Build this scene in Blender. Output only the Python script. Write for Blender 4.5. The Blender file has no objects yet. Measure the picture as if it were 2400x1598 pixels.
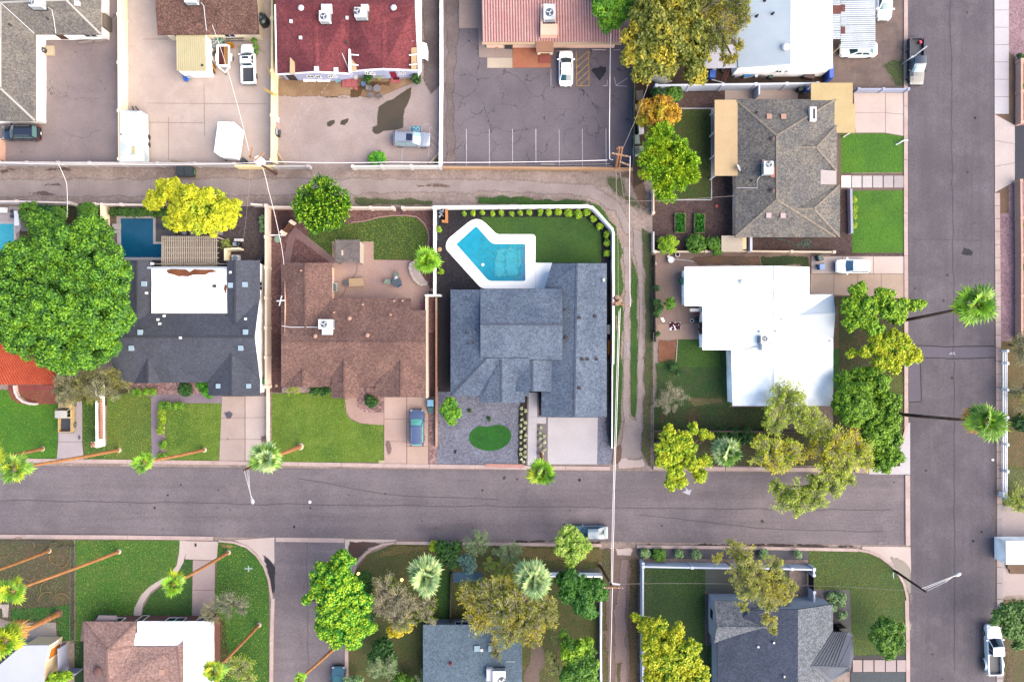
import bpy,math,random
import numpy as np
from mathutils import Vector
from mathutils.geometry import delaunay_2d_cdt
# camera, world, sun, exposure
SC=bpy.context.scene
PXM,CXP,CYP=18.0,1200.0,799.0
HC=1600.0/PXM
cam=bpy.data.objects.new('camera',bpy.data.cameras.new('camera'))
SC.collection.objects.link(cam)
cam.location=(0,0,HC)
cam.data.sensor_width=36.0
cam.data.lens=24.0
cam.data.clip_end=5000
SC.camera=cam
SUN_EL,SUN_AZ=math.radians(36),math.radians(116)
world=bpy.data.worlds.new('World')
SC.world=world
world.use_nodes=True
wn=world.node_tree
sky=wn.nodes.new('ShaderNodeTexSky')
sky.sky_type='NISHITA'
sky.sun_disc=False
sky.sun_elevation=SUN_EL
sky.sun_rotation=SUN_AZ
wn.links.new(sky.outputs[0],wn.nodes['Background'].inputs[0])
wn.nodes['Background'].inputs[1].default_value=0.095
sun=bpy.data.objects.new('sun',bpy.data.lights.new('sun','SUN'))
SC.collection.objects.link(sun)
sun.data.energy=2.3
sun.data.angle=math.radians(85)
sun.data.color=(1.0,0.85,0.64)
sun.rotation_euler=(math.pi/2-SUN_EL,0,math.pi-SUN_AZ)
SC.view_settings.view_transform='Standard'
SC.view_settings.look='None'
SC.view_settings.gamma=1.0
SC.view_settings.use_curve_mapping=False
SC.view_settings.exposure=2.76
GAIN=3.85
RNG=np.random.default_rng(7)
random.seed(11)
# coordinates
TL={'D':(0,0,.98125)}
for _r,_oy,_s in (('a',0,3.13636),('b',400,3.13636),('c',780,3.13636),('d',1200,3.56818)):
 for _i,_ox in enumerate((0,600,1200,1740)):
  TL[_r+str(_i+1)]=(_ox,_oy,_s)
TL.update(e1=(400,60,9.0577),e2=(640,150,6.365),e3=(1430,120,4.4434),e4=(1980,0,6.8185),e5=(540,340,10.7045),
   e6=(1380,330,8.25),e7=(0,460,7.85),e8=(340,440,6.03125),f1=(760,540,7.128),f2=(1000,480,7.84),
   f3=(1380,580,5.6),f4=(100,900,9.8),f5=(2080,680,7.359),f6=(2080,1300,5.2625),f7=(2300,0,5.23),
   f8=(0,1380,7.1917),g1=(900,280,13.069),g2=(1290,100,12.395),g3=(920,920,9.8),g4=(1320,1200,7.843),
   g5=(1240,0,11.2),g6=(1180,880,7.1286),g7=(2240,800,3.919),g8=(2240,1150,4.481),n=(0,0,1.0))
def T(code,s):
 ox,oy,k=TL[code]
 v=[float(a)for a in s.split()]if isinstance(s,str)else list(s)
 return [(ox+v[i]/k,oy+v[i+1]/k)for i in range(0,len(v),2)]
def T3(code,s):
 ox,oy,k=TL[code]
 v=[float(a)for a in s.split()]
 return [(ox+v[i]/k,oy+v[i+1]/k,v[i+2])for i in range(0,len(v),3)]
def W(x,y,z=0.0):
 k=(1-z/HC)/PXM
 return ((x-CXP)*k,(CYP-y)*k,z)
def WT(code,s,z=0.0):
 return [W(x,y,z)for x,y in T(code,s)]
# objects
WLOC={}
def tag(o,label=None,cat=None,group=None,kind=None):
 for k,v in (('label',label),('category',cat),('group',group),('kind',kind)):
  if v:
   o[k]=v
 return o
def thing(name,label,cat,loc=(0,0,0),group=None,rz=0.0):
 o=bpy.data.objects.new(name,None)
 o.empty_display_size=0.3
 SC.collection.objects.link(o)
 o.location=loc
 o.rotation_euler=(0,0,rz)
 WLOC[o.name]=Vector(loc)
 return tag(o,label,cat,group)
class MB:
 def __init__(self):
  self.v,self.f,self.m=[],[],[]
 def poly(self,pts,mi=0):
  n=len(self.v)
  self.v+=[tuple(p)for p in pts]
  self.f.append(tuple(range(n,n+len(pts))))
  self.m.append(mi)
  return self
 def mesh(self,V,F,mi=0):
  n=len(self.v)
  self.v+=[tuple(p)for p in V]
  for f in F:
   self.f.append(tuple(i+n for i in f))
   self.m.append(mi)
  return self
 def prism(self,pts,z0,z1,mi=0):
  n=len(pts)
  if sum(pts[i][0]*pts[(i+1)%n][1]-pts[(i+1)%n][0]*pts[i][1]for i in range(n))<0:
   pts=pts[::-1]
  V=[(p[0],p[1],z0)for p in pts]+[(p[0],p[1],z1)for p in pts]
  F=[tuple(range(n,2*n)),tuple(range(n-1,-1,-1))]
  F+=[(i,(i+1)%n,n+(i+1)%n,n+i)for i in range(n)]
  return self.mesh(V,F,mi)
 def box(self,x0,y0,z0,x1,y1,z1,mi=0):
  return self.prism([(x0,y0),(x1,y0),(x1,y1),(x0,y1)],z0,z1,mi)
 def obox(self,c,sx,sy,sz,rz=0.0,mi=0):
  ca,sa=math.cos(rz),math.sin(rz)
  P=[(c[0]+ca*a-sa*b,c[1]+sa*a+ca*b)for a,b in
    ((-sx/2,-sy/2),(sx/2,-sy/2),(sx/2,sy/2),(-sx/2,sy/2))]
  return self.prism(P,c[2],c[2]+sz,mi)
 def cyl(self,c,r,h,n=12,r2=None,mi=0):
  r2=r if r2 is None else r2
  V=[(c[0]+r*math.cos(2*math.pi*i/n),c[1]+r*math.sin(2*math.pi*i/n),c[2])for i in range(n)]
  V+=[(c[0]+r2*math.cos(2*math.pi*i/n),c[1]+r2*math.sin(2*math.pi*i/n),c[2]+h)for i in range(n)]
  F=[tuple(range(n,2*n)),tuple(range(n-1,-1,-1))]
  F+=[(i,(i+1)%n,n+(i+1)%n,n+i)for i in range(n)]
  return self.mesh(V,F,mi)
 def lathe(self,c,prof,n=12,mi=0):
  V,F=[],[]
  for r,z in prof:
   V+=[(c[0]+r*math.cos(2*math.pi*i/n),c[1]+r*math.sin(2*math.pi*i/n),c[2]+z)for i in range(n)]
  for k in range(len(prof)-1):
   F+=[(k*n+i,k*n+(i+1)%n,(k+1)*n+(i+1)%n,(k+1)*n+i)for i in range(n)]
  F.append(tuple(range(n-1,-1,-1)))
  F.append(tuple(range((len(prof)-1)*n,len(prof)*n)))
  return self.mesh(V,F,mi)
 def tube(self,pts,r,n=6,mi=0):
  P=[Vector(p)for p in pts]
  R=r if isinstance(r,(list,tuple))else [r]*len(P)
  V,F=[],[]
  for i,p in enumerate(P):
   d=(P[min(i+1,len(P)-1)]-P[max(i-1,0)])
   d=d.normalized()if d.length>1e-9 else Vector((0,0,1))
   a=d.cross(Vector((0,0,1))if abs(d.z)<.9 else Vector((1,0,0))).normalized()
   b=d.cross(a)
   V+=[tuple(p+(a*math.cos(2*math.pi*k/n)+b*math.sin(2*math.pi*k/n))*R[i])for k in range(n)]
  for i in range(len(P)-1):
   F+=[(i*n+k,(i+1)*n+k,(i+1)*n+(k+1)%n,i*n+(k+1)%n)for k in range(n)]
  F.append(tuple(range(n)))
  F.append(tuple(range((len(P)-1)*n+n-1,(len(P)-1)*n-1,-1)))
  return self.mesh(V,F,mi)
 def bar(self,a,b,w,h,mi=0):
  a,b=Vector(a),Vector(b)
  d=(b-a)
  s=Vector((-d.y,d.x,0))
  s=s.normalized()*(w/2)if s.length>1e-6 else Vector((w/2,0,0))
  u=Vector((0,0,-h))
  V=[a-s+u,b-s+u,b+s+u,a+s+u,a-s,b-s,b+s,a+s]
  return self.mesh(V,[(4,5,6,7),(3,2,1,0),(0,1,5,4),(1,2,6,5),(2,3,7,6),(3,0,4,7)],mi)
 def ball(self,c,r,n=8,mi=0,sz=1.0):
  k=max(3,n//2)
  prof=[(max(.001,r*math.sin(math.pi*i/k)),-r*sz*math.cos(math.pi*i/k))for i in range(k+1)]
  return self.lathe(c,prof,n,mi)
 def build(self,name,mats,parent=None,smooth=False,own=True,**tags):
  me=bpy.data.meshes.new(name)
  mats=mats if isinstance(mats,(list,tuple))else [mats]
  o=bpy.data.objects.new(name,me)
  SC.collection.objects.link(o)
  if parent is not None:
   off=WLOC[parent.name]
   o.parent=parent
  elif own:
   A=np.array(self.v)
   lo,hi=A.min(0),A.max(0)
   off=Vector(((lo[0]+hi[0])/2,(lo[1]+hi[1])/2,lo[2]))
   o.location=off
  else:
   off=Vector((0,0,0))
  WLOC[o.name]=off
  me.from_pydata([(x-off[0],y-off[1],z-off[2])for x,y,z in self.v],[],self.f)
  for m in mats:
   me.materials.append(m)
  if len(mats)>1:
   me.polygons.foreach_set('material_index',self.m)
  if smooth:
   me.polygons.foreach_set('use_smooth',[True]*len(me.polygons))
  me.update()
  return tag(o,**tags)
def dup(o,parent=None):
 c=o.copy()
 SC.collection.objects.link(c)
 if parent is not None:
  c.parent=parent
 for ch in o.children:
  dup(ch,c)
 return c
def quad_cloud(name,C,U,V,mat,parent):
 n=len(C)
 off=np.array(WLOC[parent.name])
 A=np.empty((n,4,3),np.float32)
 A[:,0],A[:,1],A[:,2],A[:,3]=C-U,C-V,C+U,C+V
 A-=off
 me=bpy.data.meshes.new(name)
 me.vertices.add(4*n)
 me.vertices.foreach_set('co',A.ravel())
 me.loops.add(4*n)
 me.loops.foreach_set('vertex_index',np.arange(4*n,dtype=np.int32))
 me.polygons.add(n)
 me.polygons.foreach_set('loop_start',np.arange(0,4*n,4,dtype=np.int32))
 me.update(calc_edges=True)
 me.materials.append(mat)
 o=bpy.data.objects.new(name,me)
 SC.collection.objects.link(o)
 o.parent=parent
 WLOC[o.name]=WLOC[parent.name]
 return o
# materials
def lin(c):
 c=c/255.0
 return c/12.92 if c<=.04045 else ((c+.055)/1.055)**2.4
def alb(rgb,k=1.0):
 w=min(1,max(0,(lin(min(rgb))-.84)/.14))
 return tuple(min(.82,max(.004,lin(c)*k*(1+1.7*w)/GAIN))for c in rgb)
MATS={}
def N(nt,kind,**kw):
 n=nt.nodes.new('ShaderNode'+kind)
 for k,v in kw.items():
  if k in n.inputs:
   n.inputs[k].default_value=v
  else:
   setattr(n,k,v)
 return n
def mat(key,rgb=None,rgb2=None,big=.22,fine=5.0,con=.22,rough=.9,bump=.25,spec=.25,metal=0.0,detail=5.0,wear=None,coat=0.0,
  cells=0.0,streak=None,k=1.0):
 if key in MATS:
  return MATS[key]
 m=bpy.data.materials.new(key)
 m.use_nodes=True
 nt=m.node_tree
 b=nt.nodes['Principled BSDF']
 L=nt.links.new
 geo=N(nt,'NewGeometry')
 a1=alb(rgb,k)
 a2=alb(rgb2,k)if rgb2 else tuple(x*.86 for x in a1)
 n1=N(nt,'TexNoise',Scale=big,Detail=detail,Roughness=.62)
 L(geo.outputs['Position'],n1.inputs['Vector'])
 r1=N(nt,'MapRange')
 r1.inputs['From Min'].default_value,r1.inputs['From Max'].default_value=.36,.64
 L(n1.outputs[0],r1.inputs[0])
 mx=N(nt,'Mix',data_type='RGBA')
 mx.inputs[6].default_value,mx.inputs[7].default_value=(*a1,1),(*a2,1)
 L(r1.outputs[0],mx.inputs[0])
 col=mx.outputs[2]
 if wear:
  nw=N(nt,'TexNoise',Scale=big*2.3,Detail=6.0,Roughness=.7)
  L(geo.outputs['Position'],nw.inputs['Vector'])
  rw=N(nt,'MapRange')
  rw.inputs['From Min'].default_value,rw.inputs['From Max'].default_value=.46,.74
  L(nw.outputs[0],rw.inputs[0])
  mw=N(nt,'Mix',data_type='RGBA')
  mw.inputs[7].default_value=(*alb(wear),1)
  L(rw.outputs[0],mw.inputs[0])
  L(col,mw.inputs[6])
  col=mw.outputs[2]
 n2=N(nt,'TexNoise',Scale=fine,Detail=3.0,Roughness=.7)
 L(geo.outputs['Position'],n2.inputs['Vector'])
 r2=N(nt,'MapRange')
 r2.inputs['From Min'].default_value,r2.inputs['From Max'].default_value=.3,.7
 r2.inputs['To Min'].default_value,r2.inputs['To Max'].default_value=1-con,1+con
 L(n2.outputs[0],r2.inputs[0])
 fac=r2.outputs[0]
 if cells:
  vo=N(nt,'TexVoronoi',Scale=cells)
  L(geo.outputs['Position'],vo.inputs['Vector'])
  sp=N(nt,'SeparateColor')
  L(vo.outputs['Color'],sp.inputs[0])
  rv=N(nt,'MapRange')
  rv.inputs['To Min'].default_value,rv.inputs['To Max'].default_value=1-1.5*con,1+1.5*con
  L(sp.outputs[0],rv.inputs[0])
  mm=N(nt,'Math',operation='MULTIPLY')
  L(fac,mm.inputs[0])
  L(rv.outputs[0],mm.inputs[1])
  fac=mm.outputs[0]
 if streak:
  vm=N(nt,'VectorMath',operation='MULTIPLY')
  L(geo.outputs['Position'],vm.inputs[0])
  vm.inputs[1].default_value=(*streak,0)
  n3=N(nt,'TexNoise',Scale=1.0,Detail=5.0,Roughness=.7)
  L(vm.outputs[0],n3.inputs['Vector'])
  r3=N(nt,'MapRange')
  r3.inputs['From Min'].default_value,r3.inputs['From Max'].default_value=.3,.7
  r3.inputs['To Min'].default_value,r3.inputs['To Max'].default_value=.86,1.14
  L(n3.outputs[0],r3.inputs[0])
  m3=N(nt,'Math',operation='MULTIPLY')
  L(fac,m3.inputs[0])
  L(r3.outputs[0],m3.inputs[1])
  fac=m3.outputs[0]
 sc=N(nt,'VectorMath',operation='SCALE')
 L(col,sc.inputs[0])
 L(fac,sc.inputs['Scale'])
 L(sc.outputs[0],b.inputs['Base Color'])
 if bump:
  bp=N(nt,'Bump',Strength=bump,Distance=.03)
  L(n2.outputs[0],bp.inputs['Height'])
  L(bp.outputs[0],b.inputs['Normal'])
 b.inputs['Roughness'].default_value=rough
 b.inputs['Specular IOR Level'].default_value=spec
 b.inputs['Metallic'].default_value=metal
 b.inputs['Coat Weight'].default_value=coat
 b.inputs['Coat Roughness'].default_value=.08
 MATS[key]=m
 return m
def cracked(key,rgb,rgb2,scale=.17,width=.012,con=.14):
 if key in MATS:
  return MATS[key]
 m=mat(key,rgb,rgb2,big=.12,fine=6,con=con)
 nt=m.node_tree
 L=nt.links.new
 b=nt.nodes['Principled BSDF']
 src=b.inputs['Base Color'].links[0].from_socket
 geo=N(nt,'NewGeometry')
 nz=N(nt,'TexNoise',Scale=.8,Detail=5.0)
 L(geo.outputs['Position'],nz.inputs['Vector'])
 ad=N(nt,'VectorMath',operation='MULTIPLY_ADD')
 L(nz.outputs['Color'],ad.inputs[0])
 ad.inputs[1].default_value=(2.2,2.2,0)
 L(geo.outputs['Position'],ad.inputs[2])
 vo=N(nt,'TexVoronoi',Scale=scale,feature='DISTANCE_TO_EDGE')
 L(ad.outputs[0],vo.inputs['Vector'])
 ng=N(nt,'TexNoise',Scale=.35,Detail=3.0)
 L(geo.outputs['Position'],ng.inputs['Vector'])
 wr=N(nt,'MapRange')
 wr.inputs['From Min'].default_value,wr.inputs['From Max'].default_value=.35,.65
 wr.inputs['To Min'].default_value,wr.inputs['To Max'].default_value=.0,width*2
 L(ng.outputs[0],wr.inputs[0])
 lt=N(nt,'Math',operation='LESS_THAN')
 L(vo.outputs['Distance'],lt.inputs[0])
 L(wr.outputs[0],lt.inputs[1])
 mx=N(nt,'Mix',data_type='RGBA')
 L(lt.outputs[0],mx.inputs[0])
 L(src,mx.inputs[6])
 mx.inputs[7].default_value=(.022,.02,.024,1)
 L(mx.outputs[2],b.inputs['Base Color'])
 return m
LEAFK=1.75
def leafmat(key,cols,trans=.17,patch=None,ps=.33):
 if key in MATS:
  return MATS[key]
 m=bpy.data.materials.new(key)
 m.use_nodes=True
 nt=m.node_tree
 L=nt.links.new
 b=nt.nodes['Principled BSDF']
 geo=N(nt,'NewGeometry')
 def ramp(cs):
  r=N(nt,'ValToRGB')
  e=r.color_ramp.elements
  while len(e)<len(cs):
   e.new(.5)
  for i,c in enumerate(cs):
   e[i].position=i/max(1,len(cs)-1)
   e[i].color=(*(min(.6,LEAFK*q)for q in alb(c)),1)
  return r
 n1=N(nt,'TexNoise',Scale=.9,Detail=2.0)
 L(geo.outputs['Position'],n1.inputs['Vector'])
 ma=N(nt,'Math',operation='MULTIPLY_ADD')
 L(n1.outputs[0],ma.inputs[0])
 ma.inputs[1].default_value,ma.inputs[2].default_value=1.2,-.35
 mi=N(nt,'Math',operation='MULTIPLY_ADD')
 L(geo.outputs['Random Per Island'],mi.inputs[0])
 mi.inputs[1].default_value=.55
 L(ma.outputs[0],mi.inputs[2])
 r=ramp(cols)
 L(mi.outputs[0],r.inputs[0])
 col=r.outputs[0]
 if patch:
  n3=N(nt,'TexNoise',Scale=ps,Detail=2.0 if ps>.3 else 5.0)
  L(geo.outputs['Position'],n3.inputs['Vector'])
  mr=N(nt,'MapRange')
  mr.inputs['From Min'].default_value,mr.inputs['From Max'].default_value=.48,.6
  L(n3.outputs[0],mr.inputs[0])
  r3=ramp(patch)
  L(mi.outputs[0],r3.inputs[0])
  mx=N(nt,'Mix',data_type='RGBA')
  L(mr.outputs[0],mx.inputs[0])
  L(col,mx.inputs[6])
  L(r3.outputs[0],mx.inputs[7])
  col=mx.outputs[2]
 L(col,b.inputs['Base Color'])
 b.inputs['Roughness'].default_value=.6
 b.inputs['Specular IOR Level'].default_value=.25
 tr=N(nt,'BsdfTranslucent')
 L(col,tr.inputs[0])
 ms=N(nt,'MixShader')
 ms.inputs[0].default_value=trans
 L(b.outputs[0],ms.inputs[1])
 L(tr.outputs[0],ms.inputs[2])
 L(ms.outputs[0],nt.nodes['Material Output'].inputs[0])
 MATS[key]=m
 return m
def gloss(key,rgb=None,rough=.12,spec=.6,coat=0.0,metal=0.0):
 return mat(key,rgb,rgb,con=.03,fine=3,rough=rough,bump=0,spec=spec,coat=coat,metal=metal)
def water(key,deep,shallow):
 if key in MATS:
  return MATS[key]
 m=mat(key,deep,shallow,big=.12,fine=1.4,con=.10,rough=.06,bump=0,spec=.5,detail=2.0)
 nt=m.node_tree
 geo=N(nt,'NewGeometry')
 nz=N(nt,'TexNoise',Scale=3.2,Detail=3.0)
 nt.links.new(geo.outputs['Position'],nz.inputs['Vector'])
 bp=N(nt,'Bump',Strength=.25,Distance=.05)
 nt.links.new(nz.outputs[0],bp.inputs['Height'])
 nt.links.new(bp.outputs[0],nt.nodes['Principled BSDF'].inputs['Normal'])
 return m
# ground helpers
def rough_edge(pts,amp=.25,step=.7):
 out=[]
 n=len(pts)
 for i in range(n):
  a,b=Vector(pts[i][:2]),Vector(pts[(i+1)%n][:2])
  k=max(1,int((b-a).length/step))
  for j in range(k):
   p=a.lerp(b,j/k)
   out.append((p.x+RNG.normal(0,amp),p.y+RNG.normal(0,amp)))
 return out
LAYER=.008
LAWNS=[]
LAYN={}
def softened(m):
 k=m.name+'_ragged'
 if k in MATS:
  return MATS[k]
 c=m.copy()
 c.name=k
 nt=c.node_tree
 L=nt.links.new
 b=nt.nodes['Principled BSDF']
 at=N(nt,'Attribute',attribute_name='edge')
 geo=N(nt,'NewGeometry')
 nz=N(nt,'TexNoise',Scale=2.6,Detail=6.0,Roughness=.75)
 L(geo.outputs['Position'],nz.inputs['Vector'])
 ad=N(nt,'Math',operation='MULTIPLY_ADD')
 L(nz.outputs[0],ad.inputs[0])
 ad.inputs[1].default_value=1.5
 L(at.outputs['Fac'],ad.inputs[2])
 mr=N(nt,'MapRange')
 mr.inputs['From Min'].default_value,mr.inputs['From Max'].default_value=.95,1.3
 L(ad.outputs[0],mr.inputs[0])
 L(mr.outputs[0],b.inputs['Alpha'])
 MATS[k]=c
 return c
def ground(name,m,code,s,layer,parent=None,rag=0.0,blades=None,label=None,kind='structure'):
 pts=[p[:2]for p in WT(code,s)]if isinstance(s,str)else s
 if rag:
  pts=rough_edge(pts,min(rag,.12),1.0 if rag>.045 else .7)
 LAYN[layer]=LAYN.get(layer,0)+1
 zz=layer*LAYER+LAYN[layer]*.00012
 if rag>.045:
  d=min(.9,rag*3.2)
  A=np.array(pts)
  lo,hi=np.maximum(A.min(0),[-80,-56]),np.minimum(A.max(0),[80,56])
  g=max(.28,d*.6)
  gx,gy=np.meshgrid(np.arange(lo[0],hi[0],g),np.arange(lo[1],hi[1],g))
  G=np.column_stack([gx.ravel(),gy.ravel()])+RNG.uniform(-.08,.08,(gx.size,2))
  G=G[inside(G[:,0],G[:,1],A)]if len(G)else G
  k=len(pts)
  r_=delaunay_2d_cdt([Vector(p)for p in pts]+[Vector(p)for p in G],[],[tuple(range(k))],1,1e-5)
  X=np.array([tuple(v)for v in r_[0]])
  E=np.full(len(X),9.0)
  for p,q in zip(A,np.roll(A,-1,0)):
   e=q-p
   t=np.clip(((X-p)@e)/max(1e-9,e@e),0,1)
   E=np.minimum(E,np.hypot(*(X-p-t[:,None]*e).T))
  o=MB().mesh([(x,y,zz)for x,y in X],r_[2]).build(name,softened(m),parent)
  at=o.data.attributes.new('edge','FLOAT','POINT')
  at.data.foreach_set('value',np.minimum(1,E/d).astype(np.float32))
 else:
  o=MB().poly([(x,y,zz)for x,y in pts]).build(name,m,parent)
 if parent is None:
  tag(o,kind=kind,label=label)
 me=o.data
 if me.polygons[0].normal.z<0:
  me.flip_normals()
 if blades:
  LAWNS.append((pts,zz,blades))
 return o
def inside(px,py,poly):
 P=np.array(poly)[:,:2]
 c=np.zeros(len(px),bool)
 x1,y1=P[:,0],P[:,1]
 x2,y2=np.roll(x1,-1),np.roll(y1,-1)
 for a,b,u,v in zip(x1,y1,x2,y2):
  if b==v:
   continue
  t=((b>py)!=(v>py))&(px<(u-a)*(py-b)/(v-b)+a)
  c^=t
 return c
def panels(parent,corners,nu,nv,m,z0=.0,th=.05,gap=.025,name='panel',skip=()):
 A,B,C,Dn=[Vector(c[:2])for c in corners]
 for i in range(nu):
  for j in range(nv):
   if (i,j)in skip:
    continue
   q=[]
   for u,v in ((i,j),(i+1,j),(i+1,j+1),(i,j+1)):
    p=A.lerp(B,u/nu).lerp(Dn.lerp(C,u/nu),v/nv)
    q.append(p)
   c=(q[0]+q[1]+q[2]+q[3])/4
   q=[c+(p-c)*max(.2,1-gap/max(.2,(p-c).length)*1.4)for p in q]
   MB().prism([(p.x,p.y)for p in q],z0,z0+th).build(name,m,parent)
def stripe(m,pts,w,z,name='painted_line',parent=None,kind='structure'):
 b=MB()
 LAYN['s']=LAYN.get('s',0)+1
 z=z+.0075+(LAYN['s']%60)*.00008
 for p,q in zip(pts[:-1],pts[1:]):
  d=Vector((q[0]-p[0],q[1]-p[1]))
  z+=.00002
  s=Vector((-d.y,d.x)).normalized()*w/2
  b.poly([(p[0]-s.x,p[1]-s.y,z),(q[0]-s.x,q[1]-s.y,z),(q[0]+s.x,q[1]+s.y,z),(p[0]+s.x,p[1]+s.y,z)])
 o=b.build(name,m,parent)
 if parent is None:
  tag(o,kind=kind)
 return o
# walls and fences
def wall_run(label,m,pts,h=1.8,t=.2,cap=None,pil=0.0,cat='wall',name='block_wall',group=None,capm=None,pilh=.08):
 P=[Vector(p[:2])for p in pts]
 root=thing(name,label,cat,(P[0].x,P[0].y,0),group)
 for i_,(a,b)in enumerate(zip(P[:-1],P[1:])):
  d=b-a
  ln=d.length
  h=h-.003
  rz=math.atan2(d.y,d.x)
  c=(a+b)/2
  MB().obox((c.x,c.y,0),ln+t*.98,t,h,rz).build('wall_panel',m,root)
  if cap:
   MB().obox((c.x,c.y,h+.002),ln+t+.04,t+.08,.06,rz).build('wall_cap',capm or m,root)
  if pil:
   k=max(1,round(ln/pil))
   for i in range(1 if i_ else 0,k+1):
    p=a.lerp(b,i/k)
    MB().obox((p.x,p.y,0),t+.16,t+.16,h+pilh,rz).build('pilaster',m,root)
 return root
def chain_fence(label,pts,h=1.5,gap=2.6,mesh_m=None,group=None):
 P=[Vector(p[:2])for p in pts]
 m=mat('galvanised',(150,155,150),rough=.4,metal=.6,con=.1)
 root=thing('chain_link_fence',label,'fence',(P[0].x,P[0].y,0),group)
 wires=MB()
 for a,b in zip(P[:-1],P[1:]):
  ln=(b-a).length
  k=max(1,round(ln/gap))
  for i in range(k+1):
   p=a.lerp(b,i/k)
   MB().cyl((p.x,p.y,0),.035,h,6).build('post',m,root)
  MB().tube([(a.x,a.y,h-.03),(b.x,b.y,h-.03)],.024,5).build('rail',m,root)
  nw=int(ln/.16)
  for i in range(nw):
   for s in (-1,1):
    t0,t1=i/nw,min(1,max(0,(i+s*h/.16*.8)/nw))
    p,q=a.lerp(b,t0),a.lerp(b,t1)
    wires.mesh([(p.x,p.y,.03),(p.x+.012,p.y+.012,.03),(q.x+.012,q.y+.012,h-.04),(q.x,q.y,h-.04)],[(0,1,2,3)])
 wires.build('wire_mesh',mesh_m or m,root,kind='stuff')
 return root
# roofs
def roof(root,name,m,code,verts,faces,t=.16,label=None):
 V=[W(*p)for p in (T3(code,verts)if isinstance(verts,str)else verts)]
 F=[]
 for f in faces:
  a=sum(V[f[i]][0]*V[f[(i+1)%len(f)]][1]-V[f[(i+1)%len(f)]][0]*V[f[i]][1]for i in range(len(f)))
  F.append(tuple(f)if a>0 else tuple(f[::-1]))
 n=len(V)
 E={}
 for f in F:
  for i in range(len(f)):
   E[(f[i],f[(i+1)%len(f)])]=1
 b=MB().mesh(V+[(x,y,z-t)for x,y,z in V],F+[tuple(i+n for i in f[::-1])for f in F]+
     [(j,i,i+n,j+n)for (i,j)in E if (j,i)not in E])
 o=b.build(name,m,root,label=label)
 fo={}
 for k,f in enumerate(F):
  for i in range(len(f)):
   fo[(f[i],f[(i+1)%len(f)])]=k
 for (i,j),k in fo.items():
  if i<j and (j,i)in fo:
   q=F[fo[(j,i)]]
   a,d=Vector(V[i]),Vector(V[j])-Vector(V[i])
   f=F[k]
   nf=(Vector(V[f[1]])-Vector(V[f[0]])).cross(Vector(V[f[2]])-Vector(V[f[1]]))
   c=sum((Vector(V[t])for t in q),Vector())/len(q)
   if nf.dot(c-a)<-.05*nf.length and d.length>.8:
    e=d.normalized()*.06
    MB().bar(tuple(a+e+Vector((0,0,.035))),tuple(a+d-e+Vector((0,0,.035))),.24,.06).build('ridge_cap',CAPM.get(m.name,m),root)
 return o
CAPM={}
def offset_poly(P,d):
 n=len(P)
 area=sum(P[i][0]*P[(i+1)%n][1]-P[(i+1)%n][0]*P[i][1]for i in range(n))
 s=1 if area>0 else -1
 out=[]
 for i in range(n):
  a,b,c=Vector(P[i-1][:2]),Vector(P[i][:2]),Vector(P[(i+1)%n][:2])
  d1,d2=(b-a).normalized(),(c-b).normalized()
  n1,n2=Vector((-d1.y,d1.x))*s,Vector((-d2.y,d2.x))*s
  k=n1+n2
  if k.length<1e-4:
   k=n1
  k=k.normalized()
  out.append(b+k*min(3*d,d/max(.3,k.dot(n1))))
 return out
def walls(root,m,code,verts,inset=.5,drop=.2,name='wall',rise=.12):
 V=[W(*p)for p in (T3(code,verts)if isinstance(verts,str)else verts)]
 Q=offset_poly(V,inset)
 n=len(V)
 b=MB()
 for i in range(n):
  j=(i+1)%n
  b.poly([(Q[i].x,Q[i].y,0),(Q[j].x,Q[j].y,0),(Q[j].x,Q[j].y,V[j][2]-drop+rise),(Q[i].x,Q[i].y,V[i][2]-drop+rise)])
 o=b.build(name,m,root)
 return o,[(q.x,q.y)for q in Q]
def opening(root,a,b,z0,z1,fm,gm,name='window',proud=.03,bars=1,gname='pane'):
 a,b=Vector(a[:2]),Vector(b[:2])
 d=(b-a).normalized()
 nrm=Vector((d.y,-d.x))
 f=MB()
 w=.07
 def slab(p,q,za,zb,o0,o1):
  f.prism([(p.x+nrm.x*o0,p.y+nrm.y*o0),(q.x+nrm.x*o0,q.y+nrm.y*o0),
     (q.x+nrm.x*o1,q.y+nrm.y*o1),(p.x+nrm.x*o1,p.y+nrm.y*o1)],za,zb)
 slab(a,b,z0,z0+w,-.02,proud+.03)
 slab(a,b,z1-w,z1,-.02,proud+.03)
 slab(a,a+d*w,z0,z1,-.02,proud+.03)
 slab(b-d*w,b,z0,z1,-.02,proud+.03)
 for k in range(1,bars+1):
  c=a.lerp(b,k/(bars+1))
  slab(c-d*.03,c+d*.03,z0+w,z1-w,-.02,proud+.02)
 o=f.build(name,fm,root)
 f=MB()
 slab(a+d*.02,b-d*.02,z0+.02,z1-.02,-.03,proud)
 f.build(gname,gm,o)
 return o
# materials of the ground
ASPH=mat('street_asphalt',(122,113,122),(108,101,110),big=.10,fine=4,con=.2,wear=(138,127,136),bump=.15,streak=(.7,.03))
ASPH2=mat('side_street_asphalt',(148,136,142),(134,123,130),big=.10,fine=4,con=.19,wear=(162,149,153),bump=.15,streak=(.03,.6))
PATCH=mat('trench_patch_asphalt',(126,118,134),(117,110,124),fine=8,con=.1)
DIRT=mat('alley_dirt',(194,172,162),(166,144,136),big=.3,fine=3,con=.26,wear=(202,182,176))
TRACK=mat('wheel_track',(200,182,178),(178,160,156),big=.3,fine=5,con=.14)
SOIL=mat('bare_soil',(150,116,92),(128,104,88),big=.4,fine=5,con=.22)
CLAY=mat('red_soil',(172,112,84),(146,96,74),big=.5,fine=4,con=.3)
CONC=mat('concrete',(248,228,220),(234,210,202),big=.15,fine=6,con=.07,wear=(240,218,212),bump=.08)
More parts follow.
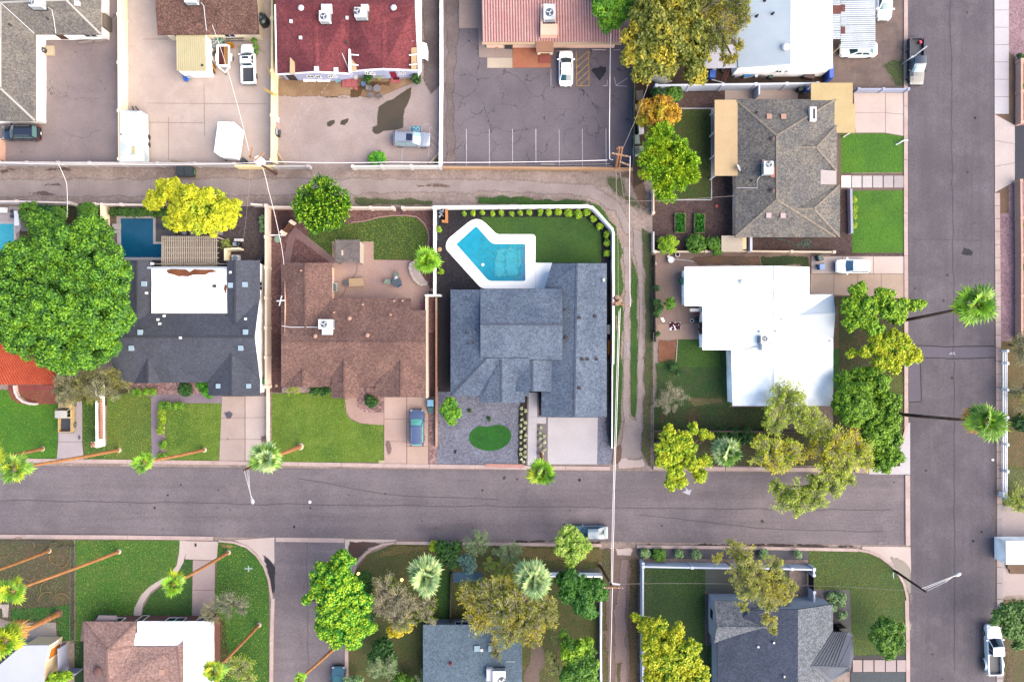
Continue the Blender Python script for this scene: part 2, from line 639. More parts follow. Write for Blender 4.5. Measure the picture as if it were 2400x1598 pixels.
CONCW=mat('pale_concrete',(238,232,238),(226,218,224),big=.2,fine=6,con=.06,bump=.08)
KERBM=mat('kerb_concrete',(240,214,208),(222,192,186),big=.5,fine=5,con=.09,bump=.1)
YARDC=mat('yard_concrete',(246,224,212),(224,200,190),big=.10,fine=5,con=.08,wear=(250,232,222),bump=.1)
LOTA=cracked('old_lot_asphalt',(186,168,168),(158,142,144),scale=.2,width=.0016)
LOTC=mat('yard_asphalt_light',(222,200,194),(192,174,174),big=.11,fine=5,con=.11,wear=(196,172,166))
LOTD=cracked('cracked_lot_asphalt',(150,138,146),(128,118,128),scale=.3,width=.006)
DRIVE=mat('worn_side_drive',(150,134,134),(122,108,108),big=.35,fine=5,con=.2)
GRAV_R=mat('red_gravel',(148,108,104),(126,88,86),big=.3,fine=4.5,con=.28,cells=6)
GRAV_P=mat('pink_gravel',(186,150,158),(166,132,142),big=.3,fine=4.5,con=.2,cells=6)
GRAV_K=mat('dark_gravel',(104,90,92),(92,76,76),big=.3,fine=4.5,con=.25,cells=6)
GRAV_B=mat('blue_grey_gravel',(150,152,172),(132,132,150),big=.3,fine=4,con=.2,cells=6)
GRAV_N=mat('brown_gravel',(112,88,84),(92,72,70),big=.25,fine=4.5,con=.26,cells=6)
GRAV_M=mat('mixed_river_gravel',(196,158,156),(160,124,124),big=.6,fine=4,con=.3,cells=5)
MULCH=mat('black_mulch',(56,50,58),(38,38,48),big=.4,fine=5,con=.4,cells=7)
BEDM=mat('planting_mulch',(66,62,58),(50,46,46),big=.6,fine=5,con=.45,cells=8)
GREEN=mat('lawn_turf',(118,150,42),(92,132,36),big=.22,fine=4,con=.24,wear=(140,166,66))
GREEN2=mat('deep_lawn_turf',(76,118,40),(56,100,40),big=.2,fine=4,con=.24,wear=(80,118,46))
GREEN3=mat('lush_lawn_turf',(92,152,14),(70,128,16),big=.2,fine=4,con=.22,wear=(96,146,26))
GREEN4=mat('bent_turf',(46,124,22),(40,108,24),big=.5,fine=5,con=.18)
DRYG=mat('dry_turf',(118,116,66),(92,98,56),big=.35,fine=4,con=.26,wear=(142,124,82))
WEED=mat('weedy_turf',(92,112,66),(110,108,76),big=.5,fine=4,con=.28,wear=(136,118,96))
SHADE=mat('shaded_leaf_litter',(70,72,44),(92,78,54),big=.5,fine=4,con=.35)  # leaf litter with the shade under the trees put into its colour
PAVER=mat('pink_pavers',(222,186,172),(204,166,154),big=.18,fine=5,con=.12,wear=(204,170,172))
PAVER2=mat('dusty_pavers',(176,140,138),(158,124,124),big=.3,fine=5,con=.14)
BRICKP=mat('red_patio',(186,98,92),(164,80,78),big=.4,fine=5,con=.14)
WETD=mat('wet_asphalt',(104,86,58),(84,76,48),big=.25,fine=5,con=.14,rough=.35,spec=.5,bump=.08)
TARD=mat('tar_stain',(60,56,68),(50,48,56),big=1.2,fine=5,con=.25)
WETB=mat('wet_gutter',(98,66,54),(82,64,62),big=.4,fine=5,con=.2,rough=.4,spec=.5)
LINEW=mat('worn_white_paint',(236,224,232),(214,200,206),big=1.5,fine=7,con=.18,bump=0)
LINEY=mat('worn_yellow_paint',(226,182,108),(200,160,104),big=1.2,fine=7,con=.22,bump=0)
BL_GREEN,BL_DEEP,BL_LUSH,BL_DRY=(134,164,56),(84,124,48),(104,156,20),(136,130,80)
# earth, streets
MB().poly([(-1500,-1500,-.02),(1500,-1500,-.02),(1500,1500,-.02),(-1500,1500,-.02)]).build('ground',DIRT,kind='structure')
ground('street',ASPH2,'n','-500 1086 2131 1110 2133 1278 -500 1246',1)
ground('street',ASPH,'n','2126 -500 2329 -500 2336 2100 2134 2100',2,label='north south asphalt street along the east side')
ground('street',ASPH2,'n','643 1264 809 1266 809 2100 640 2100',2,label='short side street running south from the crossroad')
ground('alley_track',TRACK,'n','-300 418 640 414 1180 416 1390 430 1450 470 1490 540 1468 560 1440 500 1375 462 1180 452 640 462 -300 468',1,rag=.18)
ground('asphalt_patch',PATCH,'f5','350 955 700 960 1300 970 1860 965 1860 1160 1400 1180 1100 1175 560 1160 560 1400 345 1400',3)
TARL=mat('crack_seal',(66,62,72),con=.1)
for s in ('440 952 720 962 1000 980 1400 968 1860 966','560 1166 800 1164 1100 1182 1450 1178 1860 1158'):
 stripe(TARL,WT('f5',s),.12,4*LAYER,'crack_seal_line')
ground('asphalt_patch',PATCH,'c4','1222 180 1306 190 1316 500 1222 508',4)
stripe(TARL,WT('c4','1306 190 1316 505 1224 510'),.1,5*LAYER,'crack_seal_line')
ground('road_stain',TARD,'b4','1615 575 1660 570 1700 590 1690 620 1640 630 1605 610',3,rag=.1)
SPRAY=mat('white_spray_paint',(236,238,255),con=.05,bump=0)
b=MB()
for s in ('1068 1110 1098 1070 1106 1110','1078 1098 1104 1098','1128 1074 1150 1068 1140 1086 1120 1090 1138 1104 1120 1108','1140 1092 1164 1106 1150 1112','1122 1068 1132 1092'):
 p=WT('f5',s)
 for u,v in zip(p[:-1],p[1:]):
  b.bar((u[0],u[1],.03),(v[0],v[1],.03),.10,.006)
b.build('survey_mark',SPRAY,kind='structure',label='white letters sprayed on the trench patch')
ground('paint_splash',mat('splashed_white_paint',(238,236,248),con=.06,bump=0),'c3','1268 1128 1288 1140 1300 1150 1328 1136 1318 1165 1306 1192 1280 1185 1240 1165 1272 1155',3,rag=.05)
for s,r in (('c1 1520 1110 1570 1075 1590 1090 1560 1125 1530 1130',.15),('c3 1000 1050 1090 1045 1100 1090 1010 1095',.3),('c4 920 1110 1010 1100 1000 1130 950 1150',.3),('d4 1120 250 1170 232 1280 250 1270 275 1200 262 1130 275',.05)):
 c,s=s.split(' ',1)
 ground('dusty_patch',mat('road_dust',(176,162,166),con=.1),c,s,3,rag=r)
for c,s in (('c2','1815 1050 1835 1048 1832 1075 1814 1078'),('c3','32 1070 46 1068 46 1082 34 1084')):
 ground('road_stain',mat('oil_spot',(92,82,74),con=.15),c,s,3,rag=.04)
KERBRED=mat('red_kerb_paint',(236,178,166),(226,164,152),big=1,con=.12)
KN={}
def kerb(label,pts,w=.5,h=.13,seg=6.6,m=None):
 P=[Vector(p[:2])for p in pts]
 root=bpy.data.objects.new('kerb',None)
 SC.collection.objects.link(root)
 root.location=(P[0].x,P[0].y,0)
 WLOC[root.name]=Vector(root.location)
 tag(root,label=label,kind='structure')
 for a,b in zip(P[:-1],P[1:]):
  d=b-a
  h-=.0015
  k=max(1,round(d.length/seg))
  for i in range(k):
   p,q=a.lerp(b,(i+.004)/k),a.lerp(b,(i+.996)/k)
   MB().obox(((p.x+q.x)/2,(p.y+q.y)/2,0),(q-p).length,w,h,math.atan2(d.y,d.x)).build('kerb_length',m or KERBM,root)
 return root
kerb('pale kerb along the north side of the cross street',WT('n','-400 1075 0 1078 300 1081 600 1085 900 1090 1220 1095 1430 1097'))
kerb('pale kerb below the yellow-green trees',WT('n','1530 1096 1700 1098 1990 1101'))
kerb('pale kerb along the south side of the cross street',WT('n','-400 1252 0 1256 300 1258 500 1261'))
kerb('pale kerb along the overgrown corner garden',WT('n','925 1271 1100 1273 1410 1277'),w=.4)
kerb('pale kerb in front of the white walled corner house',WT('n','1492 1280 1700 1282 2010 1288'),w=.4)
kerb('pale kerb along the west side of the east street',WT('n','2122 -300 2122 0 2122 500 2123 700 2123 1000'))
kerb('kerb stub at the mouth of the cross street',WT('n','2126 1112 2127 1278'),w=.6)
kerb('kerb along the lawn of the corner house by the east street',WT('n','2124 1405 2127 1500 2128 1800'))
kerb('kerb along the west side of the short side street',WT('n','640 1400 637 1500 634 1800'),w=.45)
kerb('kerb along the east side of the short side street',WT('n','812 1400 813 1600 813 1800'),w=.45)
kerb('concrete edging across the mouth of the short side street',WT('n','646 1264 808 1266'),w=.55,h=.02)
kerb('red painted kerb at the grey gravel garden',WT('n','1138 1090 1228 1091'),w=.42,h=.14,m=KERBRED)
def arc(cx,cy,r0,a0,a1,n=10):
 return [(cx+r0*math.cos(math.radians(a0+(a1-a0)*i/n)),cy-r0*math.sin(math.radians(a0+(a1-a0)*i/n)))for i in range(n+1)]
def npts(L):
 return [W(x,y)for x,y in L]
kerb('curved kerb round the lawn corner with the small palm',npts(T('d1','1830 238 1960 250 2070 290 2150 360 2210 450 2250 560 2265 660 2275 720')),w=.28,seg=30)
kerb('curved kerb round the overgrown garden corner',npts(T('d2','1170 252 1060 268 960 310 890 370 840 430 818 500 800 580 780 700')),w=.28,seg=30)
kerb('curved kerb round the corner house lawn',npts(T('d4','955 312 1060 332 1150 370 1230 430 1300 510 1345 590 1365 660 1378 735')),w=.3,seg=30)
kerb('curved kerb below the round green tree',npts(T('c4','1205 650 1198 720 1180 780 1150 840 1100 900 1030 960 950 990')),w=.4,seg=30)
ground('gutter_apron',CONC,'d1','1960 232 2295 210 2295 420 2250 500 2200 440 2140 350 2060 285',3)
ground('gutter_apron',CONC,'d2','745 225 1170 228 1170 250 1000 290 880 380 830 450 800 520 745 500',3)
ground('gutter_apron',CONC,'d4','1000 285 1405 290 1410 480 1380 640 1345 590 1260 450 1150 365 1000 312',3)
ground('gutter_apron',CONCW,'c4','1030 960 1100 895 1165 850 1195 760 1205 660 1232 660 1232 1040 930 1038 930 1000',3)
ground('wet_stain',WETB,'d2','770 240 1160 235 1100 262 960 300 870 390 830 440 760 320',4,rag=.12)
ground('wet_stain',TARD,'d1','2180 330 2260 380 2300 470 2305 560 2290 720 2270 640 2255 520 2215 440',4,rag=.12)
ground('wet_stain',WETB,'d4','1215 360 1300 375 1410 460 1425 560 1425 780 1410 1020 1385 1020 1380 700 1340 560 1260 440',4,rag=.14)
ground('gutter_dirt',mat('gutter_dirt',(86,68,66),(64,54,54),big=.8,con=.3),'d2','1170 228 1500 232 1760 238 2355 240 2355 254 1760 250 1170 240',3,rag=.06)
ground('gutter_dirt',MATS['gutter_dirt'],'d3','0 235 300 232 760 238 1040 258 1700 258 2355 262 2355 284 1700 280 1040 272 760 262 300 252 0 252',3,rag=.07)
ground('gutter_dirt',MATS['gutter_dirt'],'d4','100 262 350 258 560 262 900 272 1005 284 1000 300 800 296 500 290 100 286',3,rag=.06)
ground('verge',DRYG,'c1','0 1486 260 1488 560 1490 560 1504 260 1506 0 1508',4)
# yards north of the alley
ground('asphalt_yard',LOTA,'n','-100 -200 285 -200 285 383 -100 381',2)
ground('concrete_yard',YARDC,'n','300 -200 636 -200 636 386 300 384',2)
for s in ('1050 290 1240 290','1090 760 1960 766','1500 620 1505 1000','1240 1180 1240 860','960 900 1500 905'):
 stripe(mat('yard_joint',(176,150,142),con=.1),WT('a1',s),.06,3*LAYER,'slab_joint')
ground('asphalt_yard',LOTC,'n','650 150 1034 150 1034 386 650 386',2)
ground('side_drive',DRIVE,'a2','1215 -300 1365 -300 1360 620 1290 720 1215 570',3,rag=.2)
ground('side_drive',DRIVE,'a2','1390 -300 1500 -300 1500 220 1460 700 1480 1225 1390 1225',4,rag=.15)
ground('asphalt_yard',LOTD,'n','1040 -200 1482 -200 1482 394 1040 394',3)
ground('soil_patch',mat('tan_soil',(194,160,128),(166,130,98),big=.5,con=.16),'a2','155 580 1215 575 1140 625 900 720 770 715 160 718',3,rag=.1)
ground('soil_patch',mat('damp_soil',(128,92,56),(106,80,50),big=.8,con=.2),'a2','490 712 690 708 690 668 735 640 800 600 980 600 1000 640 780 660 770 722 600 730 500 728',4,rag=.12)
ground('puddle',WETD,'a2','1145 635 1140 690 1135 740 1100 810 1085 860 1090 900 1085 940 1040 958 940 968 905 985 880 996 850 970 850 935 885 920 890 850 900 790 960 745 1000 735 1060 680',5,rag=.05)
ground('puddle',WETD,'a2','522 905 545 888 580 882 580 905 550 932 528 930',5,rag=.03)
ground('puddle',WETD,'a2','622 890 640 882 680 872 678 895 650 922 622 918',5,rag=.03)
for s in ('190 1080 260 1040 320 880 400 790 480 690 540 610','170 1060 240 940 300 830 350 740'):
 p=WT('a2',s)
 for u,v in zip(p[:-1],p[1:]):
  for k in range(3):
   a,c=Vector(u).lerp(Vector(v),k/3+.03),Vector(u).lerp(Vector(v),k/3+.2)
   stripe(LINEW,[a,c],.09,5*LAYER)
for s in ('1075 1095 1072 1215','1277 935 1275 990','1272 1085 1268 1160','1285 935 1350 1012','1277 990 1345 1062','1285 1055 1332 1104','1275 1095 1300 1124','1135 930 1133 968','1218 932 1216 968','1225 918 1278 915'):
 stripe(LINEW,WT('a2',s),.12,5*LAYER)
ground('disabled_bay_panel',mat('blue_bay_paint',(66,150,196),(84,160,200),con=.1,bump=0),'g1','828 210 1135 210 1125 440 820 440',5)
for s in ('872 262 900 235 925 262 975 290 1000 300','900 330 935 360 990 355 1000 300 990 262','1010 262 1040 235 1080 262 1088 315 1068 352 1020 362','902 252 910 240'):
 stripe(mat('bay_symbol_paint',(190,250,255),con=.05,bump=0),WT('g1',s),.15,6*LAYER,'wheelchair_symbol')
for s in ('1547 950 1547 1225','1715 950 1716 1228','1886 950 1886 1200','2056 950 2058 1200'):
 stripe(LINEW,WT('a2',s),.10,5*LAYER)
for s in ('176 950 176 1200','346 950 348 1226','516 950 518 1226','690 950 692 1226','286 510 286 632','750 570 766 632 846 638','768 628 850 576','700 590 700 632 668 634'):
 stripe(LINEW,WT('a3',s),.09,5*LAYER)
for s in ('472 378 475 632 566 634 563 376','475 450 563 378','475 500 563 422','475 552 563 470','475 604 563 522','500 625 563 572'):
 stripe(LINEY,WT('a3',s),.12,5*LAYER)
ground('tar_stain',TARD,'a3','575 520 600 498 640 495 648 478 665 490 690 488 695 510 685 545 665 570 648 600 625 580 600 545',5,rag=.06)
ground('verge',WEED,'a3','0 1245 560 1250 610 1290 300 1275 0 1270',2,rag=.2,blades=BL_DRY)
ground('verge',WEED,'a3','700 1290 830 1300 850 1420 900 1440 1000 1560 960 1568 880 1530 760 1420 690 1370',2,rag=.3,blades=BL_DEEP)
ground('soil_patch',SOIL,'a3','620 1255 900 1245 1010 1400 1010 1540 960 1560 900 1450 840 1320 700 1290',1,rag=.3)
ground('verge',WEED,'b2','720 190 1300 215 1300 258 720 258',2,rag=.15,blades=BL_DEEP)
ground('verge',GREEN2,'b2','1620 185 1930 180 1990 210 2200 215 2200 260 1620 255',3,rag=.15,blades=BL_DEEP)
ground('verge',GREEN2,'b3','0 185 80 180 200 215 400 215 540 210 640 270 760 400 800 520 810 640 760 640 750 470 560 262 0 258',3,rag=.12,blades=BL_DEEP)
ground('soil_patch',SOIL,'b2','1170 100 1420 95 1430 130 1180 130',2,rag=.12)
ground('soil_patch',mat('alley_wet_soil',(112,92,90),(132,110,106),big=.5,con=.2),'a1','140 1410 330 1405 480 1425 420 1440 200 1440',2,rag=.15)
ground('soil_patch',MATS['alley_wet_soil'],'a1','0 1235 540 1235 500 1260 120 1255 0 1290',2,rag=.12)
ground('soil_patch',MATS['alley_wet_soil'],'a1','260 1355 420 1352 470 1370 300 1375',2,rag=.1)
ground('dirt_yard',mat('dark_yard_soil',(70,52,46),(92,72,58),big=.6,con=.3),'n','1484 -100 1940 -100 1940 202 1484 440',3)
ground('dirt_yard',mat('front_yard_soil',(160,138,130),(140,118,112),big=.3,con=.14,wear=(116,104,104)),'n','1940 -200 2118 -200 2118 206 1940 206',3)
ground('weeds',mat('weed_patch',(86,110,58),(104,104,74),big=.8,con=.35),'a4','1030 480 1080 430 1150 440 1180 270 1200 260 1210 650 1120 630 1080 560',4,rag=.25,blades=BL_DEEP)
ground('gravel_yard',GRAV_N,'n','1530 205 1995 205 1995 596 1530 596',4)
ground('concrete_pad',YARDC,'a3','1565 660 2100 660 2100 735 1565 735',5)
ground('lawn',mat('backyard_turf',(72,88,34),(94,92,44),big=.3,con=.28,wear=(60,96,36)),'a3','1030 800 1460 800 1462 1470 1180 1470 1040 1480',5,blades=BL_DEEP)
for s in ('1232 800 1465 800 1465 1470 1200 1470 1160 1490',):
 b=MB()
 p=WT('a3',s)
 for u,v in zip(p[:-1],p[1:]):
  b.bar((u[0],u[1],.12),(v[0],v[1],.12),.14,.12)
 b.build('lawn_edging',CONCW,kind='structure')
ground('driveway_base',SOIL,'a4','815 683 1190 683 1190 1002 1050 980 815 978',5)
dr=bpy.data.objects['driveway_base']
panels(dr,WT('a4','815 683 1050 683 1050 978 830 978'),1,2,CONC,.01)
panels(dr,WT('a4','1050 683 1192 683 1192 1004 1050 980'),1,2,CONC,.01)
ground('lawn',GREEN3,'a4','720 985 1050 982 1188 1006 1188 1268 720 1272',5,blades=BL_LUSH)
ground('lawn',GREEN3,'b4','798 150 1186 146 1186 602 806 604',5,blades=BL_LUSH)
ground('path_bed',mat('path_gravel',(140,118,108),con=.2),'a4','690 975 722 985 722 1278 1188 1275 1188 1400 720 1400 690 1400',5)
pb=bpy.data.objects['path_bed']
SLABM=[mat('path_slab_%d'%i,(250-7*i,246-9*i,244-8*i),con=.05,bump=.05)for i in range(6)]
for i,x in enumerate((726,803,881,958,1036,1113)):
 p=WT('a4','%d 1294 %d 1294 %d 1380 %d 1380'%(x,x+70,x+70,x))
 MB().prism([q[:2]for q in p],.01,.09).build('path_slab',SLABM[i],pb)
ground('gravel_strip',GRAV_N,'b4','720 140 800 140 806 606 1186 606 1186 625 650 625 650 595 720 595',6)
ground('dirt_yard',mat('tan_yard_soil',(186,158,144),(164,136,124),big=.22,fine=5,con=.14,wear=(178,150,146)),'n','1532 592 1900 592 1900 800 1532 800',4)
ground('lawn',mat('side_turf',(58,80,44),(74,86,48),con=.25),'b4','120 615 500 625 500 710 130 700',5,rag=.12,blades=BL_DEEP)
ground('soil_patch',SOIL,'b3','1330 620 1820 620 1830 700 1400 700 1290 660',5,rag=.15)
ground('concrete_pad',mat('worn_patio_concrete',(204,172,154),(188,160,150),big=.3,con=.1),'f3','900 1010 1490 1000 1490 1205 905 1205',5)
ground('driveway_base',SOIL,'b4','500 628 1192 628 1192 950 700 945 690 905 490 905',5)
dr=bpy.data.objects['driveway_base.001']
TAND=mat('tan_drive_concrete',(228,202,184),(212,184,166),big=.2,con=.08)
panels(dr,WT('b4','500 758 1192 758 1192 942 495 904'),4,1,TAND,.01)
panels(dr,WT('b4','505 630 1190 630 1190 757 505 757'),3,1,CONC,.01)
ground('lawn',GREEN2,'f3','1165 1205 1500 1205 1500 1345 1700 1345 1720 1480 1700 1568 1060 1568 900 1560 890 1520 1140 1500',5,blades=BL_DEEP)
ground('lawn',mat('back_turf',(54,96,44),(72,96,50),big=.3,con=.28,wear=(98,104,62)),'c3','1040 220 1420 60 1620 130 1630 545 1560 600 1045 600',4,rag=.3,blades=BL_DEEP)
ground('soil_patch',CLAY,'f3','905 1208 1160 1208 1150 1480 900 1510',6,rag=.12)
ground('soil_patch',mat('dry_patch',(148,128,92),(120,110,74),con=.25),'c3','1270 470 1560 455 1570 530 1330 545',5,rag=.2)
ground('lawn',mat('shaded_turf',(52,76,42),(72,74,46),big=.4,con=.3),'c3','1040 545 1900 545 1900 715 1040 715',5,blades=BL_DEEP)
for s in ('1085 590 1130 590 1130 665 1085 665','1275 550 1370 550 1365 690 1280 690'):
 ground('garden_bed',mat('tilled_soil',(98,70,54),(80,60,48),con=.3),'c3',s,6,rag=.08)
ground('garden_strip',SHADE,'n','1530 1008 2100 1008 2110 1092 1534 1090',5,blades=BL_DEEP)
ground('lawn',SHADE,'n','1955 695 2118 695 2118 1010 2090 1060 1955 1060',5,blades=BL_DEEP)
ground('lawn',mat('verge_turf',(104,112,48),con=.3),'c4','1060 300 1190 300 1192 640 1180 740 1140 800 1060 700',6,rag=.15,blades=BL_DRY)
ground('side_path',mat('brown_side_path',(128,100,88),con=.15),'b4','668 1000 705 1000 708 1310 668 1310',6)
ground('lawn',GREEN4,'b4','668 1312 706 1312 706 1600 668 1600',6)
ground('verge',GREEN2,'b3','745 440 800 520 815 800 820 1100 815 1568 745 1568',3,rag=.12,blades=BL_DEEP)
ground('verge',GREEN2,'c3','722 200 815 200 810 640 790 800 760 840 735 850',4,rag=.1,blades=BL_DEEP)
ground('wheel_track',TRACK,'b3','810 540 880 560 870 1000 868 1240 870 1568 818 1568 818 1240 822 900',4,rag=.08)
ground('wheel_track',TRACK,'b3','880 420 960 440 970 900 975 1568 918 1568 928 1200 925 800 890 600',4,rag=.1)
ground('verge',GREEN2,'b3','878 580 925 800 928 1200 920 1568 872 1568 870 1240 872 900',5,rag=.07,blades=BL_DEEP)
ground('verge',WEED,'b3','950 420 1028 470 1032 900 1034 1568 975 1568 972 900',5,rag=.12,blades=BL_DEEP)
ground('wheel_track',TRACK,'c3','815 190 870 190 870 620 910 640 918 190 972 190 965 500 955 800 960 920 790 940 815 650',4,rag=.07)
ground('verge',GREEN2,'c3','870 190 920 190 918 560 900 630 872 610 868 400',5,rag=.06,blades=BL_DEEP)
ground('verge',WEED,'c3','972 190 1030 190 1030 985 990 985 955 870 965 500',5,rag=.1,blades=BL_DRY)
ground('soil_patch',SOIL,'c3','740 860 810 800 800 930 770 980 715 975',5,rag=.1)
ground('alley_apron',CONC,'c3','800 915 850 910 860 928 930 928 950 910 985 960 985 996 780 998 775 960',6,rag=.06)
ground('soil_patch',mat('debris_dirt',(178,150,126),con=.2),'f3','330 640 440 600 440 720 400 780 330 780',6,rag=.1)
ground('soil_patch',mat('wash_dirt',(176,146,136),con=.18),'f3','335 880 380 880 375 1090 335 1110',6,rag=.08)
ground('wheel_track',mat('pale_gravel',(200,190,196),con=.14),'f3','470 1230 545 1220 545 1460 460 1440 480 1340',6,rag=.1)
ground('alley_track',mat('brown_alley',(160,134,126),(138,116,108),big=.3,con=.2),'d3','770 300 1060 300 1065 1500 745 1500',2)
ground('wheel_track',mat('brown_wheel_track',(178,152,148),con=.16),'d3','900 380 990 380 960 700 970 1500 850 1500 850 900',4,rag=.12)
ground('verge',mat('dead_grass',(140,112,86),(112,92,66),con=.3),'d3','980 380 1060 380 1066 1500 985 1500 960 900',4,rag=.18,blades=BL_DRY)
ground('verge',mat('dead_grass_green',(116,106,72),(90,92,60),con=.3),'d3','745 300 830 300 830 600 790 900 830 1500 745 1500',4,rag=.18,blades=BL_DRY)
ground('verge',MATS['dead_grass_green'],'d3','870 1250 910 1250 915 1500 865 1500',5,rag=.1,blades=BL_DRY)
ground('alley_apron',CONC,'d3','790 270 850 272 900 290 990 280 1020 300 990 375 870 372 860 310 800 300',5,rag=.1)
ground('mulch_yard',MULCH,'n','1022 486 1390 486 1436 545 1436 700 1022 700',4)
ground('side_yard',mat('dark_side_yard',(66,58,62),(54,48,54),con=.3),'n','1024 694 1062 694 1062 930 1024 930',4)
ground('side_yard',MATS['dark_side_yard'],'n','1412 690 1436 690 1434 850 1412 850',5)
ground('lawn',GREEN2,'n','1128 509 1372 509 1409 547 1409 616 1120 616',5,blades=BL_DEEP)
ground('gravel_garden',GRAV_B,'n','1024 918 1436 918 1434 1088 1024 1088',4)
ground('gravel_garden',mat('dark_front_gravel',(104,98,106),con=.25),'n','1402 840 1436 840 1430 1060 1406 960',5,rag=.15)
ov=[W(1149+49.5*math.cos(t)*(1+.05*math.sin(2*t)),1023-33*math.sin(t)+(9*math.exp(-((t-1.7)/.45)**2)))[:2]for t in np.linspace(0,2*math.pi,40,endpoint=False)]
ground('oval_lawn',GREEN4,'n',ov,6,blades=(54,136,20))
ground('planting_strip',BEDM,'g6','275 450 395 450 395 1480 250 1475 245 1000 250 600',6,rag=.04)
ground('planting_strip',BEDM,'g6','585 828 710 828 705 1400 578 1390',6)
ground('planting_strip',BEDM,'g6','362 270 398 270 398 450 362 450',7)
ground('planting_strip',BEDM,'g6','590 270 640 270 640 665 590 665',7)
ground('front_walk_base',mat('walk_joint_gravel',(156,146,150),con=.15),'g6','395 255 590 255 590 680 735 690 735 1500 578 1500 380 1500',6)
fw=bpy.data.objects['front_walk_base']
for s in ('425 258 562 258 562 690 415 690','415 692 562 692 562 800 413 800','413 802 555 802 550 1490 402 1490','564 694 712 694 712 800 564 800'):
 MB().prism([p[:2]for p in WT('g6',s)],.03,.07).build('walk_slab',CONCW,fw)
ground('driveway',CONCW,'g6','740 695 1575 700 1562 1478 738 1478',8)
ground('utility_cover',mat('cover_iron',(60,56,62),con=.1),'c2','1454 858 1475 856 1472 886 1452 884',6)
ground('gravel_yard',GRAV_R,'n','633 487 1020 487 1020 760 1000 760 633 920',4)
ground('lawn',mat('kidney_turf',(84,106,36),(66,98,38),big=.25,con=.25,wear=(100,112,46)),'b2','380 430 500 400 700 390 800 378 900 350 1000 338 1100 336 1170 345 1220 385 1255 440 1266 500 1240 570 1180 655 865 655 862 525 590 525 590 640 540 625 385 500',6,blades=BL_GREEN)
b=MB()
p=WT('b2','700 382 800 372 900 344 1000 332 1100 330 1180 340 1230 380 1262 440 1272 500 1262 560')
for u,v in zip(p[:-1],p[1:]):
 b.bar((u[0],u[1],.1),(v[0],v[1],.1),.14,.1)
b.build('lawn_edging',mat('pink_edging',(208,170,160),con=.08),kind='structure')
ground('patio',PAVER,'b2','380 690 560 690 560 520 865 522 865 655 1140 660 1140 740 1262 830 1280 870 1262 915 1262 1030 1130 1030 1130 940 380 940',7)
ground('garden_path',PAVER2,'b2','290 410 310 430 600 660 560 690 420 580 290 490 250 680 205 680 235 480',7)
ground('gravel_patch',GRAV_R,'b2','290 490 420 590 540 690 255 690',8)
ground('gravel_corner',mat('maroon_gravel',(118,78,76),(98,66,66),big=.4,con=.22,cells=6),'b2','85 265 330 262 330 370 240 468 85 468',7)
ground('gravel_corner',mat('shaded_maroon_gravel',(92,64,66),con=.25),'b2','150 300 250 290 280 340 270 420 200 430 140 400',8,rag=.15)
ground('gravel_strip',GRAV_R,'b2','115 680 215 680 215 1568 115 1568',6)
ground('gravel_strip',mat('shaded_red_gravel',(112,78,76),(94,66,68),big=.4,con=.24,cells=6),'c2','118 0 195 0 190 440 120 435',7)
ground('gravel_strip',GRAV_R,'b2','1255 930 1320 930 1330 1568 1260 1568',8)
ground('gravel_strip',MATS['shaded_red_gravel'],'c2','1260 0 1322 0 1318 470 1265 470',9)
ground('lawn',GREEN,'c2','120 445 560 440 655 490 660 580 690 630 760 665 850 672 938 676 938 950 120 948',6,blades=BL_GREEN)
ground('front_walk',PAVER,'c2','655 490 690 475 745 480 745 540 800 582 940 585 940 676 850 672 770 662 700 630 665 580',7)
ground('gravel_bed',GRAV_M,'c2','745 400 940 400 940 582 800 582 760 560 742 520',8)
ground('driveway_base',SOIL,'c2','940 470 1270 470 1270 965 940 960',6)
dr=bpy.data.objects['driveway_base.002']
PKD=mat('pink_drive_concrete',(238,206,194),(222,188,176),big=.15,con=.07)
PKD2=mat('pale_pink_drive_concrete',(240,206,190),con=.07)
panels(dr,WT('c2','942 470 1108 470 1108 960 942 960'),1,3,PKD,.02)
panels(dr,WT('c2','1110 470 1268 470 1268 832 1110 832'),1,2,PKD,.02)
panels(dr,WT('c2','1110 832 1268 832 1268 964 1110 962'),1,1,PKD2,.02)
ground('gravel_strip',GRAV_M,'c2','1272 585 1318 585 1330 830 1330 965 1272 965',7)
ground('water_meter_lid',mat('meter_lid',(232,218,176),con=.05),'c2','902 935 945 935 945 965 902 965',8)
ground('oil_stain',mat('oil_on_concrete',(160,128,124),con=.2),'c2','965 770 990 800 1000 870 985 940 965 880 955 820',19,rag=.1)
ground('gravel_yard',GRAV_K,'n','250 484 628 484 628 640 250 640',4)
ground('pool_surround',mat('tan_side_yard',(140,124,114),con=.2),'b1','800 335 870 335 870 560 880 660 1000 660 1000 900 960 900 800 500',5)
ground('patio',mat('grey_patio',(128,124,126),(110,106,110),con=.15),'b1','1145 350 1280 350 1290 480 1185 490 1185 530 1145 530',5)
ground('side_yard',mat('dark_side_gravel',(74,70,72),con=.25),'n','606 610 632 610 632 905 606 905',5)
ground('lawn',mat('olive_turf',(104,132,50),(122,136,50),big=.3,con=.22,wear=(84,124,44)),'c1','790 470 940 440 1115 470 1115 520 1118 850 1150 930 790 932 785 700',6,blades=BL_GREEN)
ground('lawn',GREEN,'c1','1218 518 1628 516 1630 700 1612 940 1220 935',6,blades=BL_GREEN)
ground('gravel_bed',GRAV_M,'c1','945 365 1530 365 1540 455 1150 455 1130 470 950 430',6)
ground('garden_walk',mat('lilac_walk',(176,158,172),(160,142,156),con=.12),'c1','1112 470 1140 452 1630 450 1630 516 1350 516 1220 512 1190 540 1190 760 1160 930 1118 930 1112 700',7)
ground('driveway_base',SOIL,'c1','1630 465 1980 460 1980 940 1608 942 1630 700',6)
dr=bpy.data.objects['driveway_base.003']
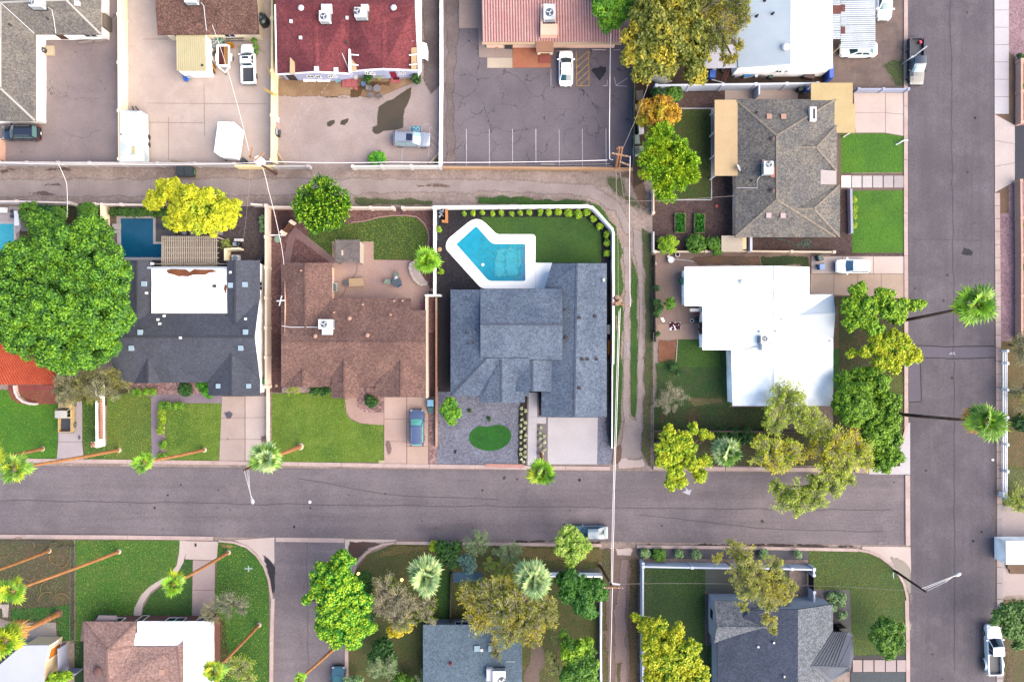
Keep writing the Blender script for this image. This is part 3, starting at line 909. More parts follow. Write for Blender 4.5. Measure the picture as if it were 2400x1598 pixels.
panels(dr,WT('c1','1632 466 1802 464 1802 940 1612 940'),1,3,mat('warm_drive_concrete',(228,206,196),(214,188,180),big=.2,con=.07),.02)
panels(dr,WT('c1','1804 464 1978 462 1978 938 1804 940'),1,3,CONC,.02)
ground('oil_stain',mat('oil_dark',(110,108,130),con=.3),'c1','1655 580 1690 570 1710 590 1705 620 1680 640 1660 625',19,rag=.08)
ground('oil_stain',MATS['oil_on_concrete'],'c1','1920 770 1960 740 1975 780 1975 830 1930 840',19,rag=.12)
ground('oil_stain',MATS['oil_on_concrete'],'c1','1655 760 1685 730 1690 790 1665 800',19,rag=.1)
ground('pool_deck',mat('pale_deck',(226,210,214),con=.06),'e7','0 190 380 190 390 560 370 640 260 720 0 720',5)
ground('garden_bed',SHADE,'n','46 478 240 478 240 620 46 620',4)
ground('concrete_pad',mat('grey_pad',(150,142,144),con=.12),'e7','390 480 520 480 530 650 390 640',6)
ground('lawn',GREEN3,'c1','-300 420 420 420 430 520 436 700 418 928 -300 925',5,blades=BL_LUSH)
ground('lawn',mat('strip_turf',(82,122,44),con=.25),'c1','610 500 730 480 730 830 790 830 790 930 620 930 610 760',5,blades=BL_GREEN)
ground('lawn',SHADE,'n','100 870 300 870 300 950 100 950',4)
ground('red_patio',BRICKP,'c1','60 385 430 385 430 522 190 525 130 515 85 480 65 440',7)
ground('driveway_base',SOIL,'c1','436 480 606 500 606 760 620 932 415 930 436 720',6)
dr=bpy.data.objects['driveway_base.004']
panels(dr,WT('c1','436 500 606 500 606 800 430 800'),1,1,mat('drive_lilac',(222,208,212),con=.06),.02)
panels(dr,WT('c1','430 800 606 800 620 930 418 930'),1,1,MATS['drive_lilac'],.02)
ground('oil_stain',MATS['oil_dark'],'c1','572 755 590 745 600 770 590 790 574 785',19,rag=.05)
ground('weedy_yard',mat('weedy_front',(108,96,72),(86,98,60),big=.3,con=.28,wear=(128,104,90)),'d1','-300 232 620 232 620 1070 -300 800',4,blades=BL_DRY)
ground('lawn',GREEN4,'d1','90 800 470 790 600 760 612 1085 500 1085 470 910 90 900',6,rag=.1,blades=BL_DEEP)
ground('concrete_pad',mat('pale_cracked_slab',(206,192,186),con=.12),'f8','330 560 945 560 960 780 960 930 400 950 350 850',6)
ground('concrete_pad',CONC,'f8','-40 255 155 255 140 470 50 470 40 330 -40 300',6)
ground('lawn',mat('gold_lawn',(66,124,28),(82,128,44),big=.18,con=.22,wear=(104,130,60)),'d1','632 232 1505 234 1500 300 1470 470 1420 520 1300 590 1200 680 1140 790 1120 880 690 915 632 1420',5,blades=BL_GREEN)
ground('lawn',GREEN2,'d1','1545 392 1612 395 1610 885 1190 885 1200 800 1260 690 1340 625 1430 560 1510 480',5,blades=BL_DEEP)
ground('lawn',mat('striped_lawn',(64,122,30),(58,108,30),big=.2,con=.22,wear=(86,124,40)),'d1','1830 240 1960 255 2060 300 2140 370 2200 460 2240 570 2252 720 2250 1600 1800 1600 1800 640',5,blades=BL_GREEN)
ground('soil_patch',mat('orange_soil',(212,160,122),con=.14),'d1','1830 262 1900 250 1990 270 2020 300 1900 312 1835 305',6,rag=.15)
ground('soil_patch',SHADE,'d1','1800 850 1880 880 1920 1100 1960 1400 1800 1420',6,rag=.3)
ground('lawn',mat('side_lawn_green',(44,82,42),con=.28),'d1','625 1080 700 1080 700 1600 625 1600',6)
ground('front_walk',CONC,'d1','1505 234 1560 236 1556 330 1535 420 1490 490 1430 545 1340 605 1260 665 1200 760 1180 870 1118 870 1125 800 1180 690 1250 620 1330 570 1420 520 1480 440 1500 340',7)
ground('driveway_base',SOIL,'d1','1555 236 1830 240 1815 400 1800 640 1790 900 1604 905 1612 395 1548 390',6)
dr=bpy.data.objects['driveway_base.005']
panels(dr,WT('d1','1556 238 1828 241 1815 400 1550 392'),1,1,CONC,.02)
panels(dr,WT('d1','1614 396 1800 402 1796 900 1606 900'),1,2,mat('pink_grey_drive',(212,188,184),(200,174,172),con=.08),.02)
ground('drain_lid',mat('drain_iron',(70,70,60),con=.1),'d1','1632 258 1648 258 1648 284 1632 284',19)
ground('overgrown_garden',mat('garden_floor',(96,102,54),(122,104,68),big=.35,con=.32,wear=(76,100,44)),'n','812 1400 826 1350 860 1300 925 1274 1405 1278 1405 1700 814 1700',4,blades=BL_DEEP)
ground('dry_verge',mat('straw_verge',(150,122,78),(128,114,70),con=.26),'d2','1170 262 1600 262 2355 280 2900 290 2900 440 2400 420 1500 330 1000 400 950 380',5,rag=.2,blades=BL_DRY)
ground('lawn',GREEN2,'d2','1520 480 1640 480 1640 910 1480 910',6,rag=.15,blades=BL_DEEP)
ground('path',mat('grey_walk',(116,110,108),con=.15),'d3','320 475 745 470 745 502 320 500',6)
ground('small_pond',water('dark_pond',(70,104,136),(84,116,142)),'d2','1650 500 1890 500 1890 580 1650 585',9)
ground('driveway',mat('shaded_drive',(148,122,120),con=.15),'d3','180 1060 240 1090 270 1160 275 1280 230 1330 230 1500 90 1500 100 1350 150 1250 160 1120',6)
ground('gravel_strip',mat('grey_front_gravel',(112,108,118),con=.18),'d3','1040 298 2355 318 2700 322 2700 400 1200 385 1060 385',5)
ground('lawn',mat('corner_back_turf',(54,86,26),(46,76,28),big=.25,con=.25),'d3','1168 460 1615 460 1620 800 1620 1100 1720 1120 1720 1600 1090 1600 1168 870',6,blades=BL_DEEP)
ground('ivy_strip',mat('ivy_floor',(66,88,50),con=.4),'d3','1092 440 1168 440 1168 870 1092 870',6,blades=BL_DEEP)
ground('gravel_yard',mat('grey_back_gravel',(96,104,100),con=.2),'d3','1092 425 2320 440 2320 700 1615 700 1615 465 1092 465',5)
ground('gravel_strip',mat('mauve_gravel',(122,106,108),con=.18),'d3','1612 650 1650 680 1650 1090 1720 1110 1770 1110 1770 1600 1722 1600 1722 1115 1612 1110',6)
ground('lawn',mat('corner_turf',(74,100,42),(92,104,48),big=.25,con=.24,wear=(60,104,48)),'d4','545 320 960 324 1060 345 1140 380 1220 440 1290 520 1335 600 1352 660 1366 740 1366 1190 935 1195 905 1000 900 650 580 640',6,blades=BL_GREEN)
ground('gravel_bed',mat('pale_grey_gravel',(126,122,124),con=.18),'d4','590 648 898 648 910 1000 905 1020 760 990 740 780 640 690',7)
ground('path_bed',mat('path_joint',(88,84,86),con=.15),'d4','935 1195 1366 1195 1366 1345 905 1345',7)
pb=bpy.data.objects['path_bed.001']
for x0,x1 in ((920,998),(1008,1092),(1102,1188),(1196,1280),(1290,1364)):
 MB().prism([p[:2]for p in WT('d4','%d 1232 %d 1232 %d 1330 %d 1330'%(x0,x1,x1,x0))],.03,.1).build('path_slab',mat('pink_slab',(218,196,196),con=.06),pb)
ground('gravel_bed',mat('cool_gravel',(96,104,112),con=.2),'d4','905 1338 1366 1338 1366 1600 905 1600',8)
ground('sidewalk_base',SOIL,'n','2328 -300 2364 -300 2364 500 2344 500 2350 2000 2335 2000',3)
sw=bpy.data.objects['sidewalk_base']
panels(sw,WT('n','2329 -300 2364 -300 2364 268 2330 268'),1,14,CONCW,.02)
panels(sw,WT('n','2330 268 2378 294 2378 426 2331 452'),1,3,mat('drive_apron_concrete',(240,222,218),con=.06),.02)
panels(sw,WT('n','2330 452 2343 452 2348 1180 2336 1180'),1,24,KERBM,.02)
panels(sw,WT('n','2336 1180 2349 1180 2350 1700 2335 1700'),1,14,mat('grey_kerb',(204,192,196),con=.08),.02)
ground('gravel_yard',GRAV_P,'n','2364 -300 2600 -300 2600 294 2364 294',2)
ground('round_pad',mat('pink_pad',(206,168,180),con=.06),'n',[W(2412+20*math.cos(t),82+20*math.sin(t))[:2]for t in np.linspace(0,6.28,24,endpoint=False)],3)
ground('garden_border',SOIL,'n','2364 120 2378 135 2378 292 2364 292',3)
ground('driveway',mat('dark_drive_asphalt',(64,66,80),(74,74,86),con=.12),'n','2378 294 2600 294 2600 426 2378 426',3)
ground('gravel_yard',GRAV_P,'n','2343 452 2362 426 2600 426 2600 800 2345 810',2)
ground('dry_yard',mat('brown_yard',(126,104,66),(104,100,60),big=.3,con=.3,wear=(150,112,80)),'n','2345 800 2600 800 2600 1190 2346 1185',3,blades=BL_DRY)
ground('weedy_patch',WEED,'n','2346 1090 2600 1090 2600 1200 2348 1200',4,rag=.3,blades=BL_GREEN)
ground('driveway',mat('pink_driveway',(220,200,198),(206,188,186),con=.08),'g8','478 155 575 155 800 300 800 1090 540 1095 480 1130',4)
ground('weedy_patch',mat('tree_litter',(128,106,76),(98,102,60),big=.4,con=.3),'n','2346 1400 2600 1390 2600 1800 2350 1800',3,rag=.3,blades=BL_DRY)
ground('soil_patch',SOIL,'d4','2180 1040 2240 1040 2280 1300 2280 1500 2190 1500',5,rag=.3)
rnd=random.Random(21)
WORN=mat('tyre_polish',(116,107,114),con=.1)
for k in range(46):
 x,y=(rnd.uniform(0,2100),rnd.uniform(1100,1250))if k%3 else (rnd.uniform(2140,2320),rnd.uniform(0,1598))
 r_=rnd.uniform(1.2,3.6)
 ground('road_stain',MATS['oil_spot']if k%4 else TARD,'n',[W(x+r_*rnd.uniform(.6,1.3)*math.cos(t),y+r_*rnd.uniform(.6,1.3)*math.sin(t))[:2]for t in np.linspace(0,5.6,8)],6)
for s in ('n 0 1172 700 1182 1500 1190 2120 1196','n 700 1120 900 1160 1200 1170','n 1500 1205 1800 1240 2100 1246','n 2228 0 2232 400 2236 800 2238 1598','n 720 1270 722 1598','n 2140 560 2330 566'):
 c,s=s.split(' ',1)
 P=WT(c,s)
 Q=[]
 for a,b in zip(P[:-1],P[1:]):
  m_=max(2,int((Vector(b)-Vector(a)).length/1.5))
  Q+=[(a[0]+(b[0]-a[0])*i/m_+rnd.gauss(0,.06),a[1]+(b[1]-a[1])*i/m_+rnd.gauss(0,.06))for i in range(m_)]
 stripe(mat('thin_seam',(118,108,116),con=.2),Q,.05,7*LAYER,'asphalt_seam')
# materials of the houses
def shingle(key,a,b,con=.3,wear=None,cells=7.0):
 return mat(key,a,b,big=.35,fine=3.4,con=con,rough=.95,bump=.3,wear=wear,cells=cells)
SH_GREY=shingle('grey_shingles',(150,142,134),(128,122,120),.22)
SH_GREY2=shingle('weathered_grey_shingles',(150,142,134),(122,120,122),.26)
SH_BROWN=shingle('dark_brown_shingles',(140,104,92),(118,84,76),.34)
SH_RED=shingle('red_shingles',(150,74,80),(124,56,66),.2)
SH_RUST=shingle('rust_brown_shingles',(152,116,106),(132,100,94),.22)
SH_SLATE=shingle('slate_shingles',(94,98,114),(84,88,102),.14)
SH_BLUE=shingle('blue_grey_shingles',(124,138,160),(104,118,142),.2,cells=6)
SH_PINK=shingle('pink_brown_shingles',(186,150,142),(168,134,128),.22)
SH_COOL=shingle('cool_grey_shingles',(120,142,160),(108,128,148),.18)
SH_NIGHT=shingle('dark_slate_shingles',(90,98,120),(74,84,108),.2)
SH_ASH=shingle('ash_and_lit_shingles',(136,140,150),(120,126,138),.3)
SH_TAN=shingle('tan_shingles',(216,172,160),(200,160,150),.16)
CAPM.update(weathered_grey_shingles=shingle('ridge_grey',(178,164,148),(160,148,136),.15),blue_grey_shingles=shingle('ridge_blue',(98,108,128),(88,98,118),.15),slate_shingles=shingle('ridge_slate',(80,82,94),(74,78,88),.1),grey_shingles=mat('ridge_white',(226,222,216),con=.08),pink_brown_shingles=shingle('ridge_pink',(166,132,126),(154,122,116),.12))
W_STUCCO=mat('white_stucco',(255,250,246),(246,238,232),con=.05,rough=.9,bump=.1,k=1.8)
C_STUCCO=mat('cream_stucco',(255,238,206),(246,226,192),con=.05,bump=.1,k=1.8)
Y_STUCCO=mat('yellow_cream_stucco',(255,236,186),(248,222,168),con=.06,bump=.1,big=.5,k=1.8)
L_STUCCO=mat('lilac_grey_stucco',(176,180,210),(166,168,198),con=.05,bump=.1,k=1.8)
T_STUCCO=mat('tan_stucco',(226,202,166),(212,186,150),con=.06,bump=.1,k=1.8)
G_STUCCO=mat('grey_stucco',(150,152,166),(136,138,152),con=.06,bump=.1)
P_STUCCO=mat('peach_stucco',(242,200,178),(230,186,164),con=.06,bump=.1,k=1.8)
D_STUCCO=mat('dark_stucco',(84,82,90),(72,72,80),con=.06)
WHITEP=mat('white_trim_paint',(252,250,252),(244,242,246),con=.03,rough=.5,bump=0)
BROWNP=mat('brown_trim_paint',(112,78,62),con=.08,rough=.6,bump=0)
DARKP=mat('dark_trim_paint',(48,48,56),con=.06,rough=.5,bump=0)
GLASS=gloss('window_glass',(46,62,74),rough=.05,spec=.8)
GLASSG=gloss('window_glass_green',(96,130,118),rough=.08,spec=.7)
FOAMW=mat('white_foam_roof',(254,252,255),(246,244,250),big=.4,fine=6,con=.04,rough=.8,bump=.12,wear=(244,238,240))
WHITEM=mat('white_metal_roof',(226,240,252),(216,232,246),big=.3,fine=9,con=.05,rough=.45,spec=.5,bump=.1)
WHITEM2=mat('white_painted_and_lit_roof',(252,254,255),(240,246,252),big=.2,fine=8,con=.04,rough=.5,bump=.1)
TANROOF=mat('tan_foam_roof',(246,214,168),(238,204,158),big=.3,fine=4,con=.05,bump=.1)
TANROOF2=mat('gold_foam_roof',(240,214,160),(230,202,148),big=.3,fine=4,con=.05,bump=.1)
CREAMM=mat('cream_metal_roof',(248,234,190),(240,224,176),big=.4,fine=6,con=.05,rough=.6)
GALV=mat('galvanised_sheet',(214,224,236),(196,204,216),big=.6,fine=4,con=.1,rough=.4,metal=.2)
RUSTM=mat('rusty_sheet',(150,92,84),(132,80,74),con=.18)
TILEO=mat('orange_clay_tile',(232,106,68),(214,88,58),big=.6,fine=5,con=.16,bump=.1)
TILEP=mat('pink_clay_tile',(250,200,194),(240,182,178),big=.5,fine=4,con=.16,wear=(232,168,166),bump=.1)
TILETOP=mat('terracotta_coping',(224,150,112),(206,132,98),con=.14)
VENTM=mat('vent_metal',(240,240,246),con=.04,rough=.4,bump=0)
VENTP=mat('pink_vent',(232,182,164),con=.06)
VENTD=mat('dark_vent',(86,78,84),con=.1)
WOODG=mat('weathered_wood',(160,148,144),(128,118,118),big=1.2,fine=5,con=.22)
WOODT=mat('tan_lumber',(226,186,130),(206,162,106),big=1,con=.14)
WOODB=mat('brown_wood',(132,82,56),(104,64,46),big=1,con=.2)
STEELD=gloss('dark_steel',(52,54,60),rough=.4)
BLACKP=gloss('black_plastic',(34,36,40),rough=.5,spec=.4)
def roofz(V,F,x,y):
 best=0
 for f in F:
  for k in range(1,len(f)-1):
   a,b,c=V[f[0]],V[f[k]],V[f[k+1]]
   d=(b[1]-c[1])*(a[0]-c[0])+(c[0]-b[0])*(a[1]-c[1])
   if abs(d)<1e-9:
    continue
   u=((b[1]-c[1])*(x-c[0])+(c[0]-b[0])*(y-c[1]))/d
   v=((c[1]-a[1])*(x-c[0])+(a[0]-c[0])*(y-c[1]))/d
   if u>=-.01 and v>=-.01 and u+v<=1.01:
    best=max(best,u*a[2]+v*b[2]+(1-u-v)*c[2])
 return best
ROOFS={}
def roof_at(root,px,py):
 z=3.0
 for _ in range(6):
  x,y,_z=W(px,py,z)
  zz=max([roofz(V,F,x,y)for V,F in ROOFS[root.name]]+[0])
  z=zz if zz>0 else z
 return W(px,py,z)
def vents(root,code,s,m,kind='box',size=.45):
 for px,py in T(code,s):
  x,y,z=roof_at(root,px,py)
  b=MB()
  if kind=='box':
   b.obox((x,y,z-.15),size,size,.3)
   b.obox((x,y,z+.16),size*1.15,size*1.15,.04)
  elif kind=='pipe':
   b.cyl((x,y,z-.1),size/3,.5,8)
   b.cyl((x,y,z-.05),size/1.6,.08,10,r2=size/3)
  else:
   b.cyl((x,y,z-.1),size/3,.35,10)
   b.lathe((x,y,z+.22),[(size*.62,0),(size*.7,.1),(size*.45,.24),(.02,.3)],10)
  b.build('roof_vent',m,root)
def house(name,label,code,at,cat='house'):
 x,y,_=WT(code,at)[0]
 return thing(name,label,cat,(x,y,0))
def rf2(root,name,m,code,verts,faces,**k):
 P=T3(code,verts)
 ROOFS.setdefault(root.name,[]).append(([W(*p)for p in P],faces))
 return roof(root,name,m,'n',P,faces,**k)
def dish(label,code,s,z,az=200):
 px,py=T(code,s)[0]
 x,y,z=W(px,py,z)
 r=thing('satellite_dish',label,'satellite dish',(x,y,z))
 MB().tube([(x,y,z-.02),(x,y,z+.35)],.03,5).build('mast',GALV,r)
 a=math.radians(az)
 d=Vector((math.cos(a),math.sin(a),.8)).normalized()
 s_=d.cross(Vector((0,0,1))).normalized()
 u=s_.cross(d)
 c=Vector((x,y,z+.45))
 b=MB()
 V,F=[tuple(c-d*.1)],[]
 for ring,(rr,dd)in enumerate(((.25,-.06),(.45,.04))):
  V+=[tuple(c+(s_*math.cos(t)+u*math.sin(t))*rr+d*dd)for t in np.linspace(0,2*math.pi,12,endpoint=False)]
 F+=[(0,1+i,1+(i+1)%12)for i in range(12)]+[(1+i,13+i,13+(i+1)%12,1+(i+1)%12)for i in range(12)]
 b.mesh(V,F)
 b.build('reflector',VENTM,r)
 MB().tube([tuple(c-u*.4),tuple(c+d*.5-u*.1)],.02,4).build('feed_arm',GALV,r)
 return r
def aircon(label,x,y,z,sx=1.0,sy=1.2,h=.95,rz=0.0,duct=None,fan=(0,.15),pad=None):
 r=thing('air_conditioner',label,'air conditioner',(x,y,z),rz=rz)
 WLOC[r.name]=Vector((0,0,0))
 m=mat('unit_enamel',(246,246,250),(232,234,240),con=.04,rough=.5,bump=0)
 b=MB().box(-sx/2,-sy/2,-.25,sx/2,sy/2,-.02)
 b.build('base_frame',STEELD,r)
 MB().box(-sx/2+.03,-sy/2+.03,0,sx/2-.03,sy/2-.03,h).box(-sx/2,-sy/2,h,sx/2,sy/2,h+.05).build('cabinet',m,r)
 f=MB()
 for k in range(5):
  zz=.12+k*h*.15
  f.box(-sx/2,-sy*.4,zz,sx/2,sy*.4,zz+.05)
  f.box(-sx*.4,-sy/2,zz,sx*.4,sy/2,zz+.05)
 f.build('louvres',GALV,r)
 R=min(sx,sy)*.34
 fx,fy=fan
 MB().cyl((fx,fy,h+.04),R,.03,18).build('fan_well',gloss('fan_shadow',(44,66,84),rough=.5),r)
 g=MB()
 for k in range(3):
  a0=k*2.094+.4
  g.poly([(fx,fy,h+.085),(fx+R*.85*math.cos(a0),fy+R*.85*math.sin(a0),h+.08),(fx+R*.85*math.cos(a0+.75),fy+R*.85*math.sin(a0+.75),h+.10)])
 g.cyl((fx,fy,h+.07),R*.2,.05,8)
 g.build('fan_blades',VENTM,r)
 g=MB()
 for q in (R,R*.7):
  g.tube([(fx+q*math.cos(t),fy+q*math.sin(t),h+.12)for t in np.linspace(0,6.283,17)],.012,4)
 g.build('fan_guard',GALV,r)
 if duct:
  dx,dy,w,l=duct
  MB().obox((dx,dy,-.2),w,l,h*.75).obox((dx,dy,h*.55+.002),w*.9,l*.85,.06).build('duct',VENTM,r)
 return r
def on_roof(root,code,s):
 px,py=T(code,s)[0]
 return roof_at(root,px,py)
def conduit(label,root,code,s,r=.035,m=None):
 pts=[]
 for px,py in T(code,s):
  x,y,z=roof_at(root,px,py)
  pts.append((x,y,z+.1))
 o=MB().tube(pts,r,5).build('roof_conduit',m or VENTM,root)
 return o
def add_windows(root,Q,specs,fm=WHITEP,gm=GLASS):
 n=len(Q)
 area=sum(Q[i][0]*Q[(i+1)%n][1]-Q[(i+1)%n][0]*Q[i][1]for i in range(n))
 for sp in specs:
  i,u,v,z0,z1=sp[:5]
  a,b=Vector(Q[i]),Vector(Q[(i+1)%n])
  p,q=a.lerp(b,u),a.lerp(b,v)
  if area<0:
   p,q=q,p
  nm=sp[5]if len(sp)>5 else 'window'
  opening(root,p,q,z0,z1,fm,gm if nm=='window' else (sp[6]if len(sp)>6 else fm),nm,bars=1 if nm=='window' else 0,
    gname='pane' if nm=='window' else 'door_leaf')
# 1 long grey roofed building, north west corner
h=house('house','grey shingled building with broad white eaves at the north west corner, unit on its roof','a1','100 400')
HA=h
rf2(h,'roof',SH_GREY,'a1','3 20 4.4  3 650 4.4  260 890 2.8  260 255 2.8  742 255 2.8  485 0 4.4  742 -240 2.8  -255 890 2.8  -255 -240 2.8',
 [(0,1,2,3),(0,3,4,5),(5,4,6),(1,7,2),(0,8,7,1),(0,5,6,8)])
w,Q=walls(h,W_STUCCO,'a1','260 255 2.8 260 890 2.8 -255 890 2.8 -255 -240 2.8 742 -240 2.8 742 255 2.8',.55)
add_windows(h,Q,[(5,.1,.3,.9,2.1),(5,.6,.75,.1,2.1,'door',BROWNP)])
conduit('',h,'a1','8 25 130 135 255 250',.05)
conduit('',h,'a1','355 60 385 75 400 150 415 252',.04)
conduit('',h,'a1','4 280 4 640',.05)
vents(h,'a1','570 30',VENTM,'box',.55)
vents(h,'a1','80 190 355 140',VENTD,'pipe',.3)
x,y,z=on_roof(h,'a1','300 45')
aircon('white rooftop cooler on the grey L shaped roof by the picture corner',x,y,z+.1,1.55,1.1,.9,0,duct=(.1,1.1,.8,.9),fan=(-.45,0))
# 2 brown roof with the cream shed
h=house('house','dark brown shingled house behind the cream shed and the utility trailer','a1','1500 100')
HB=h
rf2(h,'roof',SH_BROWN,'a1','1120 -260 4.4  1158 257 2.8  1905 252 2.8  1868 -260 4.4  1868 -700 2.8 1100 -700 2.8',[(0,1,2,3),(0,3,4,5)])
w,Q=walls(h,C_STUCCO,'a1','1120 -260 4.4  1158 257 2.8  1905 252 2.8  1868 -260 4.4 1868 -700 2.8 1100 -700 2.8',.5)
add_windows(h,Q,[(1,.62,.74,.9,2.0),(1,.08,.16,.1,2.1,'door',BROWNP)])
conduit('',h,'a1','1480 25 1500 45 1520 230',.045)
x,y,z=on_roof(h,'a1','1425 10')
aircon('silver cooler at the top edge of the dark brown roof',x,y,z+.1,1.5,1.2,.85,0,fan=(0,.25))
h=house('shed','cream flat roofed shed with white walls beside the utility trailer','a1','1400 400','shed')
b=MB()
p=WT('a1','1296 244 1508 244 1516 521 1300 521',2.5)
A,B_,C,Dq=[Vector(q)for q in p]
for k in range(14):
 u0,u1=k/14,(k+.62)/14
 b.prism([(A.lerp(B_,u)[0],A.lerp(B_,u)[1]+(.18 if v else 0))if v else (Dq.lerp(C,u)[0],Dq.lerp(C,u)[1])for u,v in ((u0,1),(u1,1),(u1,0),(u0,0))],2.48,2.53)
 b.prism([(A.lerp(B_,u)[0],A.lerp(B_,u)[1])if v else (Dq.lerp(C,u)[0],Dq.lerp(C,u)[1])for u,v in ((u0,1),((k+1)/14,1),((k+1)/14,0),(u0,0))],2.40,2.475)
b.build('roof',CREAMM,h)
walls(h,W_STUCCO,'a1','1296 244 2.4  1508 244 2.4 1516 521 2.4  1300 521 2.4',.06,.02,rise=0)
MB().box(*W(*T('a1','1480 490')[0],2.5)[:2],2.5,*[c+.25 for c in W(*T('a1','1480 490')[0],2.5)[:2]],2.62).build('roof_vent',VENTD,h)
# 3 red roofed building
h=house('building','red shingled building with two front gables and lilac walls','a2','650 300','building')
HCc=h
rf2(h,'roof',SH_RED,'a2','140 36 5.0  420 36 5.0  683 36 5.0  930 36 5.0  1165 36 5.0  150 546 2.8  440 527 4.3  683 540 3.0  930 112 4.7  930 506 4.2  1190 516 3.0  683 519 3.01 1165 -400 3 130 -400 3 700 519 3.0',
 [(0,5,6,1),(1,6,7,2),(2,8,3),(2,11,9,8),(3,8,4),(8,9,10,4),(0,4,12,13)])
w,Q=walls(h,L_STUCCO,'a2','140 36 3  150 546 2.8  440 527 4.3  683 540 3.0 700 519 3.0 930 506 4.2  1190 516 3.0 1165 -400 3 130 -400 3',.38,.16)
FG=[Vector(q)for q in Q]
def seg(i,u,v):
 a,b_=FG[i],FG[(i+1)%len(FG)]
 return a.lerp(b_,u),a.lerp(b_,v)
for i,u,v,z0,z1,nm in ((1,.62,.80,1.2,2.0,'window'),(1,.84,.98,1.2,2.1,'window'),(2,.22,.38,1.2,2.0,'window'),(2,.42,.54,1.2,2.0,'window'),
       (4,.36,.52,1.1,1.9,'window'),(4,.54,.66,1.1,1.9,'window'),(5,.38,.48,1.1,1.9,'window'),(5,.5,.62,1.1,1.9,'window')):
 p_,q_=seg(i,u,v)
 opening(h,p_,q_,z0,z1,WHITEP,GLASSG,nm)
p_,q_=seg(5,.12,.32)
opening(h,p_,q_,.1,2.15,mat('crimson_door',(196,60,96),con=.05,rough=.5),mat('crimson_door_leaf',(186,44,84),con=.05,rough=.5),'door',bars=0,gname='door_leaf')
p_,q_=seg(1,.08,.3)
opening(h,p_,q_,.1,2.15,DARKP,GLASS,'door',bars=0,gname='door_leaf')
for s in ('150 548 2.85 440 529 4.35','440 529 4.35 683 542 3.05','700 521 3.06 930 508 4.26','930 508 4.26 1190 518 3.06','140 36 5.06 150 546 2.86'):
 q_=[W(*a)for a in T3('a2',s)]
 MB().bar(q_[0],q_[1],.16,.2).build('barge_board',WHITEP,h)
MB().prism([W(*a,3.2)[:2]for a in T('a2','1168 -400 1216 -400 1216 520 1192 560 1190 516 1172 112')],3.02,3.14).build('side_eave',WHITEP,h)
for s,z in (('255 245 286 262 286 542 250 542',3.75),):
 MB().prism([W(*a,z)[:2]for a in T('a2',s)],z-.06,z+.1).build('roof_panel',TANROOF,h)
for s,z in (('702 440 740 452 738 522 700 520',3.35),('1142 258 1180 262 1180 512 1142 512',3.6)):
 MB().prism([W(*a,z)[:2]for a in T('a2',s)],z-.06,z+.1).build('roof_panel',TANROOF,h)
MB().prism([W(*a,3.6)[:2]for a in T('a2','680 292 698 292 698 525 682 530')],3.2,3.7).build('parapet',WHITEP,h)
for s in ('698 298 755 304','698 402 755 406','698 474 752 480','1125 304 1180 298','1125 406 1182 400','1125 478 1182 472','1150 130 1180 240'):
 q_=[W(*a,3.9)for a in T('a2',s)]
 MB().bar(q_[0],q_[1],.12,.12).build('roof_brace',WHITEP,h)
conduit('',h,'a2','478 170 530 235 595 295 640 410 690 528',.05)
vents(h,'a2','336 68 1014 66',VENTM,'cap',.55)
vents(h,'a2','260 162 672 136 330 282',VENTM,'box',.34)
vents(h,'a2','447 510 590 518',VENTM,'box',.5)
vents(h,'a2','665 316',VENTD,'pipe',.35)
x,y,z=on_roof(h,'a2','522 150')
aircon('white cooler nearer the yellow wall on the red roof',x,y,z+.25,1.3,1.25,.9,0,duct=(.1,1.15,1.3,1.0),fan=(-.1,-.1))
x,y,z=on_roof(h,'a2','785 125')
aircon('white cooler beside the ridge of the second red gable',x,y,z+.25,1.5,1.2,.9,0,duct=(.35,.9,.9,.6),fan=(-.45,.1))
# 4 pink tiled building with its entrance
h=house('building','pink tile roofed building with salmon entrance court by the cracked car park','a3','200 100','building')
HD=h
rf2(h,'roof_deck',mat('pink_tile_bed',(206,142,140),con=.1),'n','1128 -60 4.7  1131 98 2.9  1455 98 2.9  1452 -60 4.7 1452 -260 2.9 1128 -260 2.9',[(0,1,2,3),(0,3,4,5)])
def barrel_tiles(root,A,B,C,D,pitch,course,m,name='roof_tiles'):
 A,B,C,D=[np.array(p,float)for p in (A,B,C,D)]
 nx=max(2,int(np.linalg.norm(B-A)/pitch))
 ny=max(2,int(np.linalg.norm(D-A)/course))
 n=np.cross(D-A,B-A)
 n/=np.linalg.norm(n)
 if n[2]<0:
  n=-n
 prof=[(0,0),(.16,.055),(.38,.085),(.6,.055),(.76,0)]
 V,F=[],[]
 for j in range(ny):
  v0,v1=j/ny,min(1.004,(j+1.06)/ny)
  for i in range(nx):
   k=len(V)
   for v,up in ((v0,.004),(v1,.04)):
    for du,hh in prof:
     u=(i+du)/nx
     p=(A+(B-A)*u)*(1-v)+(D+(C-D)*u)*v
     V.append(tuple(p+n*(hh+up)))
   F+=[(k+q,k+q+1,k+6+q,k+5+q)for q in range(4)]
 o=MB().mesh(V,F).build(name,m,root,kind='stuff')
 return o
P4=[W(*p)for p in ((1128,-60,4.7),(1452,-60,4.7),(1455,98,2.9),(1131,98,2.9))]
barrel_tiles(h,P4[0],P4[1],P4[2],P4[3],.34,.42,TILEP)
w,Q=walls(h,P_STUCCO,'n','1131 98 2.9  1455 98 2.9  1452 -260 2.9 1128 -260 2.9',.42)
MB().prism([W(*a,2.86)[:2]for a in T('n','1130 97 1456 97 1456 104 1130 104')],2.66,2.84).build('fascia',mat('cream_fascia',(250,214,178),con=.05),h)
MB().prism([W(*a,3.2)[:2]for a in T('a3','208 200 332 200 332 278 208 278')],3.0,4.05).prism([W(*a,3.2)[:2]for a in T('a3','208 60 224 60 224 200 208 200')],3.6,4.1).build('roof_platform',P_STUCCO,h)
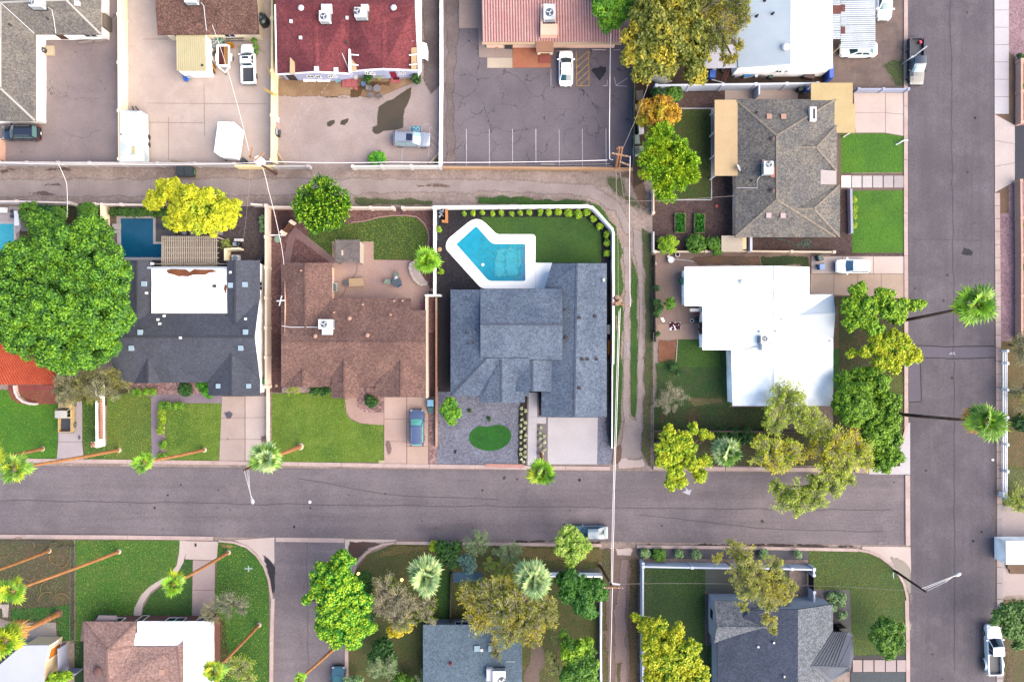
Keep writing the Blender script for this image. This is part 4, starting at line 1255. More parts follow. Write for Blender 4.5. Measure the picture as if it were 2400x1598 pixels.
MB().prism([W(*a,3.0)[:2]for a in T('a3','178 296 306 296 306 382 178 382')],2.75,3.0).build('porch_roof',mat('brown_porch_roof',(206,152,122),con=.08),h)
pr=MB()
for s in ('186 384 208 384 208 408 186 408','276 384 298 384 298 408 276 408'):
 pr.prism([W(*a)[:2]for a in T('a3',s)],0,2.75)
pr.build('porch_pillars',C_STUCCO,h,kind='stuff')
MB().prism([W(*a,2.4)[:2]for a in T('a3','190 376 296 376 296 386 190 386')],2.1,2.75).build('porch_arch',C_STUCCO,h)
ground('terrace',mat('grey_pink_terrace',(206,182,174),con=.07),'a2','1493 -200 1660 -200 1662 300 1700 300 1700 332 1888 332 1888 425 1640 425 1634 210 1493 210',8)
ground('terrace',mat('cream_terrace',(246,226,206),con=.05),'a2','1700 427 1888 427 1888 502 1700 502',8)
MB().prism([p[:2]for p in WT('a3','6 325 286 325 286 500 6 500')],0,.12).build('entrance_court',mat('salmon_paving',(230,152,118),(212,130,98),big=.3,con=.08,bump=.05),kind='structure')
ground('court_mat',mat('red_arch_mat',(204,110,100),con=.1),'a3','200 412 286 412 286 470 200 470',34)
x,y,z=on_roof(h,'g5','520 450')
aircon('white cooler on the peach platform of the pink tile roof',x,y,4.1,1.45,1.9,.8,0,fan=(0,-.1))
# 5 white metal roof and its carport
h=house('house','long house under a white ribbed metal gable roof behind the olive trees','a4','300 200')
HE=h
rf2(h,'roof',WHITEM,'a4','-80 -300 3.0  358 -300 4.3  660 -300 3.0  -30 500 3.0  356 474 4.3  664 502 3.0',[(0,3,4,1)],t=.1)
rf2(h,'roof',WHITEM2,'a4','358 -300 4.3  660 -300 3.0  356 474 4.3  664 502 3.0',[(0,2,3,1)],t=.1,label='brighter east slope of the white metal roof')  # whiter material puts the eastern light into this slope's colour
rb=MB()
for k in range(60):
 u=k/60
 for A_,B_ in (((358,-300+774*u,4.32),(-80+50*u,-300+800*u,3.02)),((358,-300+774*u,4.32),(660+4*u,-300+802*u,3.02))):
  p_,q_=W(*T('a4',A_[:2])[0],A_[2]),W(*T('a4',B_[:2])[0],B_[2])
  rb.bar(p_,q_,.05,.03)
rb.build('roof_ribs',WHITEM,h,kind='stuff')
rf2(h,'porch_roof',mat('lilac_white_roof',(232,230,244),con=.04),'a3','1380 330 2.6  1700 330 2.9  1700 498 2.9 1380 505 2.6',[(0,3,2,1)],t=.1)
w,Q=walls(h,W_STUCCO,'a4','-30 500 3.0  356 474 4.3  664 502 3.0 660 -300 3.0 -80 -300 3.0',.12,.1)
add_windows(h,Q,[(0,.85,.98,1.4,2.2),(1,.05,.12,1.4,2.2)])
vents(h,'a4','312 352',VENTM,'cap',.7)
vents(h,'a4','222 105 165 8 105 122',VENTD,'pipe',.4)
h=house('carport','corrugated metal carport with red brown patches over the white coupe','a4','820 200','carport')
def corrugated(root,code,s,z,pitch,m,name='roof_sheet',along='x',depth=.05,label=None):
 P=[Vector(W(*a,z))for a in T(code,s)]
 A,B_,C_,D_=P
 L_=(D_-A).length if along=='x' else (B_-A).length
 n=max(2,int(L_/pitch))*2
 V,F=[],[]
 for i in range(n+1):
  u=i/n
  a,b_=(A.lerp(D_,u),B_.lerp(C_,u))if along=='x' else (A.lerp(B_,u),D_.lerp(C_,u))
  dz=depth*(i%2)
  V+=[(a.x,a.y,z+dz),(b_.x,b_.y,z+dz)]
 F=[(2*i,2*i+1,2*i+3,2*i+2)for i in range(n)]
 b=MB().mesh(V,F)
 b.mesh([(x,y,q-.012)for x,y,q in V],[f[::-1]for f in F])
 return b.build(name,m,root,label=label)
for k in range(7):
 y0,y1=-60+k*60,-60+(k+1)*60-2
 corrugated(h,'a4','725 %g 977 %g 977 %g 722 %g'%(y0+6,y0,y1,y1+6),2.7+.012*(k%2),.22,GALV)
for k in range(5):
 y0,y1=-20+k*62,-20+(k+1)*62-2
 m_=RUSTM if k==1 else GALV
 corrugated(h,'a4','654 %g 721 %g 721 %g 654 %g'%(y0,y0,y1,y1),2.78,.2,m_,label='red brown roof sheet' if k==1 else None)
for s in ('726 35 755 35 755 88 726 88','726 196 755 196 755 250 726 250'):
 corrugated(h,'a4',s,2.79,.2,RUSTM,label='red brown roof sheet')
for s in ('716 345','716 60','966 20','966 330','716 -50','966 -50'):
 x,y,_=W(*T('a4',s)[0],2.7)
 MB().cyl((x,y,0),.06,2.66,8).build('post',mat('cream_post',(232,214,170),con=.05),h)
# 6 grey hip roofed house by the east street
h=house('house','grey hip roofed house with tan flat carport roof beside the east street','n','1840 400')
HG=h
rf2(h,'roof',SH_GREY2,'n','1723 233 2.8 1960 233 2.8 1960 556 2.8 1723 556 2.8 1821 318 4.5 1821 468 4.5',
 [(0,4,1),(1,4,5,2),(2,5,3),(3,5,4,0)])
rf2(h,'wing_roof',SH_GREY2,'n','1860 346 3.9 1914 346 3.9 1962 294 2.82 1962 402 2.82',[(0,1,2),(1,3,2),(0,3,1)],t=.05)
rf2(h,'wing_roof',SH_GREY2,'n','1860 490 3.95 1908 490 3.95 1969 434 2.82 1969 556 2.82',[(0,1,2),(1,3,2),(0,3,1)],t=.05)
w,Q=walls(h,P_STUCCO,'n','1723 233 2.8 1960 233 2.8 1960 556 2.8 1723 556 2.8',.55)
add_windows(h,Q,[(1,.6,.68,.8,2.1),(1,.75,.88,.8,2.1),(1,.48,.54,.1,2.2,'door',BROWNP),(2,.3,.45,.9,2.1),(3,.2,.35,.9,2.1)])
MB().prism([W(*a,2.95)[:2]for a in T('a4','485 1240 560 1252 683 1262 683 1358 560 1360 487 1375')],2.9,3.25).build('entry_roof',mat('pink_white_roof',(240,224,220),con=.05),h)
MB().prism([W(*a,2.9)[:2]for a in T('a3','1490 735 1645 735 1693 785 1693 1272 1668 1292 1490 1292')],2.72,2.9).build('patio_roof',TANROOF,h)
for s in ('1484 800','1484 960','1484 1130','1484 1285'):
 x,y,_=W(*T('a3',s)[0],2.7)
 MB().obox((x+.25,y,0),.14,.14,2.7).build('post',WHITEP,h)
ground('patio',CONCW,'a3','1462 795 1500 795 1500 1300 1462 1300',7)
MB().prism([W(*a,2.85)[:2]for a in T('a4','505 610 811 610 811 765 831 765 831 975 690 975 690 929 505 929')],2.62,2.85).build('carport_roof',TANROOF2,h)
for s in ('520 625','795 625','815 960','700 960'):
 x,y,_=W(*T('a4',s)[0],2.62)
 MB().obox((x,y,0),.16,.16,2.62).build('post',WHITEP,h)
ch=MB().prism([W(*a,3.9)[:2]for a in T('a4','497 786 546 786 546 890 497 890')],2.4,3.9).build('chimney',mat('white_chimney',(250,240,244),con=.04),h)
MB().prism([W(*a,3.93)[:2]for a in T('a4','522 800 534 800 534 872 522 872')],3.88,3.94).build('flue',VENTD,ch)
vents(h,'a4','194 860 299 860',VENTP,'box',.55)
vents(h,'b4','190 330 295 332',mat('pale_pink_vent',(250,220,220),con=.04),'box',.55)
vents(h,'a4','103 830 66 1330',VENTD,'pipe',.3)
vents(h,'a4','215 1025 215 1405',mat('brown_vent',(128,104,104),con=.1),'cap',.42)
vents(h,'a4','152 1186',VENTP,'box',.3)
x,y,z=on_roof(h,'a4','168 1250')
aircon('white rooftop cooler on the grey hip roof with a rusty duct',x,y,z+.2,1.15,1.6,.9,0,fan=(0,.38))
MB().obox((x+.78,y-.35,z-.1),.5,1.3,.55).build('duct',mat('rusty_pink_duct',(226,148,130),con=.1),h)
conduit('',h,'a3','1648 1382 1800 1382 1800 1325 1830 1290',.04)
dish('grey satellite dish on the tan patio roof','a3','1658 1242',2.92,20)
# 7 white painted L shaped house
h=house('house','white painted flat roofed L shaped house south of the grey hip roof','n','1820 800')
HH=h
rf2(h,'roof',WHITEM2,'n','1605 625 2.85 1815 623 3.7 1897 626 3.3 1897 690 3.3 1815 951 3.7 1953 951 2.85 1953 690 2.86 1953 794 2.85 1717 951 3.1 1714 820 3.1 1647 820 2.86 1647 717 2.86 1605 717 2.85',
 [(0,12,11,10,9,8,4,1),(1,4,5,7,6,3,2)],t=.2)
rf2(h,'wing_roof',WHITEM,'n','1852 741 3.46 1953 690 2.92 1958 735 3.44 1953 794 2.92',[(0,2,1),(0,3,2)],t=.05)
w,Q=walls(h,W_STUCCO,'n','1605 625 2.85 1815 623 3.7 1897 626 3.3 1897 690 3.0 1953 690 2.85 1953 951 2.85 1815 951 3.7 1717 951 3.1 1714 820 3.1 1647 820 2.86 1647 717 2.86 1605 717 2.85',.3)
add_windows(h,Q,[(8,.2,.4,.9,2.0),(8,.6,.75,.9,2.0),(9,.3,.6,.1,2.1,'door',BROWNP),(10,.2,.6,.9,2.0),(4,.2,.4,.9,2.1),(4,.6,.8,.9,2.1)])
rb=MB()
for k in range(28):
 yy=630+k*11.4
 for x0,x1,z0,z1 in ((1717 if yy>820 else (1648 if yy>717 else 1606),1815,3.06 if yy>820 else 2.9,3.715),(1815,1952 if yy>795 else 1852 if yy>690 else 1896,3.715,2.87 if yy>795 else 3.5 if yy>690 else 3.33)):
  rb.bar(W(x0,yy,z0+.012),W(x1,yy,z1+.012),.03,.012)
rb.build('roof_seams',WHITEM2,h,kind='stuff')
vents(h,'b3','1682 818',VENTM,'cap',.5)
vents(h,'b4','124 1180 245 1178 285 1090 640 1250',VENTM,'pipe',.3)
x,y,z=on_roof(h,'b4','140 1270')
aircon('white cooler with black fan on the white L shaped roof',x,y+.5,z+.2,.95,1.05,.9,0,duct=(.45,-.9,1.4,.9),fan=(0,.1))
conduit('',h,'b3','1800 1290 1640 1330',.03,VENTD)
corrugated(h,'f3','1325 800 1485 800 1485 842 1325 842',2.2,.3,mat('striped_awning',(214,216,222),con=.1),'awning',along='y')
conduit('',h,'b4','235 705 235 1240',.025)
# 8 blue-grey house with the white pool deck
h=house('house','large blue grey shingled house with stepped roofs below the white pool deck','n','1230 800')
HI=h
rf2(h,'side_roof',SH_BLUE,'n','1294 617 2.9 1352 617 4.2 1422 617 2.9 1346 977 4.2 1422 977 2.9 1269 977 2.9 1269 700 2.9',[(0,6,5,3,1),(1,3,4,2)],t=.2)
rf2(h,'side_roof',SH_BLUE,'n','1056 679 2.8 1140 679 4.1 1140 840 4.1 1056 928 2.8 1240 928 2.8 1240 840 4.1',[(0,3,2,1),(2,3,4,5)],t=.2)
rf2(h,'porch_gable',SH_BLUE,'n','1175 842 4.15 1175 943 3.5 1123 943 2.83 1123 870 2.9 1230 943 2.83 1230 870 2.9',[(0,3,2,1),(0,1,4,5)],t=.12)
rf2(h,'main_roof',SH_BLUE,'n','1126 677 3.9 1318 677 3.9 1126 760 5.1 1318 760 5.1 1126 843 3.9 1318 843 3.9',[(0,2,3,1),(2,4,5,3)],t=.25)
rf2(h,'entry_roof',SH_BLUE,'n','1205 844 3.25 1248 844 4.0 1296 844 3.25 1205 917 3.25 1248 917 4.0 1296 917 3.25',[(0,3,4,1),(1,4,5,2)],t=.2)
w,Q=walls(h,D_STUCCO,'n','1294 617 2.9 1352 617 4.2 1422 617 2.9 1422 977 2.9 1346 977 4.2 1269 977 2.9 1269 928 2.9 1056 928 2.8 1056 679 2.8 1294 679 2.8',.45,.2)
w2,Q2=walls(h,D_STUCCO,'n','1126 677 3.9 1318 677 3.9 1318 843 3.9 1126 843 3.9',.4,.2)
add_windows(h,Q,[(9,.3,.6,.1,2.3),(9,.7,.9,.9,2.2),(2,.2,.3,.9,2.1),(2,.5,.6,.9,2.1),(4,.1,.9,.1,2.3,'garage_door',G_STUCCO),(3,.1,.9,.1,2.3,'garage_door',G_STUCCO),(6,.2,.5,.7,2.2),(7,.3,.45,.9,2.1)],DARKP)
vents(h,'b2','1550 1190 1620 1170 1560 1270 1600 1265',VENTD,'pipe',.3)
vents(h,'b3','390 1020 390 1230 515 1385 555 1385 620 1385 495 1080 610 1070',VENTD,'box',.3)
vents(h,'c3','398 32 495 405',VENTD,'box',.32)
vents(h,'b3','670 802',VENTM,'pipe',.4)
# 9 rust brown house
h=house('house','rust brown shingled house with pink patio and three front gables','n','820 810')
HJ=h
rf2(h,'roof',SH_RUST,'n','659 803 4.3 998 803 4.3 998 727 3.1 963 727 3.1 963 699 2.7 659 699 2.7 659 906 2.7 998 906 2.7',[(0,5,4,3,2,1),(0,1,7,6)],t=.2)
rf2(h,'rear_wing_roof',SH_RUST,'n','659 616 2.7 716 616 3.8 778 616 2.7 659 699 2.72 716 776 3.88 778 699 2.72',[(0,3,4,1),(1,4,5,2)],t=.1)
for g in ('710 862 3.4 710 907 3.4 664 907 2.73 756 907 2.73',):
 rf2(h,'front_gable',SH_RUST,'n',g,[(0,2,1),(0,1,3)],t=.05)
rf2(h,'front_gable',SH_RUST,'n','807 835 3.72 807 933 3.72 777 933 3.0 777 880 3.1 841 933 2.95 841 880 3.05',[(0,3,2,1),(0,1,4,5)],t=.15)
rf2(h,'front_gable',SH_RUST,'n','940 836 3.72 940 930 3.72 880 930 2.75 880 900 2.9 998 930 2.75 998 880 2.95',[(0,3,2,1),(0,1,4,5)],t=.1)
w,Q=walls(h,P_STUCCO,'n','659 616 2.7 716 616 3.8 778 616 2.7 778 699 2.7 963 699 2.7 963 727 3.1 998 727 3.1 998 930 2.8 880 930 2.8 880 906 2.7 659 906 2.7 659 803 4.3',.4)
add_windows(h,Q,[(3,.15,.5,.1,2.1),(3,.65,.85,.9,2.1),(7,.1,.9,.1,2.2,'garage_door',WHITEP),(9,.1,.3,.8,2.0),(9,.5,.6,.8,2.0),(2,.3,.6,.9,2.1)])
vents(h,'b2','690 1085 440 1215 822 1208',VENTP,'cap',.42)
vents(h,'b2','990 1060 785 985 1015 958 1078 958 574 1043 335 735',VENTP,'pipe',.3)
conduit('',h,'b2','192 1140 260 1150 480 1150',.05)
x,y,z=on_roof(h,'b2','530 1130')
aircon('white rooftop cooler on the rust brown roof',x,y,z+.2,1.75,1.2,.95,0,duct=(.05,-.95,1.3,.7),fan=(-.2,0))
b=MB()
x,y,z=on_roof(h,'b2','205 960')
r_=thing('roof_antenna','white cross shaped antenna on the rust brown roof by the cream wall','antenna',(x,y,z))
MB().tube([(x,y,z-.05),(x,y,z+1.2)],.03,5).build('mast',VENTM,r_)
MB().obox((x,y,z+1.15),1.0,.14,.06,.1).build('reflector_arm',VENTM,r_)
MB().obox((x,y,z+1.22),.12,1.3,.05,-.25).build('dipole_arm',VENTM,r_)
# 10 slate house with white flat roof
h=house('house','slate grey shingled house with a stained white flat roof and a beige pergola','n','440 790')
HK=h
rf2(h,'roof',SH_SLATE,'n','262 790 4.4 596 790 4.4 607 700 2.8 262 700 2.8 609 896 2.7 262 896 2.7',[(0,3,2,1),(0,1,4,5)],t=.2)
rf2(h,'wing_roof',SH_SLATE,'n','551 610 3.9 551 760 3.95 532 735 3.56 532 610 3.5 609 610 2.7 609 701 2.82',[(0,3,2,1),(0,1,5,4)],t=.12)
rf2(h,'wing_roof',SH_SLATE,'n','320 610 3.7 320 752 3.8 355 733 3.3 355 610 3.2 262 610 2.7 262 701 2.82',[(0,1,2,3),(0,4,5,1)],t=.12)
rf2(h,'front_gable',SH_SLATE,'n','542 826 3.8 542 927 3.8 488 927 2.74 488 896 2.8 609 927 2.74 609 890 2.85',[(0,3,2,1),(0,1,4,5)],t=.15)
rf2(h,'front_gable',SH_SLATE,'n','346 838 3.6 346 898 3.6 315 898 2.74 379 898 2.74',[(0,2,1),(0,1,3)],t=.05)
rf2(h,'flat_roof',FOAMW,'n','355 628 3.3 532 628 3.3 532 734 3.62 355 734 3.62',[(0,3,2,1)],t=.2)
MB().prism([W(*a,3.4)[:2]for a in T('b1','1082 706 1690 706 1690 722 1082 722')],3.1,3.42).build('parapet',mat('pale_blue_trim',(214,226,244),con=.04),h)
st=mat('mud_stain',(156,96,64),(128,74,46),big=.8,con=.2)
b=MB()
for s in ('1225 735 1260 724 1370 724 1395 740 1420 724 1560 726 1600 738 1540 752 1470 765 1420 770 1340 780 1280 765 1240 752','1655 830 1668 850 1668 900 1662 915 1648 870'):
 b.poly([(x,y,3.36+.0026*max(0,0)+.012)for x,y in rough_edge([W(*a,3.36)[:2]for a in T('b1',s)],.05,.5)])
MBst=b
P_=[]
for x,y,z in b.v:
 P_.append((x,y,max(roofz(V,F,x,y)for V,F in ROOFS[h.name])+.008))
b.v=P_
o=b.build('water_stain',st,h)
w,Q=walls(h,W_STUCCO,'n','262 610 2.7 320 610 3.7 355 612 3.2 532 612 3.2 551 610 3.9 609 610 2.7 607 700 2.8 596 790 4.4 609 896 2.7 609 927 2.74 488 927 2.74 488 896 2.7 262 896 2.7',.3)
add_windows(h,Q,[(8,.15,.3,1.2,2.0),(5,.5,.75,1.0,2.0),(9,.15,.85,.1,2.2,'garage_door',G_STUCCO),(11,.2,.35,.8,2.0),(11,.6,.75,.8,2.0),(2,.2,.4,.1,2.2)])
vents(h,'b1','1062 833 1698 843 1803 838 1035 1188 1808 1186 970 1305 1773 1304',mat('pale_blue_vent',(196,224,244),con=.05),'box',.55)
vents(h,'c1','1608 390 1830 390',mat('pale_blue_vent'),'box',.5)
vents(h,'b1','1080 900 1178 1125 1210 1068 1165 1095 1120 685 1697 748 1808 1090 1330 1228',VENTM,'box',.28)
vents(h,'b1','1580 850',VENTD,'pipe',.5)
h=house('pergola','beige slatted pergola between the dark pool and the white flat roof','b1','1390 590','pergola')
PG=mat('beige_pergola_paint',(218,204,188),(206,190,174),con=.07)
for k in range(30):
 xx=1190+k*13.8
 p_,q_=[W(*a,2.75)for a in T('b1','%g 480 %g 704'%(xx,xx))]
 MB().bar(p_,q_,.11,.09).build('slat',PG,h)
for yy in (515,565,605,640,675):
 p_,q_=[W(*a,2.65)for a in T('b1','1188 %g 1606 %g'%(yy,yy))]
 MB().bar(p_,q_,.09,.16).build('beam',PG,h)
for s in ('1195 490','1598 490','1395 490'):
 x,y,_=W(*T('b1',s)[0],2.5)
 MB().obox((x,y,0),.16,.16,2.5).build('post',PG,h)
MB().bar(W(*T('b1','1188 492')[0],2.62),W(*T('b1','1604 492')[0],2.62),.14,.22).build('beam',PG,h)
# 11 orange tiled house
h=house('house','orange clay tile roofed house at the picture edge beside the huge green tree','c1','150 200')
HL=h
rf2(h,'roof_deck',mat('orange_tile_bed',(200,84,54),con=.1),'c1','-500 45 4.2 170 45 4.2 448 378 2.8 -500 378 2.8 448 -260 2.8 -500 -260 2.8',[(0,3,2,1),(0,1,4,5),(1,2,4)])
P4=[W(*p)for p in T3('c1','-500 45 4.2 170 45 4.2 448 378 2.8 -500 378 2.8')]
barrel_tiles(h,P4[0],P4[1],P4[2],P4[3],.26,.4,TILEO)
P4=[W(*p)for p in T3('c1','-500 -260 2.8 448 -260 2.8 170 45 4.2 -500 45 4.2')]
barrel_tiles(h,P4[3],P4[2],P4[1],P4[0],.26,.4,TILEO)
b=MB()
q_=[W(*p)for p in T3('c1','-500 45 4.3 170 45 4.3 448 378 2.9')]
MB().tube(q_[:2],.13,6).tube(q_[1:],.12,6).build('ridge_tiles',TILEO,h)
w,Q=walls(h,W_STUCCO,'c1','-500 378 2.8 448 378 2.8 448 -260 2.8 -500 -260 2.8',.5)
add_windows(h,Q,[(0,.7,.8,.9,2.1),(0,.6,.66,.1,2.1,'door',BROWNP)])
# 12-15 houses along the bottom
h=house('house','pink brown hip roofed house with white flat roof sections on the corner lawn','d1','1100 1200')
HM=h
rf2(h,'roof',SH_PINK,'d1','700 913 2.8 1150 913 2.8 895 1155 4.2 1112 1122 3.2 1480 1122 3.2 1532 1076 3.1 1532 1700 3.1 895 1500 4.2 700 1700 2.8',
 [(0,2,1),(0,8,7,2),(1,2,3),(2,7,3),(3,7,6,4),(4,6,5)])
MB().prism([W(*a,3.0)[:2]for a in T('d1','1150 913 1785 913 1785 1700 1532 1700 1532 1076 1482 1122 1112 1122 1118 1060 1130 1056 1136 1010 1146 1006')],2.8,3.0).build('flat_roof',FOAMW,h)
w,Q=walls(h,mat('red_brick_wall',(150,98,90),con=.15),'d1','700 913 2.8 1785 913 2.8 1785 1700 2.8 700 1700 2.8',.35)
add_windows(h,Q,[(0,.12,.25,.8,2.1),(0,.36,.42,.1,2.1,'door',BROWNP),(0,.6,.75,.8,2.1),(0,.85,.97,.8,2.1)])
MB().prism([W(*a,2.4)[:2]for a in T('d1','830 858 975 862 980 905 800 908')],2.3,2.5).build('window_awning',mat('grey_awning',(150,136,146),con=.1),h)
ground('porch_step',BRICKP,'d1','1090 882 1600 885 1600 915 1080 915',9)
vents(h,'d1','825 1322',mat('brown_turbine',(142,100,100),con=.1),'cap',.8)
vents(h,'d1','1358 1330',VENTP,'box',.6)
h=house('house','low white roofed house with tan walls and an orange door at the bottom edge','f8','300 1300')
rf2(h,'roof',mat('white_granule_roof',(232,236,250),(222,226,240),con=.05,fine=8),'f8','-400 1500 2.9 -10 1275 2.9 372 948 2.9 828 944 2.9 745 1300 2.9 720 1900 2.9 -400 1900 2.9',[(0,1,2,3,4,5,6)])
w,Q=walls(h,T_STUCCO,'f8','-400 1500 2.9 -10 1275 2.9 372 948 2.9 828 944 2.9 745 1300 2.9 720 1900 2.9 -400 1900 2.9',.12)
add_windows(h,Q,[(3,.25,.85,.1,2.3,'door',mat('orange_door',(244,150,30),con=.06)),(3,.01,.12,1,2.1)])
h=house('house','flat looking blue grey shingled house under the willow like tree','d2','1800 1250')
HO=h
rf2(h,'roof',SH_COOL,'d2','1397 940 2.8 2225 940 2.8 2225 1900 4.1 1397 1900 4.1 2225 2800 2.8 1397 2800 2.8',[(0,3,2,1),(3,5,4,2)])
w,Q=walls(h,G_STUCCO,'d2','1397 940 2.8 2225 940 2.8 2225 2800 2.8 1397 2800 2.8',.4)
add_windows(h,Q,[(0,.3,.45,.9,2.1),(0,.7,.8,.9,2.1)])
vents(h,'d2','1850 1135 1967 1135',mat('pale_blue_vent'),'box',.62)
vents(h,'d2','1840 1012 1888 1148',VENTM,'box',.3)
vents(h,'d2','1628 1262',mat('red_vent',(150,70,76),con=.1),'pipe',.5)
x,y,z=on_roof(h,'d2','2015 1345')
aircon('white cooler with brown fan on the blue grey roof at the bottom edge',x+.3,y,z+.2,1.6,1.6,.9,0,duct=(-1.2,.1,.8,1.5),fan=(.35,-.45))
conduit('',h,'d2','2090 1245 2170 1245',.03)
h=house('house','dark slate corner house with a seamed metal entrance roof by the east street','d4','300 1100')
HP=h
rf2(h,'wing_roof',SH_ASH,'d3','1692 742 2.9 1712 962 4.2 1692 1092 2.9 2330 742 2.9 2330 962 4.2 2330 1092 2.9',[(0,1,4,3),(1,2,5,4)],t=.15)
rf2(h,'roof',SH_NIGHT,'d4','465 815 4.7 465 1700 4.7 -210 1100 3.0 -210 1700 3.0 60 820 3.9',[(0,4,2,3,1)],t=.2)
rf2(h,'roof',SH_ASH,'d4','465 815 4.7 465 1700 4.7 757 770 2.9 757 1700 2.9',[(0,1,3,2)],t=.2,label='lighter east slope of the dark slate roof')  # paler shingles paint the light from the east onto this slope
SEAM=mat('dark_seamed_metal',(70,84,112),(64,78,104),con=.06,rough=.4,metal=.3,bump=0)
P_='570 1288 4.05 888 1300 3.9 760 1000 2.95 895 1002 2.95 922 1035 2.95 932 1188 2.95 895 1330 2.95 725 1420 3.2'
rf2(h,'entrance_roof',SEAM,'d4',P_,[(0,1,5,4,3,2),(0,7,6,1),(1,6,5)],t=.1)
vv=[Vector(W(*p))for p in T3('d4',P_)]
for k in range(11):
 u=k/11
 a_=vv[0].lerp(vv[1],u)
 b_=vv[2].lerp(vv[3],min(1,u*1.4))if u<.72 else vv[4].lerp(vv[5],(u-.72)/.28)
 MB().bar(tuple(a_+Vector((0,0,.05))),tuple(b_+Vector((0,0,.05))),.05,.05).build('standing_seam',mat('seam_edge',(40,48,70),con=.04,rough=.4),h)
 b_=vv[7].lerp(vv[6],u)
 MB().bar(tuple(a_+Vector((0,0,.05))),tuple(b_+Vector((0,0,.05))),.05,.05).build('standing_seam',mat('seam_edge'),h)
w,Q=walls(h,mat('pale_blue_stucco',(214,222,240),(204,212,230),con=.05),'d3','1692 742 2.9 1712 962 4.2 1692 1092 2.9 2330 1092 2.9 2330 742 2.9',.12)
p_,q_=Vector(Q[0]).lerp(Vector(Q[1]),.55),Vector(Q[0]).lerp(Vector(Q[1]),.98)
opening(h,q_,p_,1.0,2.1,DARKP,GLASS,'window')
w2,Q2=walls(h,mat('pale_blue_stucco'),'d4','757 770 2.9 465 815 4.7 60 820 3.9 -210 1100 3.0 -210 1700 3.0 757 1700 2.9',.15)
w3,Q3=walls(h,DARKP,'d4','895 1002 2.95 922 1035 2.95 932 1188 2.95 895 1330 2.95 725 1420 2.95 757 1000 2.95',.5)
MB().prism([W(*a)[:2]for a in T('d4','762 930 820 925 890 998 762 1000')],0,1.6).build('entry_screen',DARKP,h)
vents(h,'d3','2180 1080 2280 1375',VENTD,'pipe',.45)
vents(h,'d4','125 1115 255 1080 345 1365',VENTM,'pipe',.4)
MB().prism([p[:2]for p in WT('f6','1462 0 1800 0 1800 165 1462 165')],0,.3).build('loading_step',SOIL,kind='structure')
h=house('shed','white flat roofed shed with brown base at the east picture edge','g8','620 650','shed')
MB().prism([W(*a,2.3)[:2]for a in T('g8','528 528 1100 520 1100 772 530 772')],2.15,2.3).build('roof',mat('white_shed_roof',(252,248,250),con=.03),h)
walls(h,W_STUCCO,'g8','530 530 2.2 1100 524 2.2 1100 770 2.2 532 770 2.2',.03,.02,rise=0)
MB().prism([W(*a)[:2]for a in T('g8','545 790 1100 800 1100 870 560 862')],0,.25).build('plinth',SOIL,h)
# walls and fences (ground lines)
def n2(s,code='n'):
 return WT(code,s)
wall_run('tall cream wall between the grey L shaped roof and the pale concrete yard',C_STUCCO,n2('297 -60 299 382'),h=1.95,t=.22,pil=6)
wall_run('long yellow cream wall beside the red roofed building',Y_STUCCO,n2('650 -60 650 180 649 384'),h=2.0,t=.24,pil=5.5)
wall_run('white wall between the puddled yard and the cracked car park',W_STUCCO,n2('1036 -60 1036 200 1034 392'),h=1.3,t=.32)
wall_run('pale block wall along the alley behind the two western yards',mat('pale_block',(216,208,206),(200,190,190),con=.08,k=1.5),n2('-60 388 300 390 470 391 560 392'),h=1.7,t=.2,pil=4.4)
wall_run('cream wall stub on the alley by the leaning utility pole',Y_STUCCO,n2('562 395 650 396'),h=1.5,t=.22)
wall_run('light grey wall along the alley west of the yard gateway',mat('pale_block'),n2('652 396 728 395'),h=1.3,t=.22,pil=3)
wall_run('white wall along the alley behind the disabled parking bay',mat('off_white_block',(240,234,232),con=.06,k=1.5),n2('832 396 1034 395'),h=1.35,t=.24,pil=4)
wall_run('low orange tan wall along the alley end of the cracked car park',mat('tan_wall_paint',(240,192,146),(228,176,130),con=.08),n2('1042 396 1250 397 1478 399'),h=.9,t=.24)
for lb,s in (('short diagonal beam in the yellow wall corner','a2 148 1105 225 1218'),('diagonal timber in the corner by the silver car','a2 1350 1122 1275 1208')):
 c,s=s.split(' ',1)
 p=WT(c,s)
 o=MB().bar((p[0][0],p[0][1],.3),(p[1][0],p[1][1],.3),.28,.3).build('corner_beam',mat('pale_timber',(236,208,184),con=.08))
 tag(o,lb,'beam')
wall_run('pale wall on the alley above the turquoise pool',mat('pink_white_block',(244,226,220),con=.06,k=1.5),n2('-80 477 60 478 180 481'),h=1.6,t=.22,pil=4.6)
wall_run('pale wall on the alley above the dark blue pool',mat('pink_white_block'),n2('238 484 300 485 380 486'),h=1.6,t=.22,pil=4.6)
wall_run('cream wall between the shrubs and the dark blue pool',C_STUCCO,n2('255 484 256 540'),h=1.7,t=.25)
wall_run('white wall corner on the alley west of the maroon gravel',mat('pink_white_block'),n2('600 484 625 486'),h=1.6,t=.2)
wall_run('cream pink wall between the slate roofed house and the brown gravel strip',mat('cream_pink_block',(246,224,206),(234,210,196),con=.06,k=1.5),n2('634 488 634 560 634 700 634 905'),h=1.75,t=.24,pil=3.9)
wall_run('low cream wall beside the pale driveway',mat('cream_pink_block'),n2('631 905 631 1035'),h=.8,t=.2)
wall_run('wall along the alley over the kidney shaped lawn',mat('cream_pink_block'),n2('640 490 690 490'),h=1.5,t=.2)
wall_run('wall along the alley beside the gap in the kidney lawn yard',mat('cream_pink_block'),n2('822 491 925 492'),h=1.5,t=.2,pil=3)
wall_run('wall along the alley at the corner of the pool yard',mat('cream_pink_block'),n2('948 492 1018 492'),h=1.5,t=.2,pil=3)
wall_run('low white kerb wall closing off the maroon gravel corner',WHITEP,n2('628 552 668 552'),h=.4,t=.14)
WW=mat('bright_white_wall',(255,252,252),con=.03)
